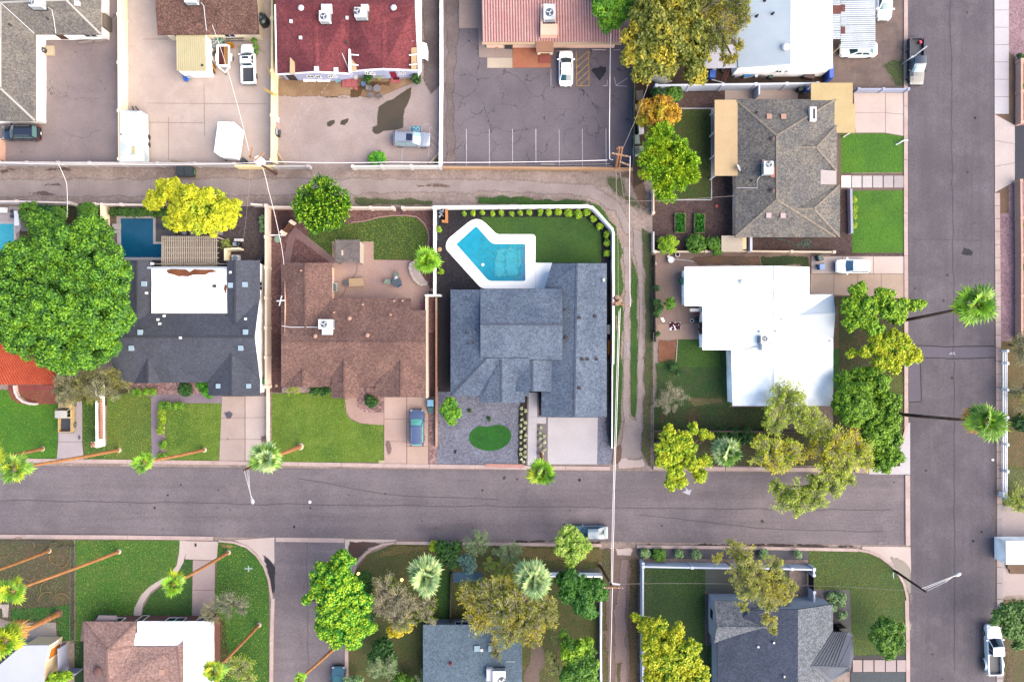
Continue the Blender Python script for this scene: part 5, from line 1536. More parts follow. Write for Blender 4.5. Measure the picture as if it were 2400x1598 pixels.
wall_run('bright white wall round the pool yard, curving at the alley corner',WW,n2('1021 692 1021 490 1200 489 1372 488 1385 491 1395 500 1431 541 1434 552 1434 700 1433 850'),h=1.6,t=.24)
wall_run('short white cross wall beside the brown roofed house',WW,n2('1001 694 1034 694'),h=1.6,t=.2)
wall_run('white cream wall along the east side of the rust brown roof',mat('cream_pink_block'),n2('1003 696 1003 800 1004 928'),h=1.7,t=.24)
wall_run('thin pink wall between the rust brown house and the dark side yard',mat('pink_wall',(220,158,134),(240,206,176),con=.06,big=.15),n2('1024 700 1024 900 1024 1044'),h=.9,t=.2)
wall_run('low dark fence with a white rail along the alley',DARKP,n2('1432 850 1431 1046'),h=1.2,t=.07,cap=True,capm=WHITEP)
wall_run('long white wall north of the grey hip roofed house',mat('blue_white_wall',(222,228,244),(206,212,232),con=.05,k=1.5),n2('1532 213 1760 210 1902 208'),h=1.9,t=.22,pil=4.3,pilh=.03)
wall_run('pale wall at the west end of the long white wall',mat('pale_block'),n2('1531 214 1531 262'),h=1.5,t=.18)
wall_run('short white wall across the concrete pad',mat('blue_white_wall'),n2('1768 210 1768 232'),h=1.8,t=.2)
wall_run('low lilac block wall above the driveway of the grey hip roofed house',mat('lilac_block',(176,180,206),con=.06,k=1.5),n2('2003 216 2118 216'),h=1.1,t=.18,pil=2.7)
wall_run('cream wall south of the three round shrubs',mat('cream_block',(240,216,194),(226,202,182),con=.07,k=1.5),n2('1532 592 1650 592 1750 591 1947 593'),h=1.0,t=.2,pil=5)
wall_run('cream wall stub along the alley by the yellow green tree',mat('cream_block'),n2('1528 452 1528 502'),h=1.1,t=.18,pil=2)
wall_run('pale wall stub along the alley by the round shrubs',mat('pale_block'),n2('1528 548 1528 592'),h=1.1,t=.18)
wall_run('white wall between the small shed and the hip roof',mat('blue_white_wall'),n2('1750 556 1750 590'),h=1.7,t=.3)
wall_run('low lilac wall edging the lawn of the grey hip roofed house',mat('lilac_block'),n2('1988 448 1990 546'),h=.8,t=.3)
wall_run('dark wooden fence between the alley and the white roofed house',mat('dark_fence_wood',(84,66,56),(66,54,48),big=1,con=.2),n2('1531 600 1532 800'),h=1.1,t=.12)
wall_run('grey brown wall behind the shaded garden',mat('shaded_block',(110,94,84),con=.12),n2('1531 1008 1640 1008 1900 1010'),h=1.1,t=.18)
wall_run('white orange tiled wall between the two western front lawns',W_STUCCO,n2('243 905 244 1042'),h=1.55,t=.3)
b=MB()
pz=[W(*a,1.62)for a in T('c1','735 480 738 780')]
root=thing('wall_coping','row of terracotta coping tiles along the white wall between the lawns','coping',pz[0])
n_=26
for k in range(n_):
 a=Vector(pz[0]).lerp(Vector(pz[1]),(k+.08)/n_)
 c=Vector(pz[0]).lerp(Vector(pz[1]),(k+.96)/n_)
 mid=(a+c)/2
 mid.x+=.05
 MB().mesh([(mid.x-.27,a.y,1.6),(mid.x,a.y,1.7),(mid.x+.3,a.y,1.6),(mid.x-.27,c.y,1.6),(mid.x,c.y,1.7),(mid.x+.3,c.y,1.6)],[(0,3,4,1),(1,4,5,2),(0,1,2),(3,5,4),(0,2,5,3)]).build('coping_tile',TILETOP,root)
x,y,_=W(*T('c1','745 805')[0])
p_=thing('wall_pillar','white pillar with a terracotta cap at the end of the tiled wall','pillar',(x,y,0))
MB().obox((x,y,0),.6,.6,1.75).build('shaft',W_STUCCO,p_)
MB().lathe((x-.02,y,1.75),[(.34,0),(.3,.1),(.1,.24),(.02,.28)],8).build('cap',TILETOP,p_)
p_=n2('40 905 42 918 48 930 60 940 75 945 88 946')
wall_run('low curved white pink wall round the red patio',mat('pink_white_block'),p_,h=.6,t=.26)
BW=mat('blue_white_wall')
wall_run('white wall along the street north of the corner house',BW,T('d3','1078 418 1480 426 1900 432 2350 440')and n2('1078 420 1480 428 1900 434 2300 440 2480 445','d3'),h=1.7,t=.2,pil=5.4,pilh=.03)
wall_run('white wall along the alley beside the corner house lawn',BW,n2('1078 400 1078 900 1078 1500','d3'),h=1.5,t=.2,pil=6)
wall_run('short white wall by the courtyard gate of the corner house',BW,n2('552 440 552 490','d4'),h=1.7,t=.2,pil=2)
wall_run('short white wall below the courtyard gate of the corner house',BW,n2('554 630 554 715','d4'),h=1.7,t=.2,pil=2)
gt=thing('gate','dark courtyard gate between the white walls of the corner house','gate',W(*T('d4','550 560')[0]))
for k in range(5):
 p=WT('d4','550 %g 550 %g'%(494+k*27,494+k*27+25))
 MB().obox((p[0][0],(p[0][1]+p[1][1])/2,.05),.06,abs(p[0][1]-p[1][1]),1.7).build('gate_board',DARKP,gt)
wall_run('dark thin wall behind the round green tree garden',mat('dark_garden_wall',(96,78,72),con=.1),n2('1640 495 1636 615 1632 935','d2'),h=1.3,t=.14)
wall_run('white topped garden wall by the alley, behind the dense green tree',WW,n2('320 506 738 508 736 700 734 1060 736 1460','d3'),h=1.4,t=.16)
wall_run('pale wall between the pink brown house and its west neighbour',mat('lilac_block'),n2('555 1100 560 1320','d1'),h=1.6,t=.2)
wall_run('pale wall joining the pink brown house',mat('lilac_block'),n2('600 1305 690 1305','d1'),h=1.6,t=.2)
wall_run('tan pink wall in the gravel east of the pale sidewalk',mat('tan_pink_block',(222,176,156),(206,162,144),con=.07,k=1.5),n2('2382 148 2382 292'),h=1.0,t=.24,pil=4)
wall_run('tan pink wall returning from the pale sidewalk',mat('tan_pink_block'),n2('2382 148 2440 148'),h=1.0,t=.24)
wall_run('long tan pink wall in the pink gravel beside the east street',mat('tan_pink_block'),n2('2379 428 2381 600 2381 790'),h=1.1,t=.24,pil=5)
wall_run('pale kerb wall at the top left alley gate',W_STUCCO,n2('3 328 3 380'),h=1.4,t=.18)
wall_run('grey tan wall at the back of the grey yard',mat('tan_pink_block'),n2('12 332 12 378'),h=1.0,t=.14)
wall_run('cream screen wall round the pool pump',C_STUCCO,n2('539 612 539 588 570 586'),h=1.6,t=.22)
chain_fence('green screened chain link fence along the east edge of the cracked car park',n2('1482 -60 1482 120 1480 395'),h=1.6,mesh_m=mat('green_screen',(92,118,86),con=.2))
o=MB().box(W(1483,396)[0]-.02,W(1483,396)[1],.1,W(1483,396)[0]+.02,W(1483,60)[1],1.5).build('privacy_screen',mat('green_screen'),None)
tag(o,'weathered green privacy screen tied to the car park fence','screen')
chain_fence('thin chain link fence between the weedy yard and the wide front lawn',n2('632 275 630 600 628 1070','d1'),h=1.1)
chain_fence('chain link fence along the south alley by the shaded garden',n2('1028 0 1028 520 1026 980','c3'),h=1.2)
chain_fence('low chain link fence in front of the weedy yard by the street',n2('-60 236 470 236 520 278 620 280','d1'),h=1.0)
rr=thing('rail_fence','white ranch rail fence beside the east street under the palm','fence',W(2349,820))
p=WT('n','2347 824 2347 1165')
for i,yy in enumerate((822,851,912,976,1039,1101,1163)):
 x,y,_=W(2347,yy)
 MB().obox((x,y,0),.2,.26,1.15).build('post',WHITEP,rr)
 MB().obox((x,y,1.15),.3,.34,.06).build('post_cap',WHITEP,rr)
ys=(822,851,912,976,1039,1101,1163)
for a,c in zip(ys[:-1],ys[1:]):
 for zz in (.35,.7,1.02):
  MB().bar(W(2347,a)[:2]+(zz,),W(2347,c)[:2]+(zz,),.09,.16).build('rail',WHITEP,rr)
# pools
POOLW=water('pool_water_bright',(30,186,224),(60,206,236))
POOLD=water('pool_water_dark',(14,104,146),(24,120,160))
POOLT=water('pool_water_turquoise',(66,204,232),(96,220,240))
SHELL=mat('pool_shell_plaster',(190,228,240),con=.03)
def rounded(pts,r,n=6):
 out=[]
 k=len(pts)
 for i in range(k):
  a,b,c=Vector(pts[i-1][:2]),Vector(pts[i][:2]),Vector(pts[(i+1)%k][:2])
  rr=min(r[i]if isinstance(r,(list,tuple))else r,(a-b).length*.49,(c-b).length*.49)
  p,q=b+(a-b).normalized()*rr,b+(c-b).normalized()*rr
  for t in np.linspace(0,1,n):
   out.append(tuple((p*(1-t)**2+b*2*t*(1-t)+q*t*t)))
 return out
def ring(outer,inner,z0,z1,name,m,parent):
 b=MB()
 n=len(outer)
 V=[(x,y,z1)for x,y in outer]+[(x,y,z1)for x,y in inner]+[(x,y,z0)for x,y in outer]+[(x,y,z0-.5)for x,y in inner]
 F=[]
 for i in range(n):
  j=(i+1)%n
  F+=[(i,j,n+j,n+i),(2*n+j,j,i,2*n+i)[::-1],(n+i,n+j,3*n+j,3*n+i)]
 return b.mesh(V,F).build(name,m,parent)
pool=thing('swimming_pool','bright blue dog leg swimming pool in a broad white deck','swimming pool',W(1130,580))
outer=rounded(WT('f2','930 190 1290 545 2000 545 2000 1540 1005 1540 340 800 380 640'),[1.6,.4,.5,.05,.6,1.4,1.0])
inner=rounded(WT('f2','910 388 1200 718 1815 718 1815 1402 1140 1402 545 728 560 712'),[.35,.5,.35,.3,.5,.2,.2])
ring(outer,inner,0,.09,'pool_deck',mat('white_pool_deck',(255,252,250),con=.03),pool)
MB().poly([(x,y,.062)for x,y in offset_poly(inner,-.02)]).build('pool_water',POOLW,pool)
MB().prism([p[:2]for p in WT('f2','1762 760 1805 740 1805 1390 1762 1390')],-.2,.0655).build('pool_bench',mat('bench_under_water',(112,176,226),con=.04),pool)
for s,rg in (('1260 760 1780 740 1780 1390 1330 1390 1200 1240',.34),('1330 800 1740 780 1740 1340 1420 1330',.3)):
 ground('pool_shallow',mat('shallow_water',(104,224,244),(76,212,238),big=1.2,fine=5,con=.12,rough=.08,bump=0,spec=.5),'f2',s,8,pool,rag=rg)
b=MB()
for r_ in (1.2,.75,.4):
 x0,y0,_=WT('f2','1765 1400')[0]
 pts=[(x0,y0)]+[(x0-r_*math.sin(t),y0+r_*math.cos(t))for t in np.linspace(0,math.pi/2,8)]
 b.poly([(x,y,.0645+.0012*(1.3-r_))for x,y in pts])
b.build('pool_steps',mat('steps_under_water',(96,196,232),(80,184,226),con=.05),pool)
b=MB()
x,y,_=WT('f2','1030 1103')[0]
o=b.lathe((x,y,.05),[(.18,0),(.2,.06),(.12,.1),(.02,.11)],10).build('pool_float',WHITEP)
tag(o,'small white float on the bright blue pool','float')
MB().prism([p[:2]for p in WT('f2','2002 1068 2302 1068 2302 1545 2002 1545')],0,.088).build('patio',mat('white_pool_deck'),kind='structure')
pool=thing('swimming_pool','dark blue L shaped swimming pool beside the beige pergola','swimming pool',W(330,550))
COPE=mat('pale_pool_coping',(236,226,226),con=.07)
ins=WT('b1','888 352 1128 352 1128 540 1190 540 1190 638 895 638')
outs=WT('b1','858 334 1146 334 1146 524 1210 524 1210 658 868 658')
ring([p[:2]for p in outs],[p[:2]for p in ins],0,.09,'pool_coping',COPE,pool)
MB().poly([(x,y,.05)for x,y in offset_poly(ins,-.02)]).build('pool_water',POOLD,pool)
for s in ('834 394 892 392 892 438 838 434','850 440 885 440 885 462 850 462','868 548 895 545 895 592 880 592'):
 MB().prism([p[:2]for p in WT('b1',s)],0,.3).build('coping_block',COPE,pool)
pool=thing('swimming_pool','turquoise swimming pool at the picture edge above the huge tree','swimming pool',W(10,560))
ins=WT('b1','-200 392 103 392 106 560 -200 640')
outs=WT('b1','-230 372 118 372 122 575 -230 665')
ring([p[:2]for p in outs],[p[:2]for p in ins],0,.09,'pool_coping',COPE,pool)
MB().poly([(x,y,.05)for x,y in offset_poly(ins,-.02)]).build('pool_water',POOLT,pool)
# bins, furniture, odds and ends
def wheelie(label,code,s,col,rz=0.0,group=None,lidcol=None,sc=1.0):
 x,y,_=W(*T(code,s)[0])
 r=thing('trash_bin',label,'bin',(x,y,0),group,rz)
 WLOC[r.name]=Vector((0,0,0))
 m=gloss('bin_%d_%d_%d'%col,col,rough=.5,spec=.4)
 ml=gloss('binlid_%d_%d_%d'%(lidcol or col),lidcol or col,rough=.45,spec=.4)
 k=sc
 V=[(-.25*k,-.28*k,.06),(.25*k,-.28*k,.06),(.25*k,.28*k,.06),(-.25*k,.28*k,.06),
   (-.33*k,-.36*k,.98),(.33*k,-.36*k,.98),(.33*k,.36*k,.98),(-.33*k,.36*k,.98)]
 MB().mesh(V,[(3,2,1,0),(4,5,6,7),(0,1,5,4),(1,2,6,5),(2,3,7,6),(3,0,4,7)]).build('body',m,r)
 MB().mesh([(-.36*k,-.4*k,.985),(.36*k,-.4*k,.985),(.36*k,.4*k,.985),(-.36*k,.4*k,.985),
    (-.3*k,-.33*k,1.07),(.3*k,-.33*k,1.07),(.3*k,.33*k,1.1),(-.3*k,.33*k,1.1)],
    [(3,2,1,0),(4,5,6,7),(0,1,5,4),(1,2,6,5),(2,3,7,6),(3,0,4,7)]).build('lid',ml,r)
 MB().tube([(-.28*k,.46*k,.95),(.28*k,.46*k,.95)],.03,5).build('handle',BLACKP,r)
 for sx in (-1,1):
  b=MB()
  b.tube([(sx*.24*k,.3*k,.12),(sx*.32*k,.3*k,.12)],.12,8).build('wheel',BLACKP,r)
 return r
wheelie('bright blue recycling bin beside the tan carport roof','e3','2025 415',(40,92,214),0)
wheelie('dark green bin by the long white wall next to the blue bin','e3','1955 415',(28,70,54),0)
wheelie('dark green bin at the head of the tan driveway','b4','550 648',(34,84,76),.3)
wheelie('blue bin with a pale lid near the white coupe driveway','b4','560 712',(70,126,226),.1,lidcol=(150,190,250))
wheelie('light blue lidded bin beside the pink driveway wall','c2','1287 510',(50,110,200),0,lidcol=(150,214,250),sc=1.15)
wheelie('teal grey bin next to the light blue lidded bin','c2','1287 560',(60,112,116),0,sc=1.0)
wheelie('green bin in the nook between the slate house and the cream wall','c1','1960 350',(54,176,60),0)
wheelie('sea green bin against the west wall of the white roof','b3','1248 815',(70,190,140),.4)
wheelie('small black bin below the thin yard fence','c3','1062 795',(30,62,50),0,sc=.7)
d=thing('dumpster','dark green dumpster in the alley','dumpster',W(443,406))
x,y,_=W(443,407)
DGREEN=gloss('dumpster_paint',(38,66,62),rough=.5)
MB().mesh([(x-.95,y-.5,.1),(x+.95,y-.5,.1),(x+.95,y+.5,.1),(x-.95,y+.5,.1),(x-1.05,y-.62,1.15),(x+1.05,y-.62,1.15),(x+1.05,y+.6,1.35),(x-1.05,y+.6,1.35)],
   [(3,2,1,0),(4,5,6,7),(0,1,5,4),(1,2,6,5),(2,3,7,6),(3,0,4,7)]).build('body',DGREEN,d)
for sx in (-.52,.52):
 MB().mesh([(x+sx-.48,y-.6,1.2),(x+sx+.48,y-.6,1.2),(x+sx+.48,y+.58,1.39),(x+sx-.48,y+.58,1.39),
    (x+sx-.48,y-.6,1.24),(x+sx+.48,y-.6,1.24),(x+sx+.48,y+.58,1.43),(x+sx-.48,y+.58,1.43)],
    [(4,5,6,7),(0,1,5,4),(1,2,6,5),(2,3,7,6),(3,0,4,7)]).build('lid',gloss('dumpster_lid',(30,46,48),rough=.6),d)
for sx in (-1.08,1.08):
 MB().box(x+sx-.05,y-.3,.6,x+sx+.05,y+.3,.75).build('lift_pocket',gloss('pale_green_steel',(120,170,120)),d)
def box_thing(name,label,cat,code,s,h,m,z=0.0,parts=(),group=None):
 P=[p[:2]for p in WT(code,s)]
 c=(sum(p[0]for p in P)/len(P),sum(p[1]for p in P)/len(P),z)
 r=thing(name,label,cat,c,group)
 MB().prism(P,z,z+h).build('body',m,r)
 q=[(v.x,v.y)for v in offset_poly(P,-.03)]
 MB().prism(q,z+h+.002,z+h+.05).build('lid',m,r)
 return r
def chair(name,label,code,s,rz,m,sc=1.0,cat='chair',group=None):
 x,y,_=W(*T(code,s)[0])
 r=thing(name,label,cat,(x,y,0),group,rz)
 WLOC[r.name]=Vector((0,0,0))
 k=sc
 MB().box(-.28*k,-.27*k,.4,.28*k,.27*k,.45).build('seat',m,r)
 b=MB()
 b.mesh([(-.28*k,.25*k,.45),(.28*k,.25*k,.45),(.28*k,.29*k,.45),(-.28*k,.29*k,.45),(-.26*k,.38*k,.95),(.26*k,.38*k,.95),(.26*k,.42*k,.95),(-.26*k,.42*k,.95)],
   [(3,2,1,0),(4,5,6,7),(0,1,5,4),(1,2,6,5),(2,3,7,6),(3,0,4,7)])
 b.build('backrest',m,r)
 for sx in (-1,1):
  for sy in (-1,1):
   MB().box(sx*.25*k-.02,sy*.23*k-.02,0,sx*.25*k+.02,sy*.23*k+.02,.4).build('leg',m,r)
  MB().box(sx*.29*k-.03,-.24*k,.62,sx*.29*k+.03,.3*k,.66).build('armrest',m,r)
 return r
GREYT=gloss('grey_patio_metal',(92,98,104),rough=.5)
x,y,_=W(*T('f1','1225 870')[0])
t_=thing('patio_table','round dark patio table with chairs on the pink pavers','table',(x,y,0))
MB().cyl((x,y,.7),.62,.04,20).build('table_top',gloss('smoky_table_glass',(104,112,120),rough=.1),t_)
MB().cyl((x,y,.02),.28,.03,12).cyl((x,y,.05),.05,.65,8).build('pedestal',GREYT,t_)
chair('patio_chair','pale sage patio chair west of the round dark table','f1','1085 865',math.radians(80),gloss('sage_sling',(150,172,160),rough=.7))
chair('patio_chair','pale sage patio chair north of the round dark table','f1','1215 765',math.radians(-15),gloss('sage_sling'))
chair('patio_chair','larger lilac grey patio chair south east of the round dark table','f1','1250 895',math.radians(212),gloss('lilac_sling',(164,170,196),rough=.7),1.25)
o=MB()
x,y,_=W(*T('f1','1212 805')[0])
for k in range(9):
 a=k*.7
 o.mesh([(x,y,.78),(x+.3*math.cos(a),y+.24*math.sin(a),.76),(x+.16*math.cos(a+.4),y+.2*math.sin(a+.4),.84)],[(0,1,2)])
o=o.build('crumpled_cloth',mat('white_cloth',(246,246,250),con=.03))
tag(o,'crumpled white cloth on the round dark patio table','cloth')
x,y,_=W(*T('f1','555 875')[0])
t_=thing('daybed','tan topped daybed table on the pink pavers near the brown wing','table',(x,y,0))
MB().obox((x,y,.62),1.95,1.05,.07,.05).build('top',mat('tan_board',(226,192,156),(212,176,140),con=.1),t_)
for sx in (-.85,.85):
 for sy in (-.42,.42):
  MB().obox((x+sx,y+sy,0),.1,.1,.62).build('leg',WOODB,t_)
MB().obox((x+.05,y,.2),1.7,.85,.06,.05).build('shelf',WOODB,t_)
box_thing('storage_box','small grey box beside the tan daybed table','box','f1','345 850 415 840 420 920 350 925',.5,GREYT)
ptn=thing('paint_rack','narrow pale tray with a row of pots by the brown wing wall','tray',W(*T('f1','198 955')[0]))
P=[p[:2]for p in WT('f1','160 878 228 878 232 1032 166 1036')]
MB().prism(P,.35,.5).build('tray',mat('pale_tray',(214,232,228),con=.04),ptn)
for k in range(6):
 x,y,_=W(*T('f1','%g %g'%(182+(k%2)*26,905+k*20))[0])
 MB().lathe((x,y,.5),[(.07,0),(.1,.14),(.08,.15)],8).build('pot',mat('slate_pot',(70,92,96),con=.1),ptn)
for sx in (0,1,2,3):
 MB().cyl((P[sx][0],P[sx][1],0),.04,.35,6).build('leg',BLACKP,ptn)
for lb,pts,c in (('black hose lying across the pink pavers from the ramada','550 540 552 640 545 700 520 745 470 800','f1'),('black hose lying from the small grey box to the house','372 940 350 1010 320 1070 270 1120','f1')):
 o=MB().tube([(x,y,.12)for x,y,_ in WT(c,pts)],.02,5).build('garden_hose',BLACKP)
 tag(o,lb,'hose')
rm=thing('ramada','weathered grey slatted ramada with a white end panel on the lawn edge','pergola',W(*T('f1','390 340')[0]))
for k in range(13):
 xx=190+k*33
 p,q=[W(*a,2.5)for a in T('f1','%g 150 %g 540'%(xx,xx))]
 MB().bar(p,q,.13,.12).build('rafter',WOODG,rm)
for k in range(13):
 yy=185+k*26
 p,q=[W(*a,2.56)for a in T('f1','186 %g 590 %g'%(yy,yy))]
 MB().bar(p,q,.22,.05).build('roof_board',WOODG,rm)
MB().bar(W(*T('f1','300 330')[0],2.6),W(*T('f1','302 420')[0],2.6),.22,.03).build('pale_patch_board',mat('new_board',(246,222,214),con=.04),rm)
for s in ('200 180','575 180','200 520','575 520'):
 x,y,_=W(*T('f1',s)[0],2.38)
 MB().obox((x,y,0),.16,.16,2.38).build('post',WOODG,rm)
p=[W(*a,2.3)for a in T('f1','588 185 590 535')]
MB().mesh([(p[0][0],p[0][1],.05),(p[1][0],p[1][1],.05),(p[1][0],p[1][1],2.3),(p[0][0],p[0][1],2.3)]+[(p[0][0]+.06,p[0][1],.05),(p[1][0]+.06,p[1][1],.05),(p[1][0]+.06,p[1][1],2.3),(p[0][0]+.06,p[0][1],2.3)],
   [(0,1,2,3),(7,6,5,4),(3,2,6,7),(0,3,7,4),(1,5,6,2)]).build('end_panel',mat('peach_panel',(255,238,222),con=.04),rm)
pl_=thing('planter_ring','low curved cream stone planter round the patio palm','planter',W(*T('f1','1560 800')[0]))
pp=[W(*a)[:2]for a in T('f1','1530 540 1470 545 1440 600 1450 690 1490 780 1540 850 1610 905 1660 905 1725 900 1745 870 1690 830 1650 770')]
for i in range(len(pp)-4):
 a,c=Vector(pp[i]),Vector(pp[i+1])
 MB().obox(((a.x+c.x)/2,(a.y+c.y)/2,0),(c-a).length*.97,.4,.42,math.atan2(c.y-a.y,c.x-a.x)).build('stone',mat('cream_stone',(240,222,212),con=.07),pl_)
MB().poly([(x,y,.3)for x,y in pp]).build('soil',mat('planter_stone',(226,206,200),(206,186,182),big=.9,con=.15),pl_)
for lb,s,c in (('red garden chair against the white cream wall','1672 1250',(190,30,66)),):
 chair('garden_chair',lb,'f1',s,math.radians(-90),gloss('red_plastic',c,rough=.4),1.3)
o=MB().lathe((*W(*T('f1','1810 995')[0])[:2],0),[(.2,0),(.26,.35),(.2,.36)],10).build('flower_pot',mat('tan_pot',(232,196,156),con=.06))
tag(o,'tan flower pot in the gravel beside the white wall end','flower pot')
gt=thing('gate','brown wooden gate set diagonally at the maroon gravel corner','gate',W(*T('b2','250 430')[0]))
a,c=[Vector(p[:2])for p in WT('b2','228 455 272 405')]
for k in range(6):
 m_=a.lerp(c,(k+.5)/6)
 MB().obox((m_.x,m_.y,.1),(c-a).length/6*.92,.08,1.6,math.atan2(c.y-a.y,c.x-a.x)).build('gate_board',WOODB,gt)
for s in ('218 464','285 390'):
 x,y,_=W(*T('b2',s)[0])
 MB().obox((x,y,0),.45,.35,1.65,.8).build('gate_pier',mat('cream_pink_block'),gt)
o=MB().lathe((*W(*T('b2','172 510')[0])[:2],0),[(.28,0),(.2,.3),(.3,.6),(.45,.7),(.4,.72)],12).build('bird_bath',mat('green_patina',(170,196,178),con=.1))
tag(o,'pale green bird bath in the red gravel by the cream wall','bird bath')
L_=thing('bench','tan L shaped wooden screen bench round the pool equipment','bench',W(*T('f2','370 200')[0]))
MB().prism([p[:2]for p in WT('f2','352 62 392 64 394 300 352 300')],.0,.9).build('back_panel',mat('orange_pine',(240,166,104),(226,150,90),con=.1),L_)
MB().prism([p[:2]for p in WT('f2','285 300 396 302 394 346 290 336')],.0,.85).build('end_panel',mat('orange_pine'),L_)
r=thing('pool_filter','round grey pool filter in the corner of the white wall','pool filter',W(*T('f2','293 120')[0]))
x,y,_=W(*T('f2','293 120')[0])
MB().lathe((x,y,0),[(.3,0),(.36,.1),(.36,.6),(.2,.85),(.05,.9)],14).build('tank',gloss('grey_filter',(120,136,170),rough=.4),r)
MB().cyl((x,y,.88),.12,.1,10).build('valve',BLACKP,r)
o=MB()
for s in ('232 150 310 215','225 220 260 205','290 170 240 235'):
 p=WT('f2',s)
 o.tube([(p[0][0],p[0][1],.3),(p[1][0],p[1][1],.3)],.05,6)
 o.tube([(p[1][0],p[1][1],0),(p[1][0],p[1][1],.3)],.05,6)
o=o.build('pool_pipework',VENTM)
tag(o,'white pool pipes beside the round grey filter','pipes')
o=MB().tube([(x,y,.15)for x,y,_ in WT('f2','205 90 208 250 206 430 196 660')],.03,5).build('pool_pole',gloss('blue_pole',(60,120,190),rough=.4))
tag(o,'long blue pool pole lying along the white wall','pole')
o=MB().ball((*W(*T('f2','240 822')[0])[:2],.2),.32,8,sz=.6).build('boulder',mat('tan_rock',(214,178,140),con=.14))
tag(o,'tan boulder in the black mulch beside the pool deck','rock')
b_=thing('wood_bench','brown slatted bench in the narrow side yard by the alley wall','bench',W(*T('f3','262 1310')[0]))
for k in range(4):
 p,q=WT('f3','%g 1215 %g 1408'%(247+k*11,247+k*11))
 MB().bar((p[0],p[1],.5),(q[0],q[1],.5),.1,.04).build('slat',mat('orange_brown_wood',(186,110,50),con=.12),b_)
for yy in (1230,1395):
 p,q=WT('f3','243 %g 286 %g'%(yy,yy))
 MB().bar((p[0],p[1],.46),(q[0],q[1],.46),.1,.46).build('leg',WOODB,b_)
o=MB().obox((*W(*T('f3','252 1075')[0])[:2],0),.45,1.2,.9).build('condenser',gloss('grey_green_unit',(84,104,110),rough=.5))
tag(o,'slim grey condenser beside the east wall of the blue grey house','condenser')
pm=thing('pool_pump','white pool pump with three small tanks on the dark gravel','pool pump',W(*T('e8','1310 800')[0]))
x,y,_=W(*T('e8','1300 805')[0])
MB().obox((x,y,0),.75,.5,.5).build('motor',gloss('pale_blue_pump',(196,212,236),rough=.4),pm)
x,y,_=W(*T('e8','1345 800')[0])
MB().lathe((x,y,0),[(.26,0),(.28,.6),(.2,.75),(.04,.8)],12).build('filter_tank',gloss('black_tank',(30,34,40),rough=.3),pm)
for k in range(3):
 x,y,_=W(*T('e8','%g 745'%(1295+42*k))[0])
 MB().obox((x,y,0),.34,.34,.4).build('valve_box',VENTM,pm)
x,y,_=W(*T('e8','1305 1005')[0])
hp=thing('heat_pump','round topped white condenser inside the cream screen wall','condenser',(x,y,0))
MB().obox((x,y,0),.9,.8,.75).build('cabinet',VENTM,hp)
MB().cyl((x,y,.75),.34,.04,16).build('fan_grille',gloss('grey_grille',(150,166,180)),hp)
o=MB().cyl((*W(*T('b1','1925 655')[0])[:2],0),.32,.7,12).build('water_barrel',BLACKP)
tag(o,'black barrel at the north east corner of the slate roof','barrel')
sl_=thing('lounge_chair','dark folded lounger on the grey patio by the dark pool','lounger',W(*T('b1','1190 415')[0]))
p,q=WT('b1','1158 408 1212 420')
MB().bar((p[0],p[1],.35),(q[0],q[1],.35),.5,.08).build('seat',gloss('navy_sling',(40,46,76),rough=.6),sl_)
for t in (p,q):
 MB().obox((t[0],t[1],0),.05,.45,.27).build('leg',BLACKP,sl_)
for i,s in enumerate(('1275 418 1290 445','1340 420 1372 470','1398 440 1432 474','1452 440 1482 474','1500 395 1530 430','1555 440 1588 474','1604 440 1640 474')):
 (x0,y0,_),(x1,y1,_)=WT('b1',s)
 o=MB().box(x0,y1,.03,x1,y0,.1).build('stepping_stone',mat('grey_step_stone',(196,194,200),(180,176,182),con=.08))
 tag(o,'square grey stepping stone number %s from the pool, north of the pergola'%('one','two','three','four','five','six','seven')[i],'stepping stone','stepping stones north of the pergola')
def lounger(label,code,s,rz=0.0):
 P=[p[:2]for p in WT(code,s)]
 c=(sum(p[0]for p in P)/4,sum(p[1]for p in P)/4,0)
 r=thing('lounge_chair',label,'lounger',c)
 m=mat('white_cushion',(244,246,255),con=.03)
 MB().prism(P,.3,.42).build('cushion',m,r)
 for p in P:
  v=Vector(p).lerp(Vector(c[:2]),.12)
  MB().obox((v.x,v.y,0),.07,.07,.3).build('leg',VENTM,r)
 a,b2=Vector(P[0]),Vector(P[1])
 MB().obox(((a.x+b2.x)/2,(a.y+b2.y)/2-.15,.42),(b2-a).length*.8,.25,.1,math.atan2((b2-a).y,(b2-a).x)).build('pillow',m,r)
 return r
lounger('white sun lounger by the wall above the turquoise pool','e7','-60 215 178 222 175 315 -60 310')
lounger('long white lounger at the east end of the turquoise pool deck','e7','300 278 372 282 392 548 308 552')
for lb,s in (('dark stool beside the white loungers, nearer the wall','262 292'),('dark stool beside the white loungers, nearer the pool','262 378')):
 x,y,_=W(*T('e7',s)[0])
 r=thing('stool',lb,'stool',(x,y,0))
 MB().cyl((x,y,.38),.26,.08,12).build('seat',gloss('dark_stool',(60,52,62),rough=.6),r)
 for a in (0,2.1,4.2):
  MB().tube([(x+.16*math.cos(a),y+.16*math.sin(a),.38),(x+.22*math.cos(a),y+.22*math.sin(a),0)],.025,5).build('leg',BLACKP,r)
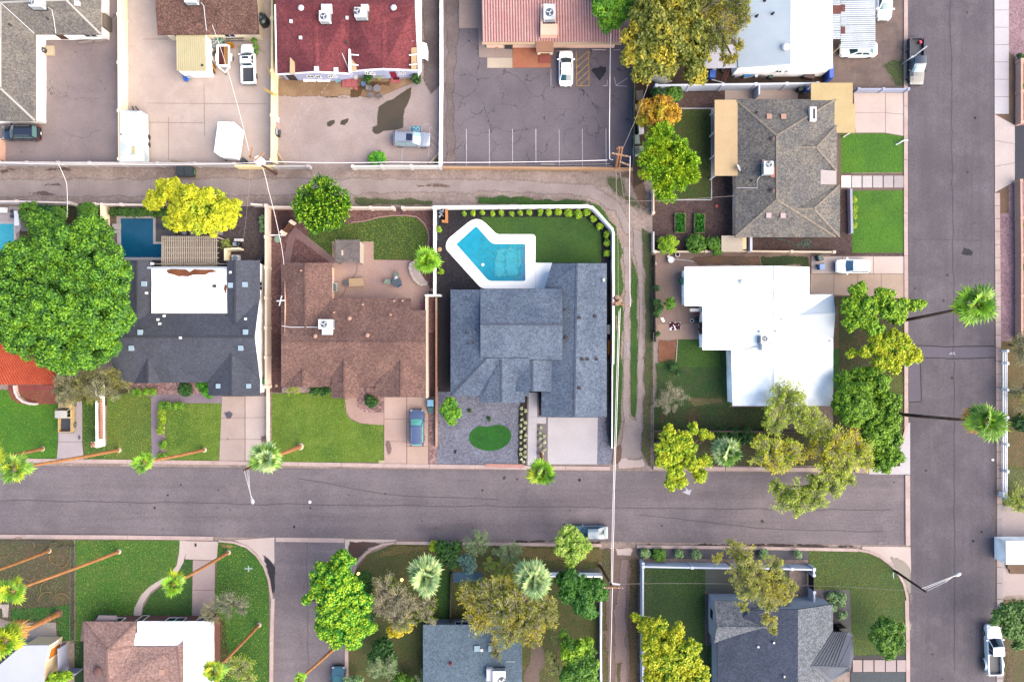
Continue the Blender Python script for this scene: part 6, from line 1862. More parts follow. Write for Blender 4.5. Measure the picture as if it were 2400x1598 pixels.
# northern yards
for i,(s,lb)in enumerate((('1862 1205 1965 1213','first wheel stop from the white wall along the tan alley wall'),('0 1205 82 1212','second wheel stop from the white wall along the tan alley wall'),('210 1202 312 1212','third wheel stop from the white wall along the tan alley wall'),('590 362 690 372','wheel stop above the black tar stain'),('745 366 795 372','worn wheel stop beside the black tar stain, partly under the trees'),('328 374 362 384','wheel stop at the nose of the white sedan'))):
 (x0,y0,_),(x1,y1,_)=WT('a2' if i==0 else 'a3',s)
 o=MB().mesh([(x0,y1,.01),(x1,y1,.01),(x1,y0,.01),(x0,y0,.01),(x0,y1+.05,.13),(x1,y1+.05,.13),(x1,y0-.05,.13),(x0,y0-.05,.13)],
     [(4,5,6,7),(0,1,5,4),(1,2,6,5),(2,3,7,6),(3,0,4,7)]).build('wheel_stop',mat('wheel_stop_concrete',(228,214,216),con=.1))
 tag(o,lb,'wheel stop','concrete wheel stops in the cracked car park')
ub=thing('utility_cabinet','dark grey cabinet by the west corner of the pink tile roof','cabinet',W(*T('a2','1858 335')[0]))
x,y,_=W(*T('a2','1858 335')[0])
MB().obox((x,y,0),1.0,1.0,1.2).build('cabinet',gloss('charcoal_box',(54,56,66),rough=.5),ub)
MB().obox((x,y,1.202),1.1,1.1,.06).build('cap',gloss('charcoal_box'),ub)
ub=thing('meter_cabinet','dark cabinet with white meters beside the brown porch roof','cabinet',W(*T('a3','354 320')[0]))
x,y,_=W(*T('a3','354 320')[0])
MB().obox((x,y,0),.95,.55,1.3).build('cabinet',gloss('charcoal_box'),ub)
for k in range(3):
 MB().cyl((x-.3+.3*k,y-.18,1.3),.1,.08,8).build('meter',VENTM,ub)
x,y,_=W(*T('a3','726 262')[0])
wb=thing('planter','dry potted plants on the pink terrace beside the grey cabinet','planter',W(*T('a2','1790 345')[0]))
for s in ('1730 342','1770 350','1805 340'):
 x,y,_=W(*T('a2',s)[0])
 MB().lathe((x,y,0),[(.18,0),(.26,.35),(.22,.36)],8).build('pot',mat('tan_pot'),wb)
for lb,s in (('white low bench under the lilac wall, nearer the dark doorway','560 250'),('white low bench under the lilac wall, nearer the pink ramp','765 252')):
 x,y,_=W(*T('e2',s)[0])
 r=thing('bench',lb,'bench',(x+.1,y,0))
 MB().prism([(x-.8,y-.3),(x+.8,y-.3),(x+.95,y),(x+.8,y+.3),(x-.8,y+.3)],.4,.5).build('seat',WHITEP,r)
 for sx in (-.55,.55):
  MB().obox((x+sx,y,0),.12,.45,.4).build('leg',WHITEP,r)
chair('garden_chair','pale blue garden chair by the pink ramp','e2','978 255',.25,gloss('pale_blue_plastic',(158,206,224),rough=.5),1.15)
rp=thing('ramp','pink painted wooden ramp and landing at the lilac wall','ramp',W(*T('e2','1150 290')[0]))
for i,s in enumerate(('1090 190 1180 195 1180 355 1090 350','1182 195 1260 230 1265 350 1182 355','1040 258 1088 255 1088 350 1040 355','1215 357 1262 357 1264 395 1220 395')):
 MB().prism([p[:2]for p in WT('e2',s)],0,.32-.03*i).build('deck_panel',mat('pink_ramp_paint',(226,130,132),(212,116,120),big=1,con=.08),rp)
st_=thing('steps','pink step with a maroon mat under the crimson door','steps',W(*T('e2','1825 240')[0]))
MB().prism([p[:2]for p in WT('e2','1755 198 1895 198 1892 292 1760 288')],0,.2).build('step',mat('pink_ramp_paint'),st_)
MB().prism([p[:2]for p in WT('e2','1798 200 1885 200 1885 250 1798 248')],.202,.23).build('mat',mat('maroon_mat',(92,16,40),con=.1),st_)
x,y,_=W(*T('e2','1565 395')[0])
r=thing('bistro_table','small round grey table with a red parasol base by the puddle','table',(x,y,0))
MB().cyl((x,y,.7),.48,.03,18).build('table_top',gloss('grey_bistro',(156,150,160),rough=.3),r)
MB().cyl((x,y,0),.05,.7,8).build('pedestal',GREYT,r)
for i,(s,a,lb)in enumerate((('1455 385',1.5,'grey chair west of the small round table'),('1470 480',2.6,'grey chair south west of the small round table'),('1600 495',3.6,'grey slatted chair south of the small round table'))):
 chair('garden_chair',lb,'e2',s,a,gloss('grey_chair',(142,134,140),rough=.6),1.05)
o=MB().lathe((*W(*T('e2','1545 350')[0])[:2],0),[(.2,0),(.25,.4),(.1,.5)],10).build('gas_canister',gloss('red_can',(206,40,60)))
tag(o,'red canister beside the small round table','canister')
o=MB().lathe((*W(*T('e2','1362 325')[0])[:2],0),[(.26,0),(.34,.7),(.3,.75)],12).build('water_drum',gloss('blue_grey_drum',(124,150,190)))
tag(o,'blue grey drum at the foot of the lilac wall','drum')
o=MB().lathe((*W(*T('e2','1240 215')[0])[:2],0),[(.3,0),(.36,.5),(.36,.8),(.1,.86)],12).build('grill',gloss('white_kettle',(236,236,244)))
tag(o,'round white kettle grill by the pink ramp','grill')
for lb,s,c,h_ in (('white chest freezer against the yellow cream wall','a2 150 890',(246,240,240),.9),('pinkish storage chest below the white freezer','a2 165 945',(216,184,180),.8)):
 cc,s=s.split(' ',1)
 x,y,_=W(*T(cc,s)[0])
 r=thing('storage_chest',lb,'chest',(x,y,0))
 m=gloss('chest_%d'%c[2],c,rough=.5)
 MB().obox((x,y,0),.8,.85,h_).build('body',m,r)
 MB().obox((x,y,h_+.002),.86,.9,.07).build('lid',m,r)
r=thing('barbecue','black barbecue with chrome lid at the foot of the yellow cream wall','barbecue',W(*T('a2','165 985')[0]))
x,y,_=W(*T('a2','165 985')[0])
MB().obox((x,y,0),.55,.95,.8).build('cart',BLACKP,r)
MB().tube([(x,y-.4,.85),(x,y+.4,.85)],.28,10).build('lid',gloss('chrome_lid',(150,156,164),rough=.2,metal=.6),r)
MB().obox((x+.42,y,.7),.3,.7,.05).build('side_shelf',GREYT,r)
o=MB()
for i,s in enumerate(('95 688 195 742','100 700 190 748','110 712 170 742','125 540 150 600')):
 p=WT('a2',s)
 o.tube([(p[0][0],p[0][1],2.1+.06*i),(p[1][0],p[1][1],2.0+.06*i)],.05,5)
o=o.build('lumber_bundle',mat('yellow_lumber',(250,206,96),con=.08),kind='stuff')
tag(o,'yellow poles resting across the yellow cream wall','poles')
r=thing('sign_board','white angled sign board on the east side of the red building','sign',W(*T('a2','1238 380')[0]))
MB().prism([W(*a,1.8)[:2]for a in T('a2','1214 308 1254 322 1266 378 1264 448 1240 432 1214 432')],1.72,1.8).build('board',WHITEP,r)
for s in ('1225 330','1250 420'):
 x,y,_=W(*T('a2',s)[0],1.7)
 MB().cyl((x,y,0),.05,1.72,6).build('post',GALV,r)
o=MB().obox((*W(*T('a1','370 380')[0])[:2],0),1.25,1.25,.35).build('equipment_base',mat('cream_box',(240,220,190),con=.05))
tag(o,'cream square pad box with a dark round drum beside the white eave','box')
o=MB().lathe((*W(*T('a1','342 385')[0])[:2],.35),[(.34,0),(.36,.5),(.2,.6),(.05,.62)],14).build('drum',gloss('charcoal_drum',(74,70,78)))
tag(o,'dark round drum on the cream pad box by the white eave','drum')
wr=thing('wardrobe_box','brown wooden cupboard against the eave of the grey L shaped roof','cupboard',W(*T('a1','800 190')[0]))
x,y,_=W(*T('a1','798 190')[0])
MB().obox((x-.1,y,0),.6,1.9,1.7).build('carcass',mat('tan_cupboard',(200,156,104),con=.1),wr)
MB().obox((x+.35,y,0),.3,1.8,1.6).build('door',mat('grey_door_panel',(150,138,132),con=.1),wr)
for k,s in enumerate(('585 320 685 308','705 312 790 300')):
 p=WT('a1',s)
 o=MB().bar((p[0][0],p[0][1],.3),(p[1][0],p[1][1],.3),.25,.25).build('trough',mat('pale_trough',(196,180,176),con=.1))
 tag(o,('pale trough under the eave of the grey roof, farther from the cupboard','pale trough under the eave of the grey roof, nearer the cupboard')[k],'trough')
o=MB().tube([(x,y,.32+.02*math.sin(i))for i,(x,y,_)in enumerate(WT('e1','330 1070 310 1110 330 1180 380 1190 405 1150 350 1130 330 1075'))],.18,6).build('tarp_bundle',gloss('blue_tarp',(40,112,230),rough=.5))
tag(o,'bundle of bright blue tarp below the cream shed','tarp')
o=MB().lathe((*W(*T('e1','425 1110')[0])[:2],0),[(.3,0),(.3,.6),(.27,.62)],12).build('galvanised_bucket',GALV)
tag(o,'grey galvanised tub beside the blue tarp','tub')
ty=thing('tyre_stack','stack of black tyres between the shed and the utility trailer','tyres',W(*T('e1','960 620')[0]))
x,y,_=W(*T('e1','965 600')[0])
for k in range(3):
 b=MB()
 V,F=[],[]
 for i in range(14):
  for j in range(6):
   a,c=2*math.pi*i/14,2*math.pi*j/6
   rr=.3+.12*math.cos(c)
   V.append((x+.08*k+rr*math.cos(a),y-.12*k+rr*math.sin(a),.12+.22*k+.11*math.sin(c)))
 F=[(i*6+j,((i+1)%14)*6+j,((i+1)%14)*6+(j+1)%6,i*6+(j+1)%6)for i in range(14)for j in range(6)]
 b.mesh(V,F).build('tyre',gloss('tyre_rubber',(52,54,62),rough=.8),ty)
wp=thing('wood_pile','heap of amber boards and dark scrap along the shed wall','wood pile',W(*T('e1','880 850')[0]))
for k in range(9):
 x0,y0=825+(k%3)*22,690+k*12
 p=WT('e1','%g %g %g %g'%(x0,y0,x0+90+8*(k%4),y0+210+7*k))
 MB().bar((p[0][0],p[0][1],.5+.05*(k%4)),(p[1][0],p[1][1],.25+.05*(k%3)),.22,.06).build('board',mat('amber_board',(220,156,60),con=.12)if k%2 else mat('scrap_wood',(96,70,58),con=.2),wp)
wb=thing('wheelbarrow','yellow orange wheelbarrow tipped beside the utility trailer','wheelbarrow',W(*T('e1','1320 470')[0]))
YB=gloss('yellow_barrow',(248,170,30),rough=.4)
P=[p for p in WT('e1','1210 410 1330 400 1400 470 1380 535 1260 500')]
MB().mesh([(x,y,.65)for x,y,_ in P]+[((x+P[0][0])/2+.05,(y+P[2][1])/2,.25)for x,y,_ in P],[(0,1,6,5),(1,2,7,6),(2,3,8,7),(3,4,9,8),(4,0,5,9),(5,6,7,8,9)]).build('tray',YB,wb)
p=WT('e1','1400 500 1500 500 1400 460 1500 470')
MB().tube([(p[0][0],p[0][1],.6),(p[1][0],p[1][1],.5)],.03,5).tube([(p[2][0],p[2][1],.6),(p[3][0],p[3][1],.5)],.03,5).build('handles',WOODT,wb)
x,y,_=W(*T('e1','1200 450')[0])
MB().tube([(x,y-.06,.2),(x,y+.06,.2)],.2,10).build('wheel',BLACKP,wb)
cr=thing('wire_cage','tangle of white metal racks and a green tub behind the trailer','racks',W(*T('e1','1060 400')[0]))
rnd=random.Random(3)
b=MB()
for k in range(26):
 p=W(*T('e1','%g %g'%(rnd.uniform(900,1210),rnd.uniform(280,470)))[0])
 a=rnd.choice((0,.1,1.5,.7,2.2))
 ln=rnd.uniform(.3,.9)
 z=rnd.uniform(.2,1.1)
 b.tube([p[:2]+(z,),(p[0]+ln*math.cos(a),p[1]+ln*math.sin(a),z+rnd.uniform(-.2,.2))],.025,4)
b.build('rack_bars',VENTM,cr,kind='stuff')
MB().lathe((*W(*T('e1','1085 345')[0])[:2],0),[(.4,0),(.48,.8),(.44,.82)],12).build('tub',gloss('green_tub',(40,150,96),rough=.5),cr)
MB().obox((*W(*T('e1','990 400')[0])[:2],0),1.3,1.2,.45).build('crate',mat('grey_green_crate',(176,190,186),con=.12),cr)
gr=thing('ladder','dark ladder lying against the brown house behind the white pickup','ladder',W(*T('e1','1440 375')[0]))
for yy in (345,400):
 p=WT('e1','1230 %g 1620 %g'%(yy,yy-10))
 MB().bar((p[0][0],p[0][1],.9),(p[1][0],p[1][1],.9),.07,.07).build('rail',gloss('dark_alu',(88,96,108),rough=.4),gr)
for k in range(12):
 p=WT('e1','%g 345 %g 400'%(1245+31*k,1245+31*k))
 MB().bar((p[0][0],p[0][1],.88),(p[1][0],p[1][1],.88),.04,.04).build('rung',gloss('dark_alu'),gr)
o=MB().bar((*W(*T('e1','1840 470')[0])[:2],.12),(*W(*T('e1','2010 610')[0])[:2],.12),.12,.12).build('timber_post',mat('pale_timber'))
tag(o,'pale timber lying by the white pickup','timber')
o=MB().bar((*W(*T('a1','1262 1178')[0])[:2],.12),(*W(*T('a1','1358 1192')[0])[:2],.12),.2,.12).build('timber_post',mat('pale_timber'))
tag(o,'tan plank lying by the alley wall of the concrete yard','timber')
o=MB().prism([p[:2]for p in WT('e5','380 350 460 430 420 540 295 470')],0,.9).build('compost_bin',gloss('black_bin',(36,42,48),rough=.6))
tag(o,'black square bin in the yard corner under the utility pole','bin')
sh=thing('storage_unit','dark water tank behind the brown roof by the yellow cream wall','tank',W(*T('a1','1945 190')[0]))
x,y,_=W(*T('a1','1945 170')[0])
MB().lathe((x,y,0),[(.75,0),(.75,1.3),(.5,1.5),(.1,1.55)],16).build('tank',gloss('teal_black_tank',(26,50,58),rough=.4),sh)
MB().cyl((x,y,1.54),.2,.1,10).build('hatch',gloss('grey_hatch',(120,136,150)),sh)
rnd=random.Random(8)
items=[('blue_tote','tall bright blue tote near the yellow leaved branches',(1045,270),.7,.9,1.0,(44,110,226)),('cooler_box','white and blue cooler among the backyard clutter',(1428,250),1.3,.8,.6,(226,236,250)),
   ('old_sink','white square sink unit among the backyard clutter',(1585,240),.9,.9,.7,(226,220,222)),('grey_tote','lilac grey tote beside the rusty ladder',(1310,250),.7,.7,.5,(190,192,214)),
   ('cabinet_box','dark brown cabinet at the end of the clutter row',(2050,270),1.3,.8,.7,(84,44,42)),('crate','dark crate behind the white cooler',(1370,215),.6,.5,.6,(60,56,60)),('black_crate','black crate beside the white sink unit',(1520,215),.6,.5,.8,(44,44,50)),
   ('green_crate','dark green crate between the sink unit and the blue tarp',(1660,275),.5,.6,.5,(50,76,70)),('metal_box','grey metal box nearest the yellow leaved branches',(985,250),.5,.5,.6,(190,180,184))]
for nm,lb,(u,v),sx,sy,h_,c in items:
 x,y,_=W(*T('e3','%g %g'%(u,v))[0])
 r=thing(nm,lb,'box',(x,y,0))
 m=gloss('clutter_%d_%d_%d'%c,c,rough=.5)
 rz=rnd.uniform(-.2,.2)
 MB().obox((x,y,0),sx,sy,h_,rz).build('body',m,r)
 MB().obox((x,y,h_+.002),sx*1.06,sy*1.06,.06,rz).build('lid',gloss('clutter_blue',(60,150,230))if nm=='cooler_box' else m,r)
for nm,lb,(u,v),rr,h_,c in (('white_bucket','white bucket nearest the blue tarp',(1680,250),.22,.45,(240,240,244)),('white_bucket','white bucket in front of the sink unit',(1512,270),.18,.4,(244,244,248)),('paint_can','pale paint can above the tall blue tote',(1075,205),.25,.4,(214,220,236)),('bucket','white bucket beside the grey metal box',(985,235),.2,.4,(240,236,236)),('bucket','dark bucket behind the rusty ladder',(1165,215),.25,.5,(72,62,66))):
 x,y,_=W(*T('e3','%g %g'%(u,v))[0])
 r=thing(nm,lb,'bucket',(x,y,0))
 MB().lathe((x,y,0),[(rr*.8,0),(rr,h_),(rr*.85,h_+.01)],10).build('body',gloss('bucket_%d_%d'%c[:2],c,rough=.5),r)
 MB().tube([(x+rr*math.cos(t),y+.1,h_+.18*math.sin(t))for t in np.linspace(0,math.pi,7)],.015,4).build('handle',GALV,r)
def tarp(label,code,s,z,m,bumps=.18):
 P=[p[:2]for p in WT(code,s)]
 A,B_,C,D_=[Vector(p)for p in P]
 V,F,nx,ny=[],[],12,5
 r2=random.Random(5)
 for j in range(ny+1):
  for i in range(nx+1):
   p=A.lerp(B_,i/nx).lerp(D_.lerp(C,i/nx),j/ny)
   e=min(i,nx-i,2)/2*min(j,ny-j,1)
   V.append((p.x+r2.uniform(-.05,.05),p.y+r2.uniform(-.05,.05),.06+z*e+r2.uniform(0,bumps)*e))
 F=[(j*(nx+1)+i,j*(nx+1)+i+1,(j+1)*(nx+1)+i+1,(j+1)*(nx+1)+i)for j in range(ny)for i in range(nx)]
 o=MB().mesh(V,F).build('tarpaulin',m)
 return tag(o,label,'tarp')
BT=gloss('bright_blue_tarp',(20,106,238),rough=.4)
tarp('long bright blue tarp in the backyard clutter under the white metal roof','e3','1775 200 2000 198 2010 240 1780 262',.9,BT)
tarp('paler blue tarp strip beside the long bright blue tarp','e3','1980 200 2090 205 2085 240 1985 238',.7,gloss('sky_blue_tarp',(70,150,250),rough=.4))
o=MB().box(*W(*T('e3','2226 328')[0])[:2],.1,*W(*T('e3','2268 190')[0])[:2],1.6).build('blue_gate',BT)
tag(o,'narrow bright blue covered gate at the corner of the white metal roof','gate')
ld=thing('ladder','rusty ladder leaning among the clutter by the white wall','ladder',W(*T('e3','1190 270')[0]))
p0,p1=W(*T('e3','1215 205')[0]),W(*T('e3','1165 335')[0])
for sx in (-.25,.25):
 MB().bar((p0[0]+sx,p0[1],.9),(p1[0]+sx,p1[1],.3),.07,.07).build('rail',RUSTM,ld)
for k in range(8):
 q=Vector((*p0[:2],.9)).lerp(Vector((*p1[:2],.3)),(k+.5)/8)
 MB().bar((q.x-.25,q.y,q.z),(q.x+.25,q.y,q.z),.05,.04).build('rung',RUSTM,ld)
o=MB().tube([W(*T('e3','1045 312')[0])[:2]+(.5,),W(*T('e3','1165 348')[0])[:2]+(.6,)],.06,6).build('white_pipe',VENTM)
tag(o,'white pipe lying at the foot of the long white wall','pipe')
bt=thing('boat','small upturned pale boat under the olive branches','boat',W(*T('e3','540 295')[0]))
V,F=[],[]
ax=[Vector(p)for p in WT('e3','430 262 640 325')]
d_=(ax[1]-ax[0])
s_=Vector((-d_.y,d_.x,0)).normalized()
for i in range(9):
 u=i/8
 wd=.75*math.sin(math.pi*min(1,.12+u*.95))**.7
 c=ax[0]+d_*u
 for k in range(7):
  a=math.pi*k/6
  V.append((c.x+s_.x*wd*math.cos(a),c.y+s_.y*wd*math.cos(a),.1+.6*wd*math.sin(a)))
F=[(i*7+k,(i+1)*7+k,(i+1)*7+k+1,i*7+k+1)for i in range(8)for k in range(6)]
MB().mesh(V,F).build('hull',mat('pale_hull',(206,206,196),con=.08),bt,smooth=True)
MB().bar(tuple(ax[0]+Vector((0,0,.55))),tuple(ax[1]+Vector((0,0,.4))),.06,.1).build('keel',VENTM,bt)
for lb,s,c,sx,sy,h_ in (('pale blue box behind the car park fence','308 575',(196,214,236),.5,.5,.5),('white fridge lying behind the car park fence','312 812',(244,240,244),.7,1.5,.6),('white freezer with a dark hatch behind the car park fence','285 1055',(214,224,232),1.4,1.1,.8),('grey frame box behind the car park fence','302 470',(120,110,106),1.0,1.2,.4),('pale panel leaning behind the car park fence','268 930',(180,196,196),.8,1.2,.5),('tan bundle behind the car park fence','262 590',(188,164,144),.7,.7,.4)):
 x,y,_=W(*T('e3',s)[0])
 r=thing('stored_box',lb,'box',(x,y,0))
 m=gloss('stored_%d_%d'%c[:2],c,rough=.6)
 MB().obox((x,y,0),sx,sy,h_,.1).build('body',m,r)
 MB().obox((x-.1,y,h_+.002),sx*.5,sy*.8,.05,.1).build('hatch',gloss('dark_hatch',(90,98,96),rough=.6)if 'dark' in lb else m,r)
for lb,s in (('raised planting bed full of greens, nearer the alley','1192 318 1270 318 1266 460 1194 458'),('raised planting bed full of greens, nearer the hip roof','1336 320 1412 320 1408 462 1334 460')):
 P=[p[:2]for p in WT('b3',s)]
 r=thing('raised_bed',lb,'planting bed',(P[0][0],P[0][1],0))
 for i in range(4):
  a,c=P[i],P[(i+1)%4]
  MB().bar((a[0],a[1],.42),(c[0],c[1],.42),.1,.42).build('board',mat('bed_board',(168,150,120),con=.15),r)
 q=[(v.x,v.y)for v in offset_poly(P,.06)]
 MB().prism(q,.02,.3).build('soil',SOIL,r)
 n_=900
 c0=np.array(q)
 lo,hi=c0.min(0),c0.max(0)
 C=np.column_stack([RNG.uniform(lo[0],hi[0],n_),RNG.uniform(lo[1],hi[1],n_),RNG.uniform(.3,.55,n_)])
 U=RNG.normal(0,.08,(n_,3))
 Vv=RNG.normal(0,.06,(n_,3))
 tag(quad_cloud('greens',C,U,Vv,leafmat('bed_greens',[(30,104,30),(58,136,40),(84,160,50)]),r),kind='stuff')
sd=thing('shed','small cream plank roofed shed beside the round shrubs','shed',W(*T('b3','1625 540')[0]))
MB().prism([p[:2]for p in WT('b3','1555 490 1690 500 1690 590 1560 590')],0,1.7).build('wall',T_STUCCO,sd)
for k in range(7):
 p,q=[W(*a,2.0-.04*abs(k-3))for a in T('b3','1540 %g 1696 %g'%(486+k*16.5,488+k*16.5))]
 MB().bar(p,q,.27,.06).build('roof_plank',mat('cream_plank',(238,224,204),(226,210,190),con=.06),sd)
o=MB()
rnd=random.Random(2)
for k in range(5):
 c=W(*T('b4','%g %g'%(rnd.uniform(415,500),rnd.uniform(505,565)))[0])
 rr=rnd.uniform(.22,.5)
 o.tube([(c[0]+rr*math.cos(t),c[1]+rr*.8*math.sin(t),.07+.02*k)for t in np.linspace(0,6.28,17)],.028,4)
o.tube([(x,y,.08)for x,y,_ in WT('b4','250 500 330 515 380 545 420 540')],.028,4)
o=o.build('garden_hose',gloss('green_hose',(84,176,150),rough=.5))
tag(o,'tangled green garden hose on the gravel south of the hip roof','hose')
o=MB().lathe((*W(*T('b3','1502 262')[0])[:2],0),[(.2,0),(.24,.2),(.1,.3)],8).build('orange_ball',gloss('orange_toy',(240,96,60)))
tag(o,'orange bucket on the gravel below the backyard lawn','bucket')
fp=thing('fire_pit','dark round fire pit on the gravel by the hip roof','fire pit',W(*T('b3','1585 140')[0]))
x,y,_=W(*T('b3','1585 140')[0])
MB().lathe((x,y,0),[(.35,0),(.5,.3),(.42,.32),(.3,.12)],14).build('bowl',gloss('burnt_steel',(70,40,40),rough=.8),fp)
for a in (0,2.1,4.2):
 MB().tube([(x+.4*math.cos(a),y+.4*math.sin(a),.25),(x+.5*math.cos(a),y+.5*math.sin(a),0)],.03,5).build('leg',STEELD,fp)
o=MB().tube([(x,y,z)for (x,y,_),z in zip(WT('a4','1212 1035 1190 1034 1160 1045 1140 1060 1122 1066'),(.14,.2,.4,.25,.12))],.09,6).build('bent_pipe',VENTM)
tag(o,'bent white pipe on the lawn corner by the east street','pipe')
for lb,s,c,rr,h_ in (('white round lid barrel by the cream wall, larger','1065 170',(244,240,240),.42,.7),('small white bucket beside the larger white barrel','1042 128',(246,244,244),.22,.4),('white pot with a dark inside on the tan yard','1155 100',(246,242,244),.32,.5),('small white flower pot on the worn patio','1343 962',(240,234,236),.26,.35)):
 x,y,_=W(*T('f3',s)[0])
 r=thing('pot',lb,'pot',(x,y,0))
 MB().lathe((x,y,0),[(rr*.75,0),(rr,h_),(rr*.8,h_),(rr*.75,h_-.1)],14).build('body',gloss('white_pot',(244,240,240),rough=.5),r)
 MB().cyl((x,y,h_-.08),rr*.7,.02,12).build('filling',mat('pot_soil',(60,48,48),con=.2)if 'larger' not in lb and 'bucket' not in lb else WHITEP,r)
rg=thing('rug','small maroon tufted rug on a white frame on the worn patio','rug',W(*T('f3','1128 1035')[0]))
MB().prism([p[:2]for p in WT('f3','1058 985 1198 978 1200 1078 1062 1084')],.05,.1).build('frame',WHITEP,rg)
b=MB()
rnd=random.Random(4)
for k in range(90):
 x,y,_=W(*T('f3','%g %g'%(rnd.uniform(1064,1192),rnd.uniform(988,1076)))[0])
 b.ball((x,y,.12),.11,5)
b.build('tufts',mat('maroon_tuft',(112,34,58),(92,26,50),big=3,con=.3),rg,kind='stuff')
chair('garden_chair','red chair under the striped awning of the white house','f3','1435 875',.3,gloss('red_plastic',(190,30,66),rough=.4),1.1)
r=thing('tyre','black tyre planter beside the red chair','tyre',W(*T('f3','1436 944')[0]))
x,y,_=W(*T('f3','1436 944')[0])
MB().lathe((x,y,0),[(.3,0),(.45,.06),(.48,.2),(.4,.3),(.25,.28),(.2,.1)],16).build('casing',gloss('tyre_rubber'),r)
for i,s in enumerate(('1462 1020','1455 1080')):
 chair('garden_chair',('brown metal chair on the worn patio, nearer the tyre','brown metal chair on the worn patio, farther from the tyre')[i],'f3',s,-1.2,gloss('brown_metal_chair',(130,76,74),rough=.5),.95)
o=MB().prism([p[:2]for p in WT('f3','938 922 975 918 1000 972 968 978')],.02,.07).build('white_board',WHITEP)
tag(o,'white board lying by the alley fence bushes','board')
o=MB().box(*W(*T('f3','862 232')[0])[:2],0,*W(*T('f3','882 196')[0])[:2],.3).build('cinder_block',mat('pale_block'))
tag(o,'pale cinder block at the corner of the tan yard','block')
o=MB().tube([(x,y,.1)for x,y,_ in WT('f3','1110 155 1200 162 1290 172 1380 188')],.05,5).build('white_pole',VENTM)
tag(o,'white pole lying across the tan yard from the barrel','pole')
o=MB().bar((*W(*T('f3','1163 1208')[0])[:2],.12),(*W(*T('f3','1142 1500')[0])[:2],.12),.1,.1).build('bed_edging',mat('pale_timber'))
tag(o,'pale timber edging between the red soil and the lawn','edging')
for i,s in enumerate(('d1 2080 470','d4 1260 525')):
 cc,s=s.split(' ',1)
 x,y,_=W(*T(cc,s)[0])
 r=thing('survey_cross',('white aerial survey cross on the lawn corner by the short side street','pale blue aerial survey cross on the corner house lawn')[i],'survey marker',(x,y,0))
 MB().obox((x,y,.02),1.05,.14,.03,.03).build('cross_arm',mat('pale_marker',(224,244,252),con=.03),r)
 MB().obox((x,y,.055),.14,.8,.03,.03).build('cross_arm',mat('pale_marker'),r)
o=MB().lathe((*W(*T('c2','396 1241')[0])[:2],.01),[(.17,0),(.2,.05),(.1,.12),(.02,.13)],10).build('road_marker',WHITEP)
tag(o,'small round white marker on the cross street','marker')
for i,(cc,s,sx,sy,h_,lb)in enumerate((('c4','1888 1178',.25,.55,.9,'white meter post at the end of the ranch rail fence'),('f6','1380 640',.2,.4,.8,'small white post by the kerb near the white pickup'),('c4','1838 932',.3,.25,.1,'crumpled paper on the east street by the ranch fence'))):
 x,y,_=W(*T(cc,s)[0])
 o=MB().obox((x,y,0),sx,sy,h_).build('marker_post' if i<2 else 'paper_scrap',WHITEP)
 tag(o,lb,'post' if i<2 else 'litter')
o=MB().lathe((*W(*T('c2','150 388')[0])[:2],0),[(.16,0),(.2,.06),(.12,.12),(.08,.1)],10).build('path_light',mat('tan_pot'))
tag(o,'small round tan lamp on the red gravel strip','garden lamp')
for i,s in enumerate(('869 495 orange','1228 545 glow')):
 u,v,_k=s.split()
 x,y,_=W(*T('d2',u+' '+v)[0])
 r=thing('garden_lamp',('lit amber garden lamp beside the round green tree','bright amber garden lamp under the pale green fan palm')[i],'garden lamp',(x,y,0))
 MB().cyl((x,y,0),.04,.7,6).build('post',BLACKP,r)
 lm=bpy.data.materials.get('lamp_glow')
 if lm is None:
  lm=bpy.data.materials.new('lamp_glow')
  lm.use_nodes=True
  bs=lm.node_tree.nodes['Principled BSDF']
  bs.inputs['Emission Color'].default_value=(1,.55,.12,1)
  bs.inputs['Emission Strength'].default_value=.9
  bs.inputs['Base Color'].default_value=(.5,.25,.05,1)
 MB().ball((x,y,.85),.2,10).build('globe',lm,r)
rnd=random.Random(12)
for i,(u,v)in enumerate(((480,370),(250,520),(240,290),(410,640),(515,400),(40,310),(160,265),(400,730),(520,740))):
 pts=[]
 x,y,_=W(*T('d1','%g %g'%(u,v))[0])
 a0,rr=rnd.uniform(0,6.28),rnd.uniform(.7,1.1)
 for t in np.linspace(0,2.2,9):
  pts.append((x+rr*math.cos(a0+t),y+rr*math.sin(a0+t),.1+.05*t))
 o=MB().tube(pts,[.05-.004*k for k in range(9)],5).build('fallen_frond',mat('dry_frond_stem',(196,158,108),con=.12))
 tag(o,'fallen dry palm frond stem curled on the weedy front yard','fallen frond','fallen palm fronds on the weedy front yard')
o=MB().obox((*W(*T('d4','700 712')[0])[:2],0),.28,.28,.5).build('meter_box',mat('tan_pot'))
tag(o,'small tan box beside the corner house wall','box')
for lb,s in (('orange bench behind the white street wall of the corner house','2260 455'),):
 p=WT('d3','2220 465 2310 448')
 r=thing('bench',lb,'bench',p[0])
 MB().bar((p[0][0],p[0][1],.48),(p[1][0],p[1][1],.48),.45,.06).build('seat',mat('orange_pine'),r)
 for q in p:
  MB().obox((q[0],q[1],0),.08,.4,.42).build('leg',WOODB,r)
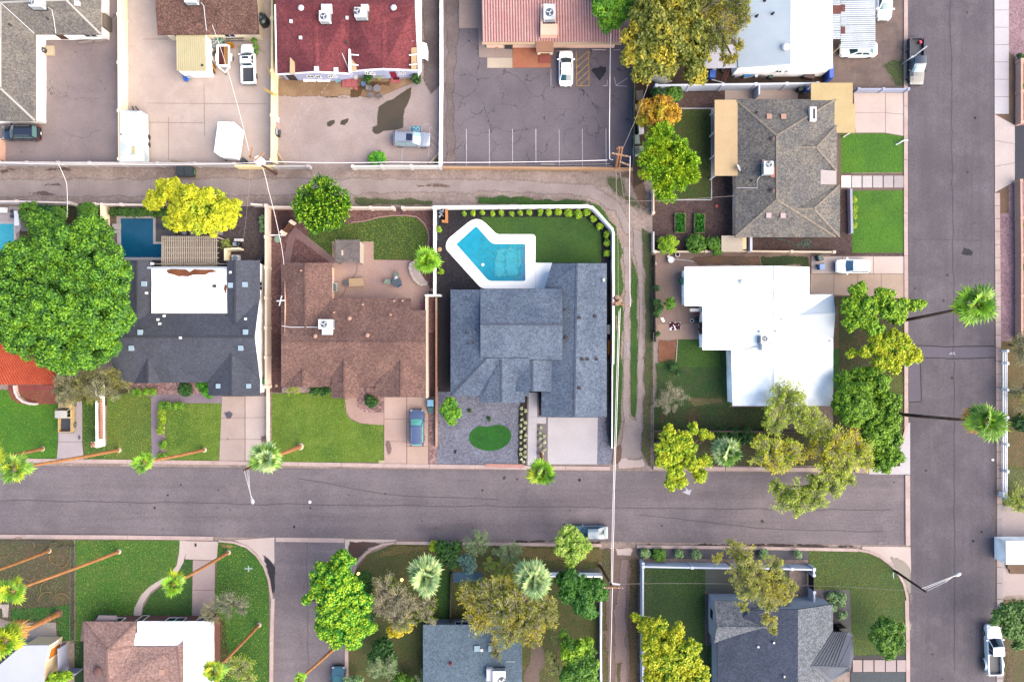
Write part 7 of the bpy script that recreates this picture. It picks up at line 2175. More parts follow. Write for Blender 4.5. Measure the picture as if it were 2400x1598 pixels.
# vehicles (front towards +x)
TYRE=gloss('tyre_rubber')
RIM=gloss('alloy_rim',(190,192,198),rough=.3,metal=.5)
RED=gloss('tail_lamp',(200,24,30),rough=.2)
LAMP=gloss('head_lamp',(226,232,238),rough=.1,spec=.8)
def wheels(r,xs,y,rad,wd=.24):
 for x in xs:
  for s in (-1,1):
   o=MB().tube([(x,s*(y-wd),rad),(x,s*(y-wd*.92),rad),(x,s*(y-.03),rad),(x,s*y,rad)],[rad*.9,rad,rad,rad*.9],18).build('wheel',TYRE,r)
   MB().tube([(x,s*(y-.05),rad),(x,s*(y+.008),rad)],rad*.62,14).build('rim',RIM,o)
def vehicle(label,code,s,head,paint,kind='sedan',L=4.7,Wd=1.82,glass=(36,62,74),cat='car',roofc=None,name='parked_car',sunroof=False,rails=False):
 px,py=T(code,s)[0]
 x,y,_=W(px,py,.8)
 r=thing(name,label,cat,(x,y,0),None,math.radians(head))
 WLOC[r.name]=Vector((0,0,0))
 k='paint_%d_%d_%d'%paint
 P=gloss(k,paint,rough=.25,spec=.5,coat=.6)
 G=gloss('car_glass_%d_%d_%d'%glass,glass,rough=.06,spec=.7)  # pale glass colours have the sky's reflection painted in
 h,w=L/2,Wd/2
 zb={'sedan':.94,'suv':1.08,'pickup':1.1,'jeep':1.12}[kind]
 st=[(-h,.70,zb-.22,.5),(-h+.07,.86,zb-.07,.34),(-h+.3,.96,zb,.26),(-h*.55,1,zb+.02,.22),(0,1,zb+.01,.22),(h*.45,1,zb,.22),
   (h*.66,.99,zb-.03,.22),(h-.42,.95,zb-.1,.25),(h-.16,.87,zb-.17,.32),(h-.04,.76,zb-.26,.4),(h,.62,zb-.36,.46)]
 if kind in ('pickup','jeep'):
  xb=-h*.16
  st=[(xb-.02,1,zb,.3),(xb+.02,1,zb,.3)]+[(a,(b if kind=='pickup' else max(b,.93)),c+(0 if kind=='pickup' else .06),d+.1)for a,b,c,d in st if a>xb+.1]
 V,F=[],[]
 for a,f,zt,zl in st:
  q=[(f*.95,zl),(f,zl+.14),(f*1.0,zt-.28),(f*.985,zt-.1),(f*.93,zt-.02),(f*.5,zt+.02),(0,zt+.03)]
  ring_=[(a,w*u,z)for u,z in q]+[(a,-w*u,z)for u,z in q[-2::-1]]
  V+=ring_
 n=13
 for i in range(len(st)-1):
  for j in range(n):
   F.append((i*n+j,(i+1)*n+j,(i+1)*n+(j+1)%n,i*n+(j+1)%n))
 F+=[tuple(range(n)),tuple(range((len(st)-1)*n+n-1,(len(st)-1)*n-1,-1))]
 MB().mesh(V,F).build('body',P,r,smooth=False)
 zr={'sedan':1.43,'suv':1.7,'pickup':1.82,'jeep':1.85}[kind]
 pr={'sedan':[(-h*.76,zb),(-h*.42,zr-.02),(h*.14,zr),(h*.50,zb-.02)],'suv':[(-h*.93,zb),(-h*.82,zr-.02),(h*.12,zr),(h*.46,zb-.02)],
   'pickup':[(-h*.15,zb),(-h*.12,zr-.03),(h*.20,zr),(h*.46,zb)],'jeep':[(-h*.15,zb),(-h*.14,zr),(h*.26,zr),(h*.36,zb)]}[kind]
 ww=[w*.9,w*(.70 if kind=='sedan' else .78),w*(.68 if kind=='sedan' else .76),w*.88]
 if kind=='jeep':
  ww=[w*.92,w*.88,w*.88,w*.9]
 bulge=[-.07,-.03,.05,.14]
 def gp(t,v,up=0.0):
  i=min(2,int(t))
  f=t-i
  x_=pr[i][0]*(1-f)+pr[i+1][0]*f+(bulge[i]*(1-f)+bulge[i+1]*f)*(1-v*v)
  z_=pr[i][1]*(1-f)+pr[i+1][1]*f
  crown=.05*(1-v*v)if 0<t<3 else 0
  e=(ww[i]*(1-f)+ww[i+1]*f)*v
  out=up*(1 if i==2 else -1 if i==0 else 0)
  return (x_+out*.7,e,z_+crown+up)
 def strip(ts,vs,up):
  V_=[gp(t,v,up)for t in ts for v in vs]
  m_=len(vs)
  return V_,[(i*m_+j,i*m_+j+1,(i+1)*m_+j+1,(i+1)*m_+j)for i in range(len(ts)-1)for j in range(m_-1)]
 vs=[-1,-.75,-.4,0,.4,.75,1]
 V_,F_=strip([0,.5,1,1.33,1.66,2,2.5,3],vs,0)
 b=MB().mesh(V_,[f[::-1]for f in F_])
 for s_ in (-1,1):
  q=[gp(t,s_)for t in (0,1,2,3)]
  b.poly(q if s_>0 else q[::-1])
 b.build('cabin',gloss('paint_%d_%d_%d'%roofc,roofc,rough=.35)if roofc else P,r)
 vi=[-.9,-.6,-.3,0,.3,.6,.9]
 V_,F_=strip([2.1,2.5,2.94],vi,.014)
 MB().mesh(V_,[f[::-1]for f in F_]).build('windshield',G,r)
 V_,F_=strip([.1,.5,.9],vi,.014)
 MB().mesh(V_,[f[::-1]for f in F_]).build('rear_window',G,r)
 for s_ in (-1,1):
  A,B_,C,D_=[Vector(gp(t,s_))for t in (0,1,2,3)]
  cuts=[(.1,.5),(.54,.93)]if kind!='pickup' else [(.12,.4),(.45,.92)]
  for u0,u1 in cuts:
   q=[]
   for u,tt in ((u0,.1),(u1,.1),(min(u1,.97),.9),(u0,.9)):
    q.append(A.lerp(D_,u).lerp(B_.lerp(C,u),tt)+Vector((0,s_*.014,.004)))
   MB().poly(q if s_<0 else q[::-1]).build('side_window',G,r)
  MB().obox((pr[3][0]-.12,s_*(w+.1),zb-.02),.14,.22,.14).build('mirror',P,r)
  zl=zb-.3
  MB().obox((h-.2,s_*w*.7,zl),.22,.36,.13,s_*-.5).build('headlight',LAMP,r)
  MB().obox((-h+.1,s_*w*.8,zb-.24),.16,.3,.16,s_*.5).build('taillight',RED,r)
  if rails:
   MB().bar((-h*.7,s_*w*.66,zr+.07),(h*.05,s_*w*.64,zr+.08),.05,.05).build('roof_rail',RIM,r)
 if sunroof:
  V_,F_=strip([1.62,1.95],[-.62,-.3,0,.3,.62],.012)
  MB().mesh(V_,[f[::-1]for f in F_]).build('sunroof',gloss('dark_sunroof',(44,50,78),rough=.1),r)
 MB().obox((h-.03,0,.38),.1,Wd*.55,.2).build('grille',gloss('chrome',(196,200,206),rough=.2,metal=.6)if kind=='pickup' else BLACKP,r)
 MB().obox((-h-.005,0,.5),.03,.34,.13).build('licence_plate',WHITEP,r)
 if kind in ('pickup','jeep'):
  x0,x1,zt=-h,-h*.17,zb-.02
  t=MB()
  t.box(x0,-w,.45,x1,-w+.14,zt).box(x0,w-.14,.45,x1,w,zt).box(x0,-w+.14,.45,x0+.1,w-.14,zt-.02).box(x1-.08,-w+.14,.45,x1,w-.14,zt).box(x0+.1,-w+.14,.45,x1-.08,w-.14,.62)
  t.build('cargo_bed',P,r)
  MB().box(x0+.1,-w+.142,.621,x1-.081,w-.142,.70).build('bed_liner',gloss('bed_liner',(52,56,74),rough=.7),r)
  MB().box(x0-.14,-w*.95,.42,x0-.002,w*.95,.6).build('bumper',gloss('chrome',(196,200,206),rough=.2,metal=.6),r)
 wheels(r,(-h*.6,h*.62),w+.01,.33 if kind=='sedan' else .38)
 return r
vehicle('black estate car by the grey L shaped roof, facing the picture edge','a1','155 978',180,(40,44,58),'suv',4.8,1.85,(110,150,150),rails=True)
vehicle('white pickup truck with a dark bed beside the utility trailer','e1','1650 810',91,(250,252,252),'pickup',5.1,1.8,(70,110,126),'pickup truck',name='pickup_truck',sunroof=True)
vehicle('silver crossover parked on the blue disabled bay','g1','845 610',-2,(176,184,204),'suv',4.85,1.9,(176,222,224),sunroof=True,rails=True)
vehicle('white sedan nose in to the pink tiled building','g2','452 740',90,(254,254,254),'sedan',4.6,1.84,(30,92,106))
vehicle('white sedan with black hood lines at the top edge beside the carport','e4','640 25',269,(252,253,255),'sedan',4.7,1.9,(84,142,158))
vehicle('white coupe half under the corrugated carport roof','e4','225 790',180,(250,252,255),'sedan',4.8,1.84,(60,104,110))
c_=vehicle('black pickup truck parked on the east street','e4','1140 990',270,(38,52,74),'pickup',6.0,1.95,(100,148,170),'pickup truck',name='pickup_truck')
o=MB().obox((-2.45,.45,.82),.4,.3,.25,.2).build('red_toolbox',gloss('coral_red',(240,90,96)))
o.parent=c_
vehicle('white hatchback on the tan driveway of the white house','b4','812 703',180,(252,254,255),'suv',4.4,1.8,(80,134,166))
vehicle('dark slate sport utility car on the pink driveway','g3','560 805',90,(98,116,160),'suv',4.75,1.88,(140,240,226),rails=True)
vehicle('old beige pickup truck with an open black bed under the grey olive tree','f4','540 700',90,(244,208,136),'jeep',4.5,1.75,(40,34,36),'pickup truck',roofc=(236,230,218),name='pickup_truck')
vehicle('blue grey sedan at the kerb under the small street tree','g4','500 372',180,(98,136,168),'sedan',4.6,1.78,(40,84,96))
vehicle('teal sedan at the bottom edge on the short side street','d2','688 1440',90,(70,122,144),'sedan',4.6,1.78,(96,160,164))
c_=vehicle('white long bed pickup truck with wide rear fenders under the street tree','f6','1310 1165',92.5,(240,248,255),'pickup',6.5,1.9,(34,48,66),'pickup truck',name='pickup_truck')
for s_ in (-1,1):
 V_=[]
 b=MB()
 for i in range(9):
  a=math.pi*i/8
  V_+=[(-2.0+.85*math.cos(a),s_*.94,.45+.55*math.sin(a)),(-2.0+.7*math.cos(a),s_*1.22,.42+.5*math.sin(a))]
 o=b.mesh(V_,[(2*i,2*i+1,2*i+3,2*i+2)for i in range(8)]).build('rear_fender',gloss('paint_240_248_255'),c_)
# trailers
TW=gloss('trailer_white',(250,253,255),rough=.4)
px,py=T('a1','960 1000')[0]
t_=thing('travel_trailer','long white travel trailer against the tall cream wall','trailer',W(px+6,py))
P=[W(*a,2.5)[:2]for a in T('a1','886 815 1010 822 1020 1165 880 1168')]
b=MB()
q=[(v.x,v.y)for v in offset_poly(P,-.12)]
V=[(x,y,.45)for x,y in q]+[(x,y,2.1)for x,y in q]+[(x,y,2.5)for x,y in P]
area=sum(P[i][0]*P[(i+1)%4][1]-P[(i+1)%4][0]*P[i][1]for i in range(4))
F=[(3,2,1,0),(8,9,10,11)]+[(i,(i+1)%4,4+(i+1)%4,4+i)for i in range(4)]+[(4+i,4+(i+1)%4,8+(i+1)%4,8+i)for i in range(4)]
if area<0:
 F=[f[::-1]for f in F]
b.mesh(V,F).build('body',mat('trailer_roof_white',(232,244,252),(248,252,255),big=.3,con=.03,rough=.5),t_)
x,y,_=W(*T('a1','985 1105')[0],2.5)
MB().obox((x,y,2.5),.3,1.0,.12).build('roof_hatch',mat('yellowed_hatch',(246,230,160),con=.05),t_)
x,y,_=W(*T('a1','892 990')[0],2.5)
MB().obox((x,y,2.5),.12,.2,.12).build('roof_vent',VENTD,t_)
e=Vector(q[1]).lerp(Vector(q[2]),.5)
for k in (-.6,.35):
 MB().tube([(e.x-.25,e.y+k,.34),(e.x+.03,e.y+k,.34)],.34,14).build('wheel',TYRE,t_)
MB().bar((q[0][0]+.6,q[0][1]+1.0,.5),(q[0][0]+1.0,q[0][1]-.2,.5),.12,.12).bar((q[1][0]-.6,q[1][1]-.2,.5),(q[0][0]+1.0,q[0][1]+1.0,.5),.12,.12).build('hitch',STEELD,t_)
px,py=T('a1','1670 1030')[0]
t_=thing('cargo_trailer','small white enclosed trailer with a wedge nose on the pale concrete yard','trailer',W(px,py))
P=[W(*a,2.0)[:2]for a in T('a1','1604 898 1712 904 1752 940 1722 1152 1620 1142 1576 1112')]
q=[(v.x,v.y)for v in offset_poly(P,-.05)]
MB().prism(q,.4,1.85).prism(P,1.852,2.0).build('body',TW,t_)
x,y,_=W(*T('a1','1762 1028')[0])
for k in (-.45,.45):
 MB().tube([(x-.2,y+k,.33),(x+.06,y+k,.33)],.33,14).build('wheel',TYRE,t_)
MB().obox((x-.02,y,.62),.3,2.0,.06).build('fender',TW,t_)
hp=WT('a1','1650 1150 1700 1150 1672 1192')
MB().bar(hp[0][:2]+(.5,),hp[2][:2]+(.5,),.1,.1).bar(hp[1][:2]+(.5,),hp[2][:2]+(.5,),.1,.1).build('hitch',STEELD,t_)
px,py=T('e1','1190 700')[0]
t_=thing('utility_trailer','open utility trailer with a brown plank bed and white frame','trailer',W(px,py))
PX=WT('e1','1050 480 1290 480 1290 905 1050 905')
for k in range(6):
 u0=PX[0][0]+(PX[1][0]-PX[0][0])*k/6
 u1=PX[0][0]+(PX[1][0]-PX[0][0])*(k+.94)/6
 MB().box(u0,PX[2][1],.5,u1,PX[0][1],.56).build('bed_plank',mat('orange_plank',(222,160,92),con=.1)if k>=3 else mat('dark_red_plank',(110,48,40),con=.15),t_)
fr=MB()
for i in range(4):
 a,c=PX[i],PX[(i+1)%4]
 for zz in (.62,.95):
  fr.bar((a[0],a[1],zz),(c[0],c[1],zz),.1,.08)
 fr.obox((a[0],a[1],.45),.1,.1,.5)
fr.build('frame',TW,t_)
hp=WT('e1','1045 910 1300 910 1190 1030')
MB().bar(hp[0][:2]+(.55,),hp[2][:2]+(.55,),.1,.1).bar(hp[1][:2]+(.55,),hp[2][:2]+(.55,),.1,.1).bar(hp[0][:2]+(.56,),hp[1][:2]+(.56,),.1,.1).build('tongue',TW,t_)
MB().cyl((hp[2][0],hp[2][1]-.15,0),.05,.55,6).build('jack',STEELD,t_)
for s_,xx in ((-1,PX[0][0]-.22),(1,PX[1][0]+.22)):
 yy=(PX[0][1]+PX[2][1])/2-.2
 MB().tube([(xx-.1,yy,.3),(xx+.1,yy,.3)],.3,12).build('wheel',TYRE,t_)
 MB().obox((xx,yy,.62),.26,.95,.05).build('fender',TW,t_)
# trees
BARK=mat('bark',(150,122,96),(112,90,72),big=2,fine=9,con=.25)
BARKP=mat('pale_bark',(206,196,168),(176,162,134),big=2,fine=9,con=.18)
BARKD=mat('dark_bark',(84,66,52),(62,50,42),big=2,fine=9,con=.25)
LEAFN=[0]
def unit(n):
 v=RNG.normal(0,1,(n,3))
 return v/np.linalg.norm(v,axis=1)[:,None]
def lobes_of(lobes,h):
 out=[]
 for part in lobes.split(';'):
  c,s=part.strip().split(' ',1)
  k=TL[c][2]
  v=[float(a)for a in s.split()]
  for i in range(0,len(v),3):
   px,py=T(c,[v[i],v[i+1]])[0]
   out.append([px,py,v[i+2]/k])
 A=np.array(out)
 c=(A[:,:2]*A[:,2:]**2).sum(0)/(A[:,2]**2).sum()
 d=np.hypot(*(A[:,:2]-c).T)
 R=max(1,(d+A[:,2]).max())
 res=[]
 for (px,py,r),dd in zip(A,d):
  zt=h*(1-.32*(dd/R)**2)*RNG.uniform(.94,1.03)
  rm=r*(1-zt/HC)/PXM
  z=max(rm*.5,zt-rm*.75)
  x,y,_=W(px,py,z)
  res.append((x,y,z,rm))
 return res,c
LSC=.8
def tree(label,lobes,h,leaf,style='clump',base=None,group=None,bark=None,size=.2,rc=.8,cov=1.7,name='tree',cat='tree',twig=1.0,trunk=True,tips=None):
 E,c=lobes_of(lobes,h)
 size*=LSC
 bx,by,_=W(*(T(*base.split(' ',1))[0]if base else (c[0]+(CXP-c[0])*h*.55/HC,c[1]+(CYP-c[1])*h*.55/HC)))
 r=thing(name,label,cat,(bx,by,0),group)
 bark=bark or BARK
 Rmax=max(e[3]for e in E)
 rt=max(.07,.035*h)
 if trunk:
  zc=np.mean([e[2]for e in E])*.72
  cx,cy=np.mean([e[0]for e in E]),np.mean([e[1]for e in E])
  tx,ty=bx+(cx-bx)*.7,by+(cy-by)*.7
  b=MB().tube([(bx,by,-.05),(bx+(tx-bx)*.3,by+(ty-by)*.3,zc*.45),(tx,ty,zc)],[rt*1.25,rt,rt*.75],8)
  b.build('trunk',bark,r)
  b=MB()
  for e in E:
   m=((tx+e[0])/2,(ty+e[1])/2,(zc+e[2])/2+.1)
   b.tube([(tx,ty,zc-.1),m,(e[0],e[1],e[2])],[rt*.55,rt*.4,rt*.2],5)
  b.build('limbs',bark,r)
 CC,UU,VV,TT=[],[],[],[]
 tw=MB()
 C0=np.array([e[:3]for e in E])
 R0=np.array([e[3]for e in E])
 for x,y,z,rr in E:
  o=np.array([x,y,z])
  if style=='spray':
   nb=max(14,int(26*min(1.6,rr/1.6)))
   d=unit(nb)
   d[:,2]=np.abs(d[:,2])*.75-.12
   d/=np.linalg.norm(d,axis=1)[:,None]
   ln=rr*RNG.uniform(.6,1.35,nb)
   for k in range(nb):
    tip=o+d[k]*ln[k]*np.array([1,1,.8])
    mid=o+d[k]*ln[k]*.5+np.array([0,0,.22*rr])
    if twig:
     w0=.042*twig*(.7+.3*rr)
     tw.tube([tuple(o-np.array([0,0,.1])),tuple(mid),tuple(tip)],[w0,w0*.7,w0*.3],3)
     for q in (.45,.65):
      st_=o+(tip-o)*q+np.array([0,0,.14*rr])
      for sg in (-1,1):
       e_=st_+(d[k]*.5+np.array([-d[k][1],d[k][0],0])*sg*RNG.uniform(.35,.6)+[0,0,.05])*ln[k]*.42
       tw.tube([tuple(st_),tuple(e_)],[w0*.5,w0*.25],3)
    side=np.cross(d[k],[0,0,1.0])
    side/=max(1e-6,np.linalg.norm(side))
    m=int(cov*62*max(.5,rr/1.6))
    t=RNG.uniform(.12,1.1,m)**.7
    P=o+np.outer(t,(tip-o))+np.outer((1-(2*t-1)**2)*.12*rr,[0,0,1])
    off=RNG.normal(0,.15*rr,m)
    P+=np.outer(off,side)+np.column_stack([RNG.normal(0,.05*rr,(m,2)),RNG.normal(-.10*rr,.09*rr,m)])
    D=d[k]+np.outer(np.sign(off)*.7,side)+RNG.normal(0,.35,(m,3))-[0,0,.2]
    D/=np.linalg.norm(D,axis=1)[:,None]
    nn=RNG.normal(0,.5,(m,3))+[0,0,1]
    S=np.cross(D,nn)
    S/=np.linalg.norm(S,axis=1)[:,None]
    s=size*.62*RNG.uniform(.6,1.25,m)[:,None]
    CC.append(P)
    UU.append(D*s)
    VV.append(S*s*.3)
   continue
  nc=max(6,int(2*math.pi*rr*rr/(rc*rc)*.85))
  d=unit(nc)
  d[:,2]=np.where(d[:,2]<-.25,-d[:,2],d[:,2])
  ctr=o+d*np.array([1,1,.75])*(rr-rc*.5)*RNG.uniform(.74,1.12,nc)[:,None]
  q=(ctr[:,None,:]-C0[None])/np.array([1,1,.75])
  deep=(np.linalg.norm(q,axis=2)<(R0[None]-rc*1.3)).any(1)
  ctr,d=ctr[~deep],d[~deep]
  m=int(9*rr*rr/(size*size)*.32)
  P=o+unit(m)*RNG.uniform(.35,.72,m)[:,None]*(rr-rc*.3)*np.array([1,1,.7])
  D=unit(m)
  S=np.cross(D,unit(m))
  S/=np.linalg.norm(S,axis=1)[:,None]
  CC.append(P)
  UU.append(D*size*1.3)
  VV.append(S*size)
  for k in range(len(ctr)):
   rk=rc*RNG.uniform(.65,1.25)
   m=max(8,int(cov*2*math.pi*rk*rk/(1.2*size*size)*.55))
   dd=unit(m)
   dd=dd+d[k]*.55+[0,0,.35]
   dd/=np.linalg.norm(dd,axis=1)[:,None]
   P=ctr[k]+dd*rk*RNG.uniform(.55,1.0,m)[:,None]*np.array([1,1,.85])
   if style=='spiky':
    D=dd*.9+d[k]*.9+RNG.normal(0,.25,(m,3))
    D/=np.linalg.norm(D,axis=1)[:,None]
    S=np.cross(D,RNG.normal(0,1,(m,3)))
    wv=.3
   else:
    nn=dd*.8+[0,0,.5]+RNG.normal(0,.5,(m,3))
    D=np.cross(nn,RNG.normal(0,1,(m,3)))
    D/=np.linalg.norm(D,axis=1)[:,None]
    S=np.cross(nn,D)
    wv=.62
   S/=np.linalg.norm(S,axis=1)[:,None]
   s=size*RNG.uniform(.65,1.25,m)[:,None]
   CC.append(P)
   UU.append(D*s)
   VV.append(S*s*wv)
   if tips:
    q=int(m*.22)
    dd=unit(q)*.75+d[k]*.7+[0,0,.9]
    dd/=np.linalg.norm(dd,axis=1)[:,None]
    P=ctr[k]+dd*rk*RNG.uniform(.86,1.12,q)[:,None]*np.array([1,1,.9])
    D=(dd if style=='spiky' else 0)+RNG.normal(0,.6,(q,3))
    D/=np.linalg.norm(D,axis=1)[:,None]
    S=np.cross(D,dd+RNG.normal(0,.3,(q,3)))
    S/=np.maximum(1e-6,np.linalg.norm(S,axis=1))[:,None]
    TT.append((P,D*size*.9,S*size*wv*.9))
  ns=int(5+5*rr)
  d=unit(ns)
  d[:,2]=np.abs(d[:,2])*.5
  for k in range(ns):
   ln=rr*RNG.uniform(.16,.4)
   t=RNG.uniform(0,1,16)
   P=o+d[k]*(rr*.86)*np.array([1,1,.75])+np.outer(t*ln,d[k])+RNG.normal(0,.05*(1.6-t[:,None])*rr**.5,(16,3))
   if ((np.linalg.norm((P[-1]-C0)/np.array([1,1,.75]),axis=1)<R0*.9).any()):
    continue
   D=d[k]+RNG.normal(0,.5,(16,3))
   D/=np.linalg.norm(D,axis=1)[:,None]
   S=np.cross(D,RNG.normal(0,.4,(16,3))+[0,0,1])
   S/=np.linalg.norm(S,axis=1)[:,None]
   CC.append(P)
   UU.append(D*size*.9)
   VV.append(S*size*.45)
 C,U,V=np.concatenate(CC),np.concatenate(UU),np.concatenate(VV)
 keep=C[:,2]>.05
 LEAFN[0]+=int(keep.sum())
 tag(quad_cloud('crown',C[keep],U[keep],V[keep],leaf,r),kind='stuff')
 if TT:
  tag(quad_cloud('lit_top_leaves',*[np.concatenate([t[i]for t in TT])for i in range(3)],tips,r),kind='stuff')  # brighter leaves on clump tops paint light and dark into the crown
 if tw.v:
  tw.build('twigs',BARKP if bark is BARK else bark,r,kind='stuff')
 return r
LF=leafmat
L_BIG=LF('leaf_big_green',[(26,62,2),(50,100,4),(86,142,8),(120,170,16)])
T_BIG=LF('leaf_big_tips',[(76,134,8),(108,162,12),(146,188,26)])
T_YEL=LF('tips_yellow',[(160,178,8),(206,210,16),(236,232,50)])
T_CIT=LF('tips_citrus',[(110,170,24),(160,210,30),(206,230,60)])
T_GRN=LF('tips_green',[(130,186,16),(172,212,30),(206,230,60)])
T_DOM=LF('tips_dome',[(104,156,14),(136,182,24),(166,200,40)])
L_YEL=LF('leaf_bright_yellow',[(132,150,4),(188,196,6),(226,226,16),(244,240,60)],patch=[(92,138,10),(134,168,14),(190,200,20)])
L_CIT=LF('leaf_citrus',[(30,76,22),(56,112,20),(94,152,24),(156,200,36)])
L_OLI=LF('leaf_olive',[(66,76,14),(96,106,26),(132,138,42),(176,172,70)],patch=[(128,122,12),(172,158,22),(206,186,50)])
L_GRN=LF('leaf_fresh_green',[(52,104,4),(84,140,8),(120,176,16),(166,208,40)])
L_ORA=LF('leaf_orange',[(126,92,6),(176,130,6),(212,160,8),(228,180,30)],patch=[(132,130,10),(176,164,16),(206,186,28)])
L_LIM=LF('leaf_lime',[(62,128,6),(106,168,8),(154,204,16),(196,226,40)],patch=[(138,182,6),(186,212,12),(216,228,30)])
L_SHR=LF('leaf_shrub',[(50,96,12),(84,132,16),(124,168,28)])
L_SHL=LF('leaf_shrub_lime',[(92,140,6),(140,182,10),(184,212,24)])
L_DRK=LF('leaf_dark',[(26,66,12),(46,92,18),(74,122,30)])
L_DOM=LF('leaf_dome',[(56,104,6),(84,132,8),(112,158,14),(138,180,30)])
L_FEA=LF('leaf_feather',[(132,156,16),(176,196,34),(212,222,64),(236,238,110)],patch=[(178,172,8),(214,200,16),(232,214,50)])
L_FE2=LF('leaf_feather_green',[(112,146,28),(156,184,40),(194,212,66),(220,230,108)])
L_YGR=LF('leaf_yellow_green',[(84,134,4),(124,170,8),(164,200,16),(200,220,40)],patch=[(166,186,2),(196,210,6),(220,226,20)])
L_BGR=LF('leaf_vivid_green',[(34,102,2),(58,136,4),(88,168,8),(130,196,24)])
L_GRY=LF('leaf_grey',[(132,128,92),(166,158,122),(196,188,156)],patch=[(118,140,40),(156,172,54)])
L_GOL=LF('leaf_gold',[(150,140,6),(196,178,8),(226,208,16)])
L_BLU=LF('leaf_blue',[(84,122,108),(114,150,132),(146,176,158)])
L_WIL=LF('leaf_willow',[(86,98,20),(122,132,36),(160,164,60),(196,190,90)],patch=[(156,148,14),(192,178,40),(214,200,70)])
L_SAG=LF('leaf_sage',[(70,110,60),(104,142,84),(140,172,112),(176,200,150)])
L_PAL=LF('leaf_pale_green',[(98,146,34),(140,180,58),(180,208,88),(206,226,120)])
L_GDY=LF('leaf_golden_yellow',[(132,150,2),(176,184,2),(208,206,6),(226,220,40)],patch=[(98,146,4),(140,176,6),(180,196,10)])
L_GOV=LF('leaf_grey_olive',[(84,88,58),(116,118,80),(146,146,104),(176,172,132)],patch=[(120,124,44),(154,152,56)])
L_PLA=LF('leaf_pale_feather',[(128,122,92),(162,154,122),(196,188,156),(214,206,178)])
tree('huge round dense green tree by the orange tiled roof','D 150 690 85 60 690 80 225 625 72 235 715 70 150 585 72 75 610 66 150 775 72 225 790 50 75 770 58 210 535 42 270 650 40 265 730 42 20 640 55 20 740 50 115 530 40 150 830 30 190 820 30',13,L_BIG,base='D 160 690',size=.21,rc=.95,cov=1.5,tips=T_BIG)
tree('grey olive leaved tree over the white orange tiled wall','c1 520 330 100 640 350 110 720 420 80 840 400 85 560 450 80 640 270 90 440 400 60 690 470 50 470 480 50 860 330 70 800 300 60',6.5,L_GOV,'spray',base='c1 650 380',size=.26,cov=1.3,twig=.5)
tree('bright yellow green tree spilling over the alley wall','b1 1150 210 70 1280 190 100 1280 110 60 1330 330 90 1420 250 120 1560 250 120 1660 300 100 1560 370 100 1450 400 75 1190 110 40 1660 380 60 1400 160 60 1100 240 40 1740 260 40 1330 420 45 1240 380 45',7,L_YEL,base='b1 1450 290',size=.18,rc=.5,cov=1.5,tips=T_YEL)
tree('round dark green citrus like tree beside the alley','b2 490 260 140 400 230 110 580 230 110 490 160 110 480 350 110 590 320 90 390 320 90 340 260 70 640 260 70',6,L_CIT,'spiky',base='b2 500 290',size=.28,rc=.45,cov=1.4,tips=T_CIT)
tree('bright green tree over the corner of the pink tile roof','a3 680 60 85 730 150 85 800 60 95 640 10 60 690 -60 90 790 -60 90',8,L_GRN,base='a3 740 90',size=.22,rc=.6)
tree('sprawling olive green tree between the car park and the white metal roof','a3 1000 60 150 1200 60 160 900 300 100 1000 420 130 1150 330 150 1300 250 160 1350 450 110 960 540 70 1130 500 80 1330 560 60 1080 190 120 1380 560 45 1100 -60 130 870 420 60 940 170 70',11,L_OLI,base='a3 1120 330',size=.27,rc=.7,cov=1.15,style='clump')
tree('airy olive tree leaning over the white metal roof','a3 1400 60 140 1600 60 130 1500 230 120 1640 180 90 1690 100 70 1620 420 55 1550 330 60 1420 330 90 1340 130 110 1660 330 40 1560 440 40 1700 30 60 1450 -60 120 1620 -50 100',11,L_OLI,'spray',base='a3 1390 300',size=.3,cov=1.1,twig=.6)
tree('orange leaved tree beside the pale wall end','a3 990 810 75 1090 780 70 1170 820 65 1040 880 80 1140 880 60 960 880 50 1130 740 40 1200 860 40',5.5,L_ORA,base='a3 1080 840',size=.18,rc=.42,cov=1.4)
tree('lime green tree between the alley and the backyard lawn','a3 1090 1000 95 1050 1120 105 1180 1120 115 1270 1200 95 1130 1250 125 1030 1250 95 1320 1290 60 1120 1380 80 1160 1460 45 1100 1440 45 1240 1080 50 980 1180 50 1340 1200 40 1240 1340 60',7,L_LIM,'spiky',base='a3 1130 1190',size=.26,rc=.5,cov=1.4,tips=T_GRN)
SHG='clipped round shrubs in the grey hip roof garden'
for lb,s,m in (('dark round shrub in the corner of the long white wall','a3 1075 690 50 1110 710 40',L_DRK),('round green shrub next to the dark one below the long white wall','a3 1190 690 62',L_SHR),('round lime shrub nearest the alley beside the cream wall','b3 1145 545 70',L_SHL),('middle round green shrub beside the cream wall','b3 1350 540 72',L_SHR),('looser green shrub beside the small cream shed','b3 1490 545 52 1510 590 35 1455 530 40',L_SHR)):
 tree(lb,s,2.0,m,name='shrub',cat='shrub',group=SHG,size=.13,rc=.3,cov=1.6)
tree('bushy bright green tree by the white house driveway','b4 850 880 60 810 1000 80 920 1000 80 880 1090 80 1030 920 60 1060 1010 80 1130 1060 70 1180 990 45 1260 990 45 1310 975 22 790 1130 50 960 1150 60 1080 900 30',6,L_GRN,base='b4 950 1050',size=.2,rc=.5,cov=1.5,tips=T_GRN)
tree('bright yellow green tree overhanging the kerb of the east street','c4 1010 80 80 1080 160 100 1180 110 70 1220 160 80 900 130 50 1010 210 60 1100 250 50 800 150 30 1100 40 60 1290 175 30 1150 40 50',6,L_YGR,base='c4 1050 160',size=.2,rc=.5,cov=1.5,tips=T_YEL)
tree('smooth domed green tree at the corner of the white roof','c4 810 520 140 930 600 100 740 480 70 870 430 80 800 610 80',7.5,L_DOM,base='c4 830 540',size=.16,rc=.5,cov=1.7,tips=T_DOM)
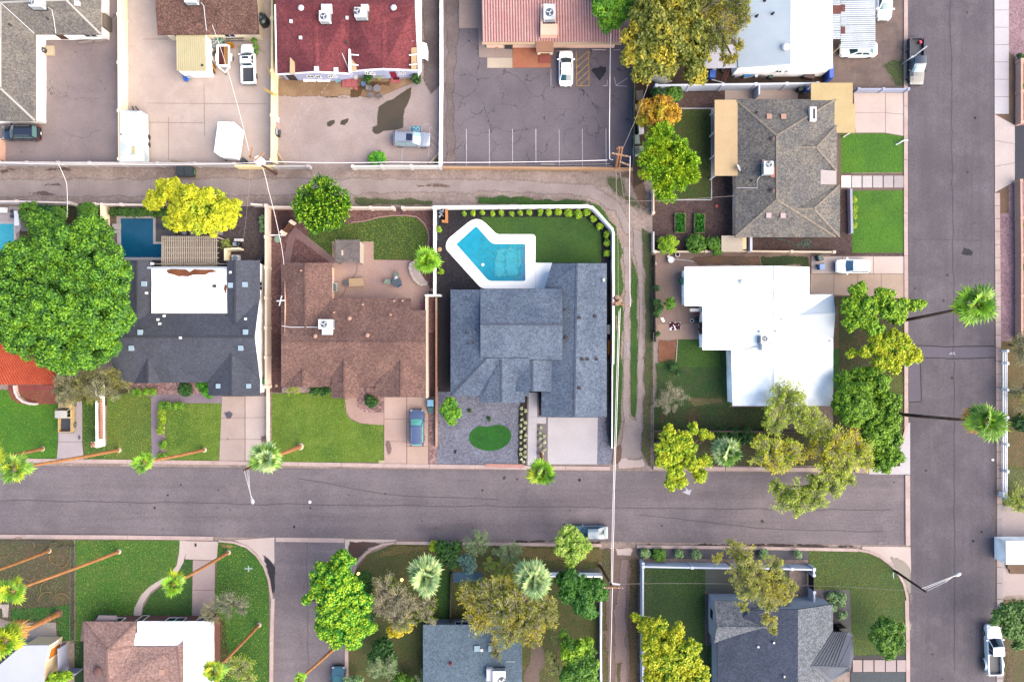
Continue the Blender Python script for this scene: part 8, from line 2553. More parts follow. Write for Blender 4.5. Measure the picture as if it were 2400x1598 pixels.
tree('broad dark green tree behind the domed one by the kerb','c4 760 350 80 860 340 85 980 380 90 1030 520 110 1010 690 110 1060 800 100 1095 900 70 930 750 80 1000 940 65 1050 980 40 1090 620 60 950 320 60',6.5,L_DOM,base='c4 980 620',size=.2,rc=.55,cov=1.4,tips=T_DOM)
FG='feathery yellow green trees at the street corner'
for lb,s,bs in (('feathery pale green tree against the edge of the white roof','c4 310 480 115 250 640 100 490 650 110 400 580 70','c4 340 590'),('feathery golden tree nearest the fan palm at the street corner','c4 190 880 115 330 890 110 130 820 60 260 960 70','c4 270 880'),('largest feathery yellow tree in the corner grove','c4 660 840 140 810 840 110 620 980 85 880 920 80 760 960 80 560 800 80','c4 700 870')):
 tree(lb,s,8,L_FEA if 'golden' in lb or 'largest' in lb else L_FE2,'spray',base=bs,group=FG,size=.3,cov=1.5,twig=1.2)
tree('feathery pale green tree reaching over the cross street','c4 420 1200 105 290 1190 95 550 1110 100 640 1130 85 540 1210 80 380 1290 55 760 1070 70 250 1130 50 700 1040 60',8,L_FE2,'spray',base='c4 520 1060',group=FG,size=.3,cov=1.5,twig=1.2)
tree('ragged yellow green tree beside the alley mouth','c3 1150 760 60 1250 790 70 1330 700 40 1110 860 60 1180 880 80 1280 850 70 1410 740 35 1460 755 22 1120 940 60 1200 1000 70 1330 960 60 1420 950 50 1380 1050 50 1170 1100 50 1240 1090 45 1150 700 35',6.5,L_YGR,base='c3 1220 920',size=.2,rc=.4,cov=1.1,tips=T_YEL)
tree('dense vivid green tree overhanging the short side street','d2 720 430 100 560 530 100 700 560 130 540 650 85 640 680 140 800 660 110 880 760 90 620 840 110 760 850 120 600 960 95 740 970 110 880 960 90 680 1070 60 820 1080 55 430 730 25 950 960 45 730 370 55',9,L_BGR,base='d2 770 770',size=.2,rc=.6,cov=1.5,tips=T_GRN)
tree('dark green undergrowth tree behind the vivid green tree','d2 900 560 60 920 620 60 960 700 50 940 850 60',4,L_DRK,base='d2 920 640',size=.2,rc=.5)
tree('pale half bare tree next to the green fan palm','d2 1080 640 110 1180 700 110 1280 760 100 1060 780 90 1170 880 100 1250 900 80 1430 880 80 1440 740 70 1000 690 50',7,L_GRY,'spray',base='d2 1200 800',size=.24,cov=.8,twig=1.5)
tree('small golden yellow tree below the pale half bare tree','d2 1210 930 70 1150 980 55 1270 950 45 1190 1010 40 1220 880 40',5.5,L_GOL,base='d2 1200 940',size=.18,rc=.4)
for lb,s,m,st,h_ in (('dark green shrub east of the fan palm by the street','d2 1600 340 85 1660 290 60 1640 410 60 1560 290 50',L_DRK,'clump',3),('pale feathery shrub reaching over the south kerb','d2 1850 260 90 1880 210 50 1800 290 50',L_SAG,'spray',4),('blue grey shrub beside the small pond','d2 1770 410 65 1790 460 55 1720 400 30',L_BLU,'clump',3),
      ('green shrub between the two fan palms by the street','d2 2110 340 90 2180 330 60 2030 340 50',L_SAG,'spray',3.5),('yellowish shrub beside the second fan palm','d2 2060 470 90 2120 540 60 1960 430 50',L_FE2,'spray',3.5),('sage grey tree at the bottom edge by the teal sedan','d2 1070 1290 100 1000 1330 60 1140 1280 60',L_SAG,'spray',5),
      ('dark green shrub below the golden yellow tree','d2 1060 1130 85 1000 1200 60 1110 1200 60',L_DRK,'clump',3.5),('low green bush at the bottom edge beside the blue grey roof','d2 1210 1400 55 1290 1420 40',L_SHR,'clump',2.5),('sage bush against the wall of the blue grey roof','d2 1390 1380 60 1420 1330 40',L_SAG,'spray',3),('green bush at the bottom edge next to the teal sedan','d2 830 1410 50 760 1420 40',L_SAG,'clump',2.5),
      ('low grass like shrub on the verge near the corner','d2 1490 285 40',L_YGR,'clump',1.2)):
 tree(lb,s,h_,m,st,name='shrub',cat='shrub',size=.2,rc=.4,cov=1.3,twig=.6)
tree('wide willow like tree over the blue grey roof','d2 1850 720 130 1960 640 110 1880 880 120 2060 800 140 2180 760 120 2250 900 120 2130 980 120 2290 1040 90 2241 760 100 2391 800 100 2421 900 90 2291 960 100 2050 620 90 1780 640 70',9,L_WIL,'spray',base='d2 2080 830',size=.32,cov=1.2,twig=1.3)
tree('straggling willow like branch hanging onto the blue grey roof','d2 2010 1180 60 1990 1080 40',5,L_WIL,'spray',base='d2 2010 1000',size=.26,cov=.9,twig=1.2,name='sapling')
tree('dense dark green tree in the walled corner by the alley','d3 480 560 90 560 640 115 680 640 95 730 660 60 600 760 100 470 680 80 420 560 55 640 830 60 760 690 40',7,LF('leaf_deep_vivid',[(36,84,8),(60,116,12),(92,150,22)]),base='d3 590 670',size=.2,rc=.5,cov=1.6)
tree('pale green street tree above the blue grey sedan','d3 480 190 85 560 240 70 430 290 70 520 330 100 600 290 55 480 420 45 410 240 40',6,L_PAL,base='d3 500 300',size=.2,rc=.5,cov=1.4)
tree('tall green tree at the bottom edge behind the white topped wall','d3 480 1150 90 600 1150 100 560 1260 110 640 1260 80 500 1360 100 640 1380 80 430 1010 40',8,LF('leaf_mid_green',[(46,92,18),(78,128,24),(118,162,40)],patch=[(120,170,10),(158,192,20)]),base='d3 570 1260',size=.22,rc=.5)
tree('pale bare twigged shrub beside the tall green bottom tree','d3 380 1290 80 330 1200 50 400 1050 60',5,L_FE2,'spray',base='d3 370 1250',size=.22,cov=.5,twig=1.2)
tree('golden yellow tree over the white alley wall','d3 1130 960 85 1220 940 70 1290 1080 105 1370 1010 60 1400 1180 115 1280 1230 115 1500 1130 70 1520 1250 75 1330 1370 120 1480 1390 100 1580 1360 65 1160 1090 85 1170 1230 75 1030 880 35 1180 1380 75 1400 960 35',7.5,L_GDY,base='d3 1340 1200',size=.2,rc=.5,cov=1.4,tips=T_YEL)
tree('open olive yellow tree over the slate corner house','d3 1850 300 75 1950 370 95 1980 450 90 1880 510 85 2050 520 95 2180 440 75 2230 560 75 1960 640 95 2080 640 95 2200 680 85 1920 790 55 2140 770 75 2150 900 65 2180 975 45 2320 620 65 1720 380 40; d4 400 620 60 360 720 45 300 500 40',9,LF('leaf_olive_yellow',[(110,122,30),(146,154,44),(180,184,64),(206,206,96)],patch=[(166,164,10),(198,188,24)]),'spray',base='d3 2060 590',size=.27,cov=1.1,twig=.7)
tree('small green tree on the corner house lawn by the kerb','d4 1150 980 75 1240 950 55 1190 1080 95 1290 1080 65 1230 1170 55 1110 1050 45 1330 960 25 1180 900 30',5,LF('leaf_lawn_tree',[(50,96,14),(84,132,20),(124,166,40)]),base='d4 1210 1050',size=.2,rc=.45,cov=1.2)
tree('green street tree leaning over the white pickup','d4 2200 850 90 2300 820 100 2240 960 90 2130 890 60 2330 1000 70 2300 1100 50 2400 900 100',6,LF('leaf_street_tree',[(56,94,40),(88,128,50),(128,164,80)]),base='d4 2290 930',size=.22,rc=.5,cov=1.3)
for lb,s,m,st,h_ in (('olive feathery shrub by the start of the ranch rail fence','c4 2060 120 100 2090 50 70 2010 60 40',L_GOV,'spray',4),('olive feathery shrub at the picture edge behind the ranch fence','c4 2070 400 90 2080 500 80',L_GOV,'spray',4),('round green bush at the picture edge behind the ranch fence','c4 2050 660 65',L_DRK,'clump',2),('yellow green bush beside the pink driveway','c4 2050 1200 85 2030 1280 50 1960 1230 45',L_FE2,'spray',2.5)):
 tree(lb,s,h_,m,st,name='shrub',cat='shrub',size=.22,rc=.4,cov=1.2,twig=.7)
tree('bare grey shrub on the striped corner lawn','d1 1950 760 120 1850 760 80 2030 800 60',4,L_PLA,'spray',base='d1 1920 770',size=.16,cov=.3,twig=1.6,bark=mat('grey_twigs',(170,170,140),con=.1))
tree('thin leaved shrub over the pale driveway edge','d1 1760 800 80 1730 870 50 1790 900 50',4,L_GOV,'spray',base='d1 1800 830',size=.2,cov=.5,twig=.6)
tree('feathery shrub at the bottom edge of the striped lawn','d1 2010 1300 110 2080 1380 70 1950 1250 60',3.5,L_FE2,'spray',base='d1 2010 1320',size=.22,cov=.7,twig=.8,name='shrub',cat='shrub')
tree('lime green bush at the bottom edge by the lilac wall','d1 490 1390 70 430 1420 50 560 1370 40',3,L_SHL,name='shrub',cat='shrub',size=.2,rc=.4)
tree('bright green small tree beside the pink wall and grey gravel','c2 1440 530 55 1470 580 40 1420 600 45 1440 645 25 1390 560 30',4,LF('leaf_small_tree',[(66,126,4),(102,160,8),(146,196,20)]),base='c2 1390 610',size=.19,rc=.4)
PB='shrubs along the wall above the turquoise pool'
for lb,s,m in (('green shrub next to the long white lounger','b1 230 310 75 240 370 55',L_SHR),('tall green shrub in the middle of the pool wall bed','b1 350 340 85',L_DRK),('green shrub right of the middle of the pool wall bed','b1 440 320 65',L_SHR),('large green shrub in the corner by the cream wall','b1 655 305 70 680 360 60 620 280 40',L_SHR)):
 tree(lb.replace('right of the middle','between the middle and the corner'),s,3,m,name='shrub',cat='shrub',group=PB,size=.18,rc=.4)
tree('low dark clipped hedge behind the dark blue pool','b1 830 305 28 880 305 30 930 306 30 980 306 30 1030 306 30 1080 305 30 1130 305 30 1180 305 30 1230 308 28',1.5,LF('leaf_hedge',[(34,76,6),(62,104,8),(96,130,14)]),name='hedge',cat='hedge',size=.14,rc=.32,trunk=False)
for lb,s,m,h_,cat_ in (('clipped box hedge along the corner of the lilac path','c1 1195 535 28 1240 535 28 1295 534 28 1330 534 26','h',1.2,'hedge'),('long clipped hedge beside the lilac path','c1 1188 580 30 1188 625 30 1188 670 30 1186 715 30','l',1.2,'hedge'),('clipped hedge below the tiled wall and gravel bed','c1 985 430 26 1030 432 26 1080 432 26 1120 434 24','h',1.0,'hedge'),('dark foundation shrub under the slate eave','c1 1360 410 48 1390 430 30','s',1.4,'shrub'),('bright green foundation shrub under the slate gable','c1 1490 385 40 1520 430 36 1540 460 24','b',1.4,'shrub'),
      ('clipped bush at the street end of the lilac path','c1 1195 820 30 1190 905 28','h',1.0,'shrub'),('foundation shrub under the rust brown eave, nearer the cream wall','c2 255 420 34 300 425 26','g',1.2,'shrub'),('foundation shrub under the rust brown eave, nearer the middle gable','c2 430 420 36 490 422 36 530 425 26','s',1.2,'shrub'),('spiky grey green shrub in the river gravel bed','c2 850 505 45 830 490 25','s',1.1,'shrub'),
      ('round green bush by the disabled parking bay','a2 860 1160 38 900 1155 42 925 1170 30 870 1190 26','v',1.4,'shrub'),('dark green bush at the corner of the lilac wall','a2 1180 580 34','s',1.3,'shrub'),('green plant under the lilac wall window','a2 825 578 30','s',1.0,'shrub'),('thin dry plant under the lilac wall','a2 915 555 30','g',1.0,'shrub'),('dark green plants in the tan wall corner','a2 1335 1190 18','s',.7,'shrub'),
      ('small green tree on the tan yard fence line','f3 1060 740 75','f',3.0,'tree'),('dark vine bush along the alley fence','f3 890 530 40 900 720 45 920 800 55 900 870 45 890 1130 30','s',1.8,'shrub'),('leafy green plant in the backyard lawn by the red soil','c3 1185 250 32 1220 290 18','s',1.2,'shrub'),('yellow tinged shrubs along the lilac lawn wall','b4 815 220 22 818 280 24 815 340 22 815 400 20','y',.8,'shrub'),
      ('dark shrub at the mouth of the pink gravel garden','f7 470 700 42','s',.9,'shrub'),('small green shrub behind the tan pink wall','f7 510 1070 40','b',.9,'shrub'),('tiny green shrub on the pink gravel, upper','b4 2060 405 22','g',.6,'shrub'),('tiny green shrub on the pink gravel, lower','b4 2060 705 22','b',.6,'shrub'),('dark vine hanging over the alley beside the white pickup','e1 1790 330 50 1800 450 45 1815 560 30','f',2.2,'shrub'),
      ('green shrub at the top edge behind the dark brown roof','a1 1830 10 55','b',3,'shrub'),('sparse shrub beside the cream pump screen','e8 1140 830 75 1160 760 40','g',1.3,'shrub'),('grey cactus row on the dark gravel strip','e8 1655 420 18 1640 480 18 1655 540 18 1650 600 16','e',.9,'cactus'),('pale dry shrub in the brown backyard corner','c3 1160 450 70 1240 460 60 1120 520 50 1170 560 50','p',2.2,'shrub'),
      ('shaded green ground shrubs behind the fan palm','c3 1720 760 60 1640 750 50 1780 790 40 1540 740 40','s',1.0,'shrub'),('orange flowered vine on the tiled wall','c1 725 690 22','y',.8,'vine')):
 mm={'h':L_DOM,'l':LF('leaf_hedge_lime',[(96,136,4),(132,164,6),(164,186,16)]),'s':L_DRK,'b':L_BGR,'g':L_FE2,'v':L_BGR,'f':L_SHR,'y':L_GDY,'e':L_SAG,'p':L_PLA}[m]
 tree(lb,s,h_,mm,'spray' if m in 'pg' else 'clump',name={'hedge':'hedge','tree':'tree','cactus':'cactus','vine':'vine'}.get(cat_,'shrub'),cat=cat_,size=.14,rc=.3,cov=1.3,trunk=h_>=2.5,twig=.5)
FS='clipped shrubs along the street wall of the corner house'
for i,(u,v)in enumerate(((1110,340),(1230,350),(1390,350),(1540,350))):
 tree(('first','second, largest','third','fourth')[i]+' round shrub from the alley in the grey street gravel','d3 %g %g %g'%(u,v,(40,55,34,38)[i]),1.1,L_SAG if i!=1 else L_SHR,name='shrub',cat='shrub',group=FS,size=.15,rc=.3,trunk=False)
for i,(u,v,rr)in enumerate(((750,710,42),(825,700,40),(820,755,36),(830,855,36),(762,800,28),(465,350,30),(180,350,40))):
 tree('round grey green shrub %s'%('nearest the corner house wall','at the lawn side of the pale gravel','in the middle of the pale gravel','by the dark entry screen','half under the slate eave','at the lawn end of the street gravel','in the street gravel beneath the olive yellow tree')[i],'d4 %g %g %g'%(u,v,rr),1.0,L_SAG,name='shrub',cat='shrub',group='round shrubs of the corner house',size=.14,rc=.28,trunk=False)
PS='lime shrubs in the black mulch along the white pool wall'
ORD='first second third fourth fifth sixth seventh eighth ninth tenth eleventh twelfth thirteenth fourteenth fifteenth sixteenth seventeenth eighteenth nineteenth twentieth'.split()
for i,(u,v,rr)in enumerate(((690,155,44),(850,155,52),(1015,130,44),(1210,155,44),(1365,145,56),(1555,155,44),(1715,145,46),(1880,135,50),(2090,145,54),(2240,140,50))):
 tree('lime green shrub in black mulch, %s from the pool filter along the straight white wall'%ORD[i],'f2 %g %g %g %g %g %g'%(u,v,rr*.8,u+10,v+20,rr*.6),.9,L_SHL,name='shrub',cat='shrub',group=PS,size=.12,rc=.24,cov=1.2,trunk=False)
for i,(u,v,rr)in enumerate(((205,308,26),(268,305,25),(340,305,28),(415,310,34),(485,320,34),(550,305,30),(600,355,26),(645,410,26),(697,470,26),(697,528,26),(697,608,26))):
 tree('lime green shrub in black mulch, %s from the pool filter along the straight white wall'%ORD[10+i]if i<6 else 'lime shrub in black mulch, %s on the curve of the white wall towards the roof'%ORD[i-6],'b3 %g %g %g %g %g %g'%(u,v,rr*.85,u-3,v+8,rr*.6),.9,L_SHL,name='shrub',cat='shrub',group=PS,size=.12,rc=.24,cov=1.2,trunk=False)
for lb,s in (('lime shrub by the blue pool pole','f2 225 450 46'),('lime shrub beside the pool yard palm','f2 262 1225 52')):
 tree(lb,s,.9,L_SHL,name='shrub',cat='shrub',group=PS,size=.12,rc=.24,cov=1.2,trunk=False)
FLW=LF('leaf_white_bloom',[(120,130,80),(200,204,150),(244,246,226)])
rows=[[(300,545),(300,640),(300,735),(290,830),(290,935),(290,1025),(290,1125),(290,1230),(288,1315),(300,1395)],[(368,590),(362,785),(350,885),(362,995),(358,1075),(362,1180),(355,1280),(348,1355),(335,1435)],[(625,860),(612,955),(610,1050),(605,1175)],[(678,1010),(682,1110),(682,1240)]]
for k,row in enumerate(rows):
 for i,(u,v)in enumerate(row):
  tree('small white flowering plant, %s from the house in the %s'%(ORD[i],('wide dark strip, gravel side','wide dark strip, path side','short dark strip, path side','short dark strip, driveway side')[k]),'g6 %g %g 22'%(u,v),.4,FLW,name='flower',cat='flower',group='white flowering plants in the dark planting strips',size=.09,rc=.18,cov=.8,trunk=False)
for lb,s in (('small green plant in the grey gravel by the house','c2 1568 572 12'),('small green plant above the oval lawn','c2 1714 630 14')):
 tree(lb,s,.35,L_DRK,name='plant',cat='plant',size=.09,rc=.2,trunk=False)
# palms
PTR=mat('palm_trunk',(216,152,96),(190,128,78),big=1.2,fine=8,con=.2)
PTG=mat('grey_palm_trunk',(120,96,80),(86,68,58),big=1.0,fine=8,con=.25)
def frond_mesh(key,m,n=13,pet=.8,R=1.15,droop=.4):
 b=MB()
 b.mesh([(0,-.035,0),(0,.035,0),(pet,.02,.05),(pet,-.02,.05)],[(0,3,2,1)])
 for i in range(n):
  a=math.radians(-105+210*i/(n-1))
  ln=R*(1-.3*(abs(a)/1.83)**2)*(1+.12*math.sin(i*2.4))
  c,s=math.cos(a),math.sin(a)
  wd=.125
  p=[(pet,0,.05),(pet+c*ln*.55-s*wd,s*ln*.55+c*wd,.06-droop*.1),(pet+c*ln,s*ln,.05-droop*ln*.5),(pet+c*ln*.55+s*wd,s*ln*.55-c*wd,.06-droop*.1),(pet+c*ln*.55,s*ln*.55,.1-droop*.1)]
  b.mesh(p,[(0,4,1),(0,3,4),(1,4,2),(3,2,4)])
 me=bpy.data.meshes.new(key)
 me.from_pydata(b.v,[],b.f)
 me.materials.append(m)
 return me
FR={'green':frond_mesh('frond_green',LF('palm_green',[(52,100,20),(90,140,34),(138,178,62),(180,204,100)])),
  'yellow':frond_mesh('frond_yellow',LF('palm_yellow',[(120,150,8),(164,184,14),(206,208,40)])),
  'pale':frond_mesh('frond_pale',LF('palm_pale',[(112,156,92),(150,186,116),(190,212,140),(216,228,160)]),n=21),
  'dry':frond_mesh('frond_dry',LF('palm_dry',[(170,112,50),(206,150,80),(232,184,120)]),droop=.8),
  'lime':frond_mesh('frond_lime',LF('palm_lime',[(92,146,10),(130,184,18),(172,212,50)]))}
def palm(label,base,crown,h,rad,mix,n=26,trunk=PTR,rt=.2,dry=0,dryaz=0,lift=(64,-30),cut=True,boot=None):
 bx,by,_=W(*T(*base.split(' ',1))[0])
 cx,cy,_=W(*T(*crown.split(' ',1))[0],h)
 r=thing('palm_tree',label,'palm',(bx,by,0))
 mid=(bx+(cx-bx)*.5+.12,by+(cy-by)*.5-.1,h*.5)
 b=MB()
 pts,rr=[],[]
 A,M,C=Vector((bx,by,-.05)),Vector(mid),Vector((cx,cy,h))
 for i in range(25):
  t=i/24
  pts.append(tuple(A*(1-t)**2+M*2*t*(1-t)+C*t*t))
  rr.append(rt*(1.15-.45*t)*(1.06 if i%2 else .96))
 b.tube(pts,rr,10)
 b.build('trunk',trunk,r)
 MB().lathe((bx,by,0),[(rt*1.9,0),(rt*1.7,.12),(rt*1.2,.3)],12).build('root_flare',boot or mat('pale_palm_base',(246,226,204),con=.12),r)
 MB().lathe((cx,cy,h-.7),[(rt*.7,0),(rt*1.3,.4),(rt*1.1,.8),(.05,1.0)],10).build('crown_shaft',mat('palm_boots',(186,150,96),con=.2),r)
 k=0
 n=int(n*.8)
 for i in range(-5,n+dry):
  isdry=i>=n
  kind='dry' if isdry else mix[int(RNG.integers(len(mix)))]
  az=(dryaz+RNG.uniform(-70,70))if isdry else i*137.5+RNG.uniform(-15,15)
  el=RNG.uniform(-70,-35)if isdry else (72 if i<0 else lift[0]+(lift[1]-lift[0])*(i/n)**.8+RNG.uniform(-8,8))
  sc=rad/1.9*RNG.uniform(.72,1.18)*(.6 if i<0 else 1)
  o=bpy.data.objects.new('frond',FR[kind])
  SC.collection.objects.link(o)
  o.parent=r
  o.location=(cx-bx,cy-by,h+.1-(.5 if isdry else .25*max(0,i)/n))
  o.rotation_euler=(RNG.uniform(-.25,.25),-math.radians(el),math.radians(az))
  o.scale=(sc,)*3
 return r
palm('leaning street palm whose crown is cut by the picture edge above the cross street','c1 312 850','c1 -70 925',16,1.5,['green','yellow'],18)
palm('tall street palm by the tiled wall, crown near the picture edge','c1 875 860','c1 105 995',18,1.6,['green','green','yellow'],18)
palm('street palm in front of the slate house lawn','c1 1502 858','c1 1055 950',14,1.25,['lime','green'],16)
palm('thick street palm in front of the rust brown house lawn','c2 325 833','c2 80 920',11.6,1.95,['pale','green','pale'],24,rt=.27)
palm('street palm with yellow edged fronds at the white driveway','c3 213 885','c3 222 1030',13,1.9,['green','yellow','lime'],20,dry=2,dryaz=95,lift=(82,-35))
palm('shaggy palm over the east street, upper one','b4 1110 1115','b4 1710 990',15.6,2.35,['green','green','lime'],28,PTG,dry=7,dryaz=190,boot=BARKD)
palm('shaggy palm over the ranch rail fence, lower one','c4 1150 597','c4 1790 650',15.9,2.3,['green','lime','green'],26,PTG,dry=6,dryaz=185,boot=BARKD)
palm('leaning palm over the weedy yard with its crown outside the picture','d1 410 320','d1 -160 530',17,1.6,['green','yellow'],16)
palm('tall leaning palm from the wide lawn across the chain link fence','d1 995 328','d1 105 655',17.8,1.6,['yellow','green','lime'],18)
palm('slim palm leaning over the curved front walk','d1 1910 335','d1 1450 600',13.5,1.45,['green','yellow','lime'],16)
palm('stout palm with golden dry skirt over the white roofed corner','d1 490 845','d1 40 1060',8.6,2.3,['yellow','lime','yellow'],26,rt=.34,dry=10,dryaz=40,boot=BARK)
palm('slim palm leaning from the striped lawn at the bottom edge','d1 2165 940','d1 1790 1330',13,1.5,['green','yellow','lime'],18)
palm('slim orange trunked palm leaning across the short side street','d2 745 1050','d2 362 1395',13.1,.85,['green','lime'],14)
palm('broad pale fan palm in the overgrown garden, nearer the short side street','d2 1405 500','d2 1415 525',6.5,2.4,['pale'],34,dry=5,dryaz=60,lift=(80,-20))
palm('broad pale fan palm in the overgrown garden, nearer the alley','d3 180 545','d3 172 565',6.5,2.45,['pale'],34,dry=5,dryaz=60,lift=(80,-20))
palm('lime green palm in the cream stone planter by the patio','b2 1275 720','b2 1258 668',4.5,1.95,['lime'],20,lift=(80,-30),boot=BARK)
palm('round grey green fan palm behind the street corner kerb','c3 1580 860','c3 1585 870',4.5,1.95,['pale','green','pale'],30,lift=(80,-15),boot=BARK)
print('LEAVES',LEAFN[0])
# utility poles, wires, street lamps
POLEW=mat('creosote_pole',(132,84,66),(104,68,56),big=1.5,fine=8,con=.2)
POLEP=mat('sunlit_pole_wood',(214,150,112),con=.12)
ARMW=mat('crossarm_wood',(222,168,128),(200,146,110),con=.14)
WIRE=mat('bright_wire',(255,244,244),con=.02,rough=.5,bump=0)
WIREG=mat('dull_wire',(196,180,178),con=.02,rough=.6,bump=0)
PORC=gloss('porcelain',(236,232,236),rough=.2)
def pole(label,base,top,h,arms=(),m=POLEW,cat='utility pole',extra=None):
 b,t=W(*T(*base.split(' ',1))[0]),W(*T(*top.split(' ',1))[0],h)
 r=thing('utility_pole',label,cat,b)
 MB().tube([(b[0],b[1],-.1),t],[.19,.13],10).build('mast',m,r)
 for s,z in arms:
  code,q=s.split(' ',1)
  p=[W(*a,z)for a in T(code,q)]
  MB().bar(p[0],p[1],.15,.14).build('crossarm',ARMW,r)
  for u in (.04,.25,.75,.96):
   c=Vector(p[0]).lerp(Vector(p[1]),u)
   MB().lathe(tuple(c),[(.03,0),(.07,.06),(.07,.12),(.03,.18)],8).build('insulator',PORC,r)
 return r
p1=pole('utility pole with a big white transformer at the yellow wall corner','e5 1150 720','e5 800 520',9.5)
x,y,z=W(*T('e5','680 370')[0],8.8)
MB().lathe((x,y,z-1.3),[(.2,0),(.5,.06),(.5,1.2),(.42,1.32),(.1,1.36)],16).build('transformer',gloss('white_transformer',(252,252,255),rough=.4),p1)
for s,w_ in (('850 185 600 400',.16),('545 70 490 330',.12),('460 270 600 350',.16)):
 p=[W(*a,9.1)for a in T('e5',s)]
 MB().bar(p[0],p[1],w_,.12).build('bracket',ARMW if w_>.12 else POLEP,p1)
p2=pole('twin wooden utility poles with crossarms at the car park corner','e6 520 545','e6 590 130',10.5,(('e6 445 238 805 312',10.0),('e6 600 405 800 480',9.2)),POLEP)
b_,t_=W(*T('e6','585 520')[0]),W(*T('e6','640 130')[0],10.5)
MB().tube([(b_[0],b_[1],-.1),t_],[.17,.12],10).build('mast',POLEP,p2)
p=[W(*a,10.3)for a in T('e6','535 148 580 148')]
MB().bar(p[0],p[1],.12,.1).build('bracket',ARMW,p2)
p3=pole('dark utility pole with a long crossarm in the south alley','d3 738 450','d3 836 615',10,(('d3 762 630 930 631',9.8),('d3 812 585 888 602',9.2)))
x,y,z=W(*T('d3','870 596')[0],9.25)
MB().obox((x,y,z),.9,.22,.2,-.15).build('switch_box',PORC,p3)
p4=pole('utility pole with three transformers beside the white pool wall','f3 330 760','f3 380 690',10,(('f3 300 715 545 772',9.8),))
for s in ('372 655','405 690','372 725'):
 x,y,z=W(*T('f3',s)[0],8.6)
 MB().lathe((x,y,z-1.1),[(.2,0),(.34,.05),(.34,.95),(.28,1.05),(.05,1.1)],12).build('transformer',mat('tan_transformer',(206,170,142),con=.1),p4)
for k in range(5):
 x,y,z=W(*T('f3','305 %g'%(665+25*k))[0],8.4)
 MB().lathe((x,y,z),[(.05,0),(.09,.1),(.09,.3),(.04,.36)],8).build('insulator',gloss('pink_porcelain',(222,150,160),rough=.3),p4)
def wire(label,pts,r=.035,m=WIRE,sag=.5):
 P=[]
 for q in pts.split(';'):
  c,a,b,z=q.split()
  P.append(Vector(W(*T(c,a+' '+b)[0],float(z))))
 out=[]
 for a,b in zip(P[:-1],P[1:]):
  for i in range(9):
   t=i/8
   p=a.lerp(b,t)
   p.z-=sag*4*t*(1-t)
   out.append(tuple(p))
 o=MB().tube(out,r*.75,4).build('power_line',m)
 return tag(o,label,'power line','overhead lines')
wire('bright overhead wire along the alley from the white transformer to the twin poles','a2 20 1185 8.8;a2 1000 1192 8.6;a3 700 1178 9.2',.05)
wire('dull lower wire along the alley between the white transformer and the twin poles','a2 60 1205 7.8;a2 1000 1212 7.6;a3 720 1205 8.2',.03,WIREG)
wire('lowest thin wire along the alley between the white transformer and the twin poles','a2 60 1222 7.2;a2 1000 1225 7;a3 740 1222 7.5',.025,WIREG)
wire('bright overhead wire along the alley towards the west picture edge','a1 1900 1195 8.8;a1 900 1208 8.6;a1 -300 1188 8.8',.045)
wire('dull overhead wire along the alley towards the west picture edge','a1 1900 1205 7.8;a1 900 1218 7.5;a1 -300 1205 7.8',.03,WIREG)
wire('bright service wire from the pink roof corner to the twin poles','a3 726 245 4.2;a3 718 800 7.8;a3 718 1165 9;a3 740 1175 9.3',.055,sag=.2)
wire('service wire from the white transformer down to the rust brown house','a1 1922 1205 9;b2 90 140 7;b2 172 480 5.2;b2 205 690 3.6',.035,sag=.2)
wire('service wire from the dark brown roof to the white transformer','a1 1560 185 4.4;a1 1680 540 6;a1 1830 1110 8.8',.035,sag=.2)
wire('service wire crossing the alley to the huge green tree','a1 430 1210 7.6;a1 490 1350 6.5;e7 1232 390 6',.035,sag=.1)
wire('thin wire dropping from the white transformer to the pool pump yard','a1 1840 1200 8.5;e8 1440 300 5;e8 1390 720 1.2',.022,WIREG,.1)
wire('overhead wire from the twin poles crossarm down the alley, east side','e6 800 315 10.1;e6 785 1230 9.2;b3 866 700 9.2;f3 545 775 9.9',.045,sag=.15)
wire('overhead wire from the twin poles down the alley, west side','e6 525 545 9.8;e6 548 1300 9;b3 780 600 9;f3 388 690 9.6',.04,WIREG,.15)
wire('short wire from the twin poles to the alley bend','e6 590 520 9.5;e6 650 900 8.5;e6 690 1160 8',.03,WIREG,.1)
wire('thin service wire crossing the alley to the grey hip roof','e6 690 1165 8;a3 1100 1475 6;a3 1640 1440 4',.022,WIREG,.1)
wire('bright overhead wire over the cross street, east of the pair','f3 412 800 9.5;c3 768 700 9;c3 752 1200 8.8;d3 852 100 9;d3 840 600 9.9',.045,sag=.1)
wire('bright overhead wire over the cross street, west of the pair','f3 395 830 9.5;c3 758 700 9;c3 740 1300 8.8;d3 835 300 9;d3 832 590 9.5',.04,sag=.1)
wire('overhead wire from the dark pole towards the bottom edge, east of the pair','d3 840 632 9.9;d3 832 1000 9.4;d3 818 1500 9.4',.045,sag=.1)
wire('overhead wire from the dark pole towards the bottom edge, west of the pair','d3 826 632 9.9;d3 818 1000 9.3;d3 806 1500 9.3',.03,WIREG,.1)
wire('thin wire from the dark pole to the slate corner house','d3 880 600 9.3;d3 1600 595 6;d4 480 612 5',.02,WIREG,.1)
wire('thin wire from the corner lamp pole to the slate house','d4 480 612 5;d4 1000 630 6.5;d4 1500 668 8',.02,WIREG,.1)
wire('wire from the twin poles up through the olive trees','e6 650 170 10.2;a3 900 900 9;a3 1010 600 9;a3 1180 490 9',.03,WIREG,.1)
wire('thin service wire from the blue grey roof at the bottom edge','d2 2205 1285 4;d3 150 1330 5;d3 320 1420 6',.022,WIREG,.1)
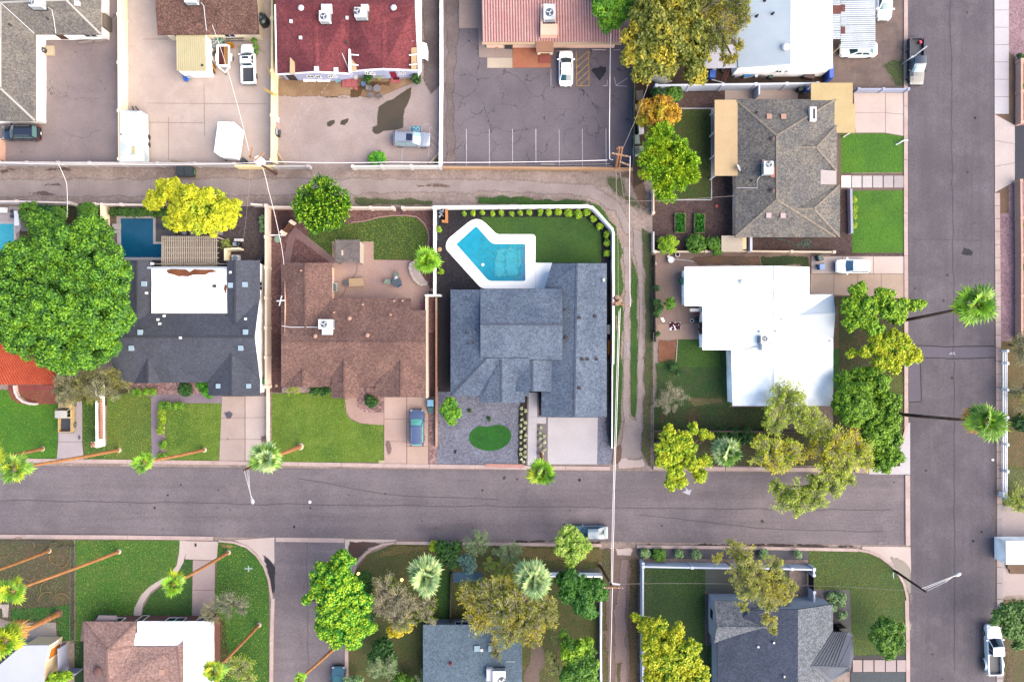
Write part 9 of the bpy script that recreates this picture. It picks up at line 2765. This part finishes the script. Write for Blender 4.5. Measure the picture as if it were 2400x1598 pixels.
def lamp(label,base,top,h,s,code,m):
 b,t=W(*T(*base.split(' ',1))[0]),W(*T(*top.split(' ',1))[0],h)
 r=thing('street_lamp',label,'street lamp',b)
 MB().tube([(b[0],b[1],-.1),t],[.17,.11],10).build('pole',m,r)
 v=T(code,s)
 e=W(*v[-1],h+.2)
 for i,q in enumerate(v[:-1]):
  p=W(*q,h-.1-.35*i)
  MB().tube([p,((p[0]+e[0]*2)/3,(p[1]+e[1]*2)/3,h+.1),e],.045,6).build('arm',PORC,r)
 d=(Vector(e)-Vector(W(*v[0],h))).normalized()
 hd=Vector(e)+d*.45
 b_=MB()
 V,F=[],[]
 sd=Vector((-d.y,d.x,0)).normalized()
 for i in range(7):
  u=i/6
  w_=.06+.2*math.sin(math.pi*u**1.4*.95)
  c=Vector(e)+d*u*.95
  for k in range(6):
   a=2*math.pi*k/6
   V.append(tuple(c+sd*w_*math.cos(a)+Vector((0,0,.6*w_*math.sin(a)))))
 F=[(i*6+k,i*6+(k+1)%6,(i+1)*6+(k+1)%6,(i+1)*6+k)for i in range(6)for k in range(6)]+[tuple(range(6)),tuple(range(41,35,-1))]
 b_.mesh(V,F).build('lamp_head',PORC,r,smooth=True)
 return r
lamp('street lamp with white braced arm over the cross street by the thick palm','c1 1850 985','c1 1790 1010',8.5,'1795 1010 1815 1008 1828 1005 1845 1200','c1',POLEW)
lamp('street lamp on a dark pole over the east street corner','f6 90 195','f6 475 455',8.8,'425 412 450 425 490 440 812 262','f6',BARKD)
lm_=thing('street_lamp','dark street lamp with a leaf shaped head over the black pickup','street lamp',W(*T('e4','900 1035')[0]))
q=[W(*a,z)for a,z in zip(T('e4','900 1035 950 1010 1030 950'),(0,4,6.2))]
MB().tube([(q[0][0],q[0][1],-.05),q[0][:2]+(5.5,),q[1][:2]+(6.1,),q[2]],[.1,.08,.05,.04],8).build('pole',GALV,lm_)
e=[Vector(W(*a,6.2))for a in T('e4','1030 950 1060 905 1140 888 1100 920')]
MB().mesh([tuple(v)for v in e]+[tuple(v+Vector((0,0,.12)))for v in e],[(3,2,1,0),(4,5,6,7),(0,1,5,4),(1,2,6,5),(2,3,7,6),(3,0,4,7)]).build('lamp_head',GALV,lm_)
# grass blades on every lawn
groups={}
for pts,z,col in LAWNS:
 groups.setdefault(col,[]).append((pts,z))
for col,L in groups.items():
 CC=[]
 for pts,z in L:
  A=np.array(pts)[:,:2]
  lo,hi=A.min(0),A.max(0)
  lo,hi=np.maximum(lo,[-70,-48]),np.minimum(hi,[70,48])
  if (hi<=lo).any():
   continue
  n=int((hi-lo).prod()*42)
  p=RNG.uniform(lo,hi,(n,2))
  p=p[inside(p[:,0],p[:,1],A)]
  CC.append(np.column_stack([p,np.full(len(p),z)]))
 C=np.concatenate(CC)
 n=len(C)
 hgt=RNG.uniform(.04,.10,n)
 C[:,2]+=hgt*.5
 a=RNG.uniform(0,6.283,n)
 U=np.column_stack([np.cos(a)*.05,np.sin(a)*.05,hgt*.5])
 V=np.column_stack([-np.sin(a)*.028,np.cos(a)*.028,np.zeros(n)])
 root=bpy.data.objects.new('grass',None)
 WLOC['grass_root']=Vector((0,0,0))
 class R_:
  name='grass_root'
 dk=tuple(int(c*.84)for c in col)
 lt=tuple(min(255,int(c*1.1)+6)for c in col)
 me_parent=thing('grass',None,None)
 o=quad_cloud('grass',C,U,V,leafmat('grass_%d_%d_%d'%col,[dk,col,lt],patch=[tuple(int(c*.8+22)for c in dk),(min(255,col[0]+22),min(255,col[1]+6),col[2]+8),lt],ps=.14),me_parent)
 o.parent=None
 bpy.data.objects.remove(me_parent)
 bpy.data.objects.remove(root)
 o.name='grass'
 tag(o,kind='stuff',label='short grass blades of the lawns and verges')
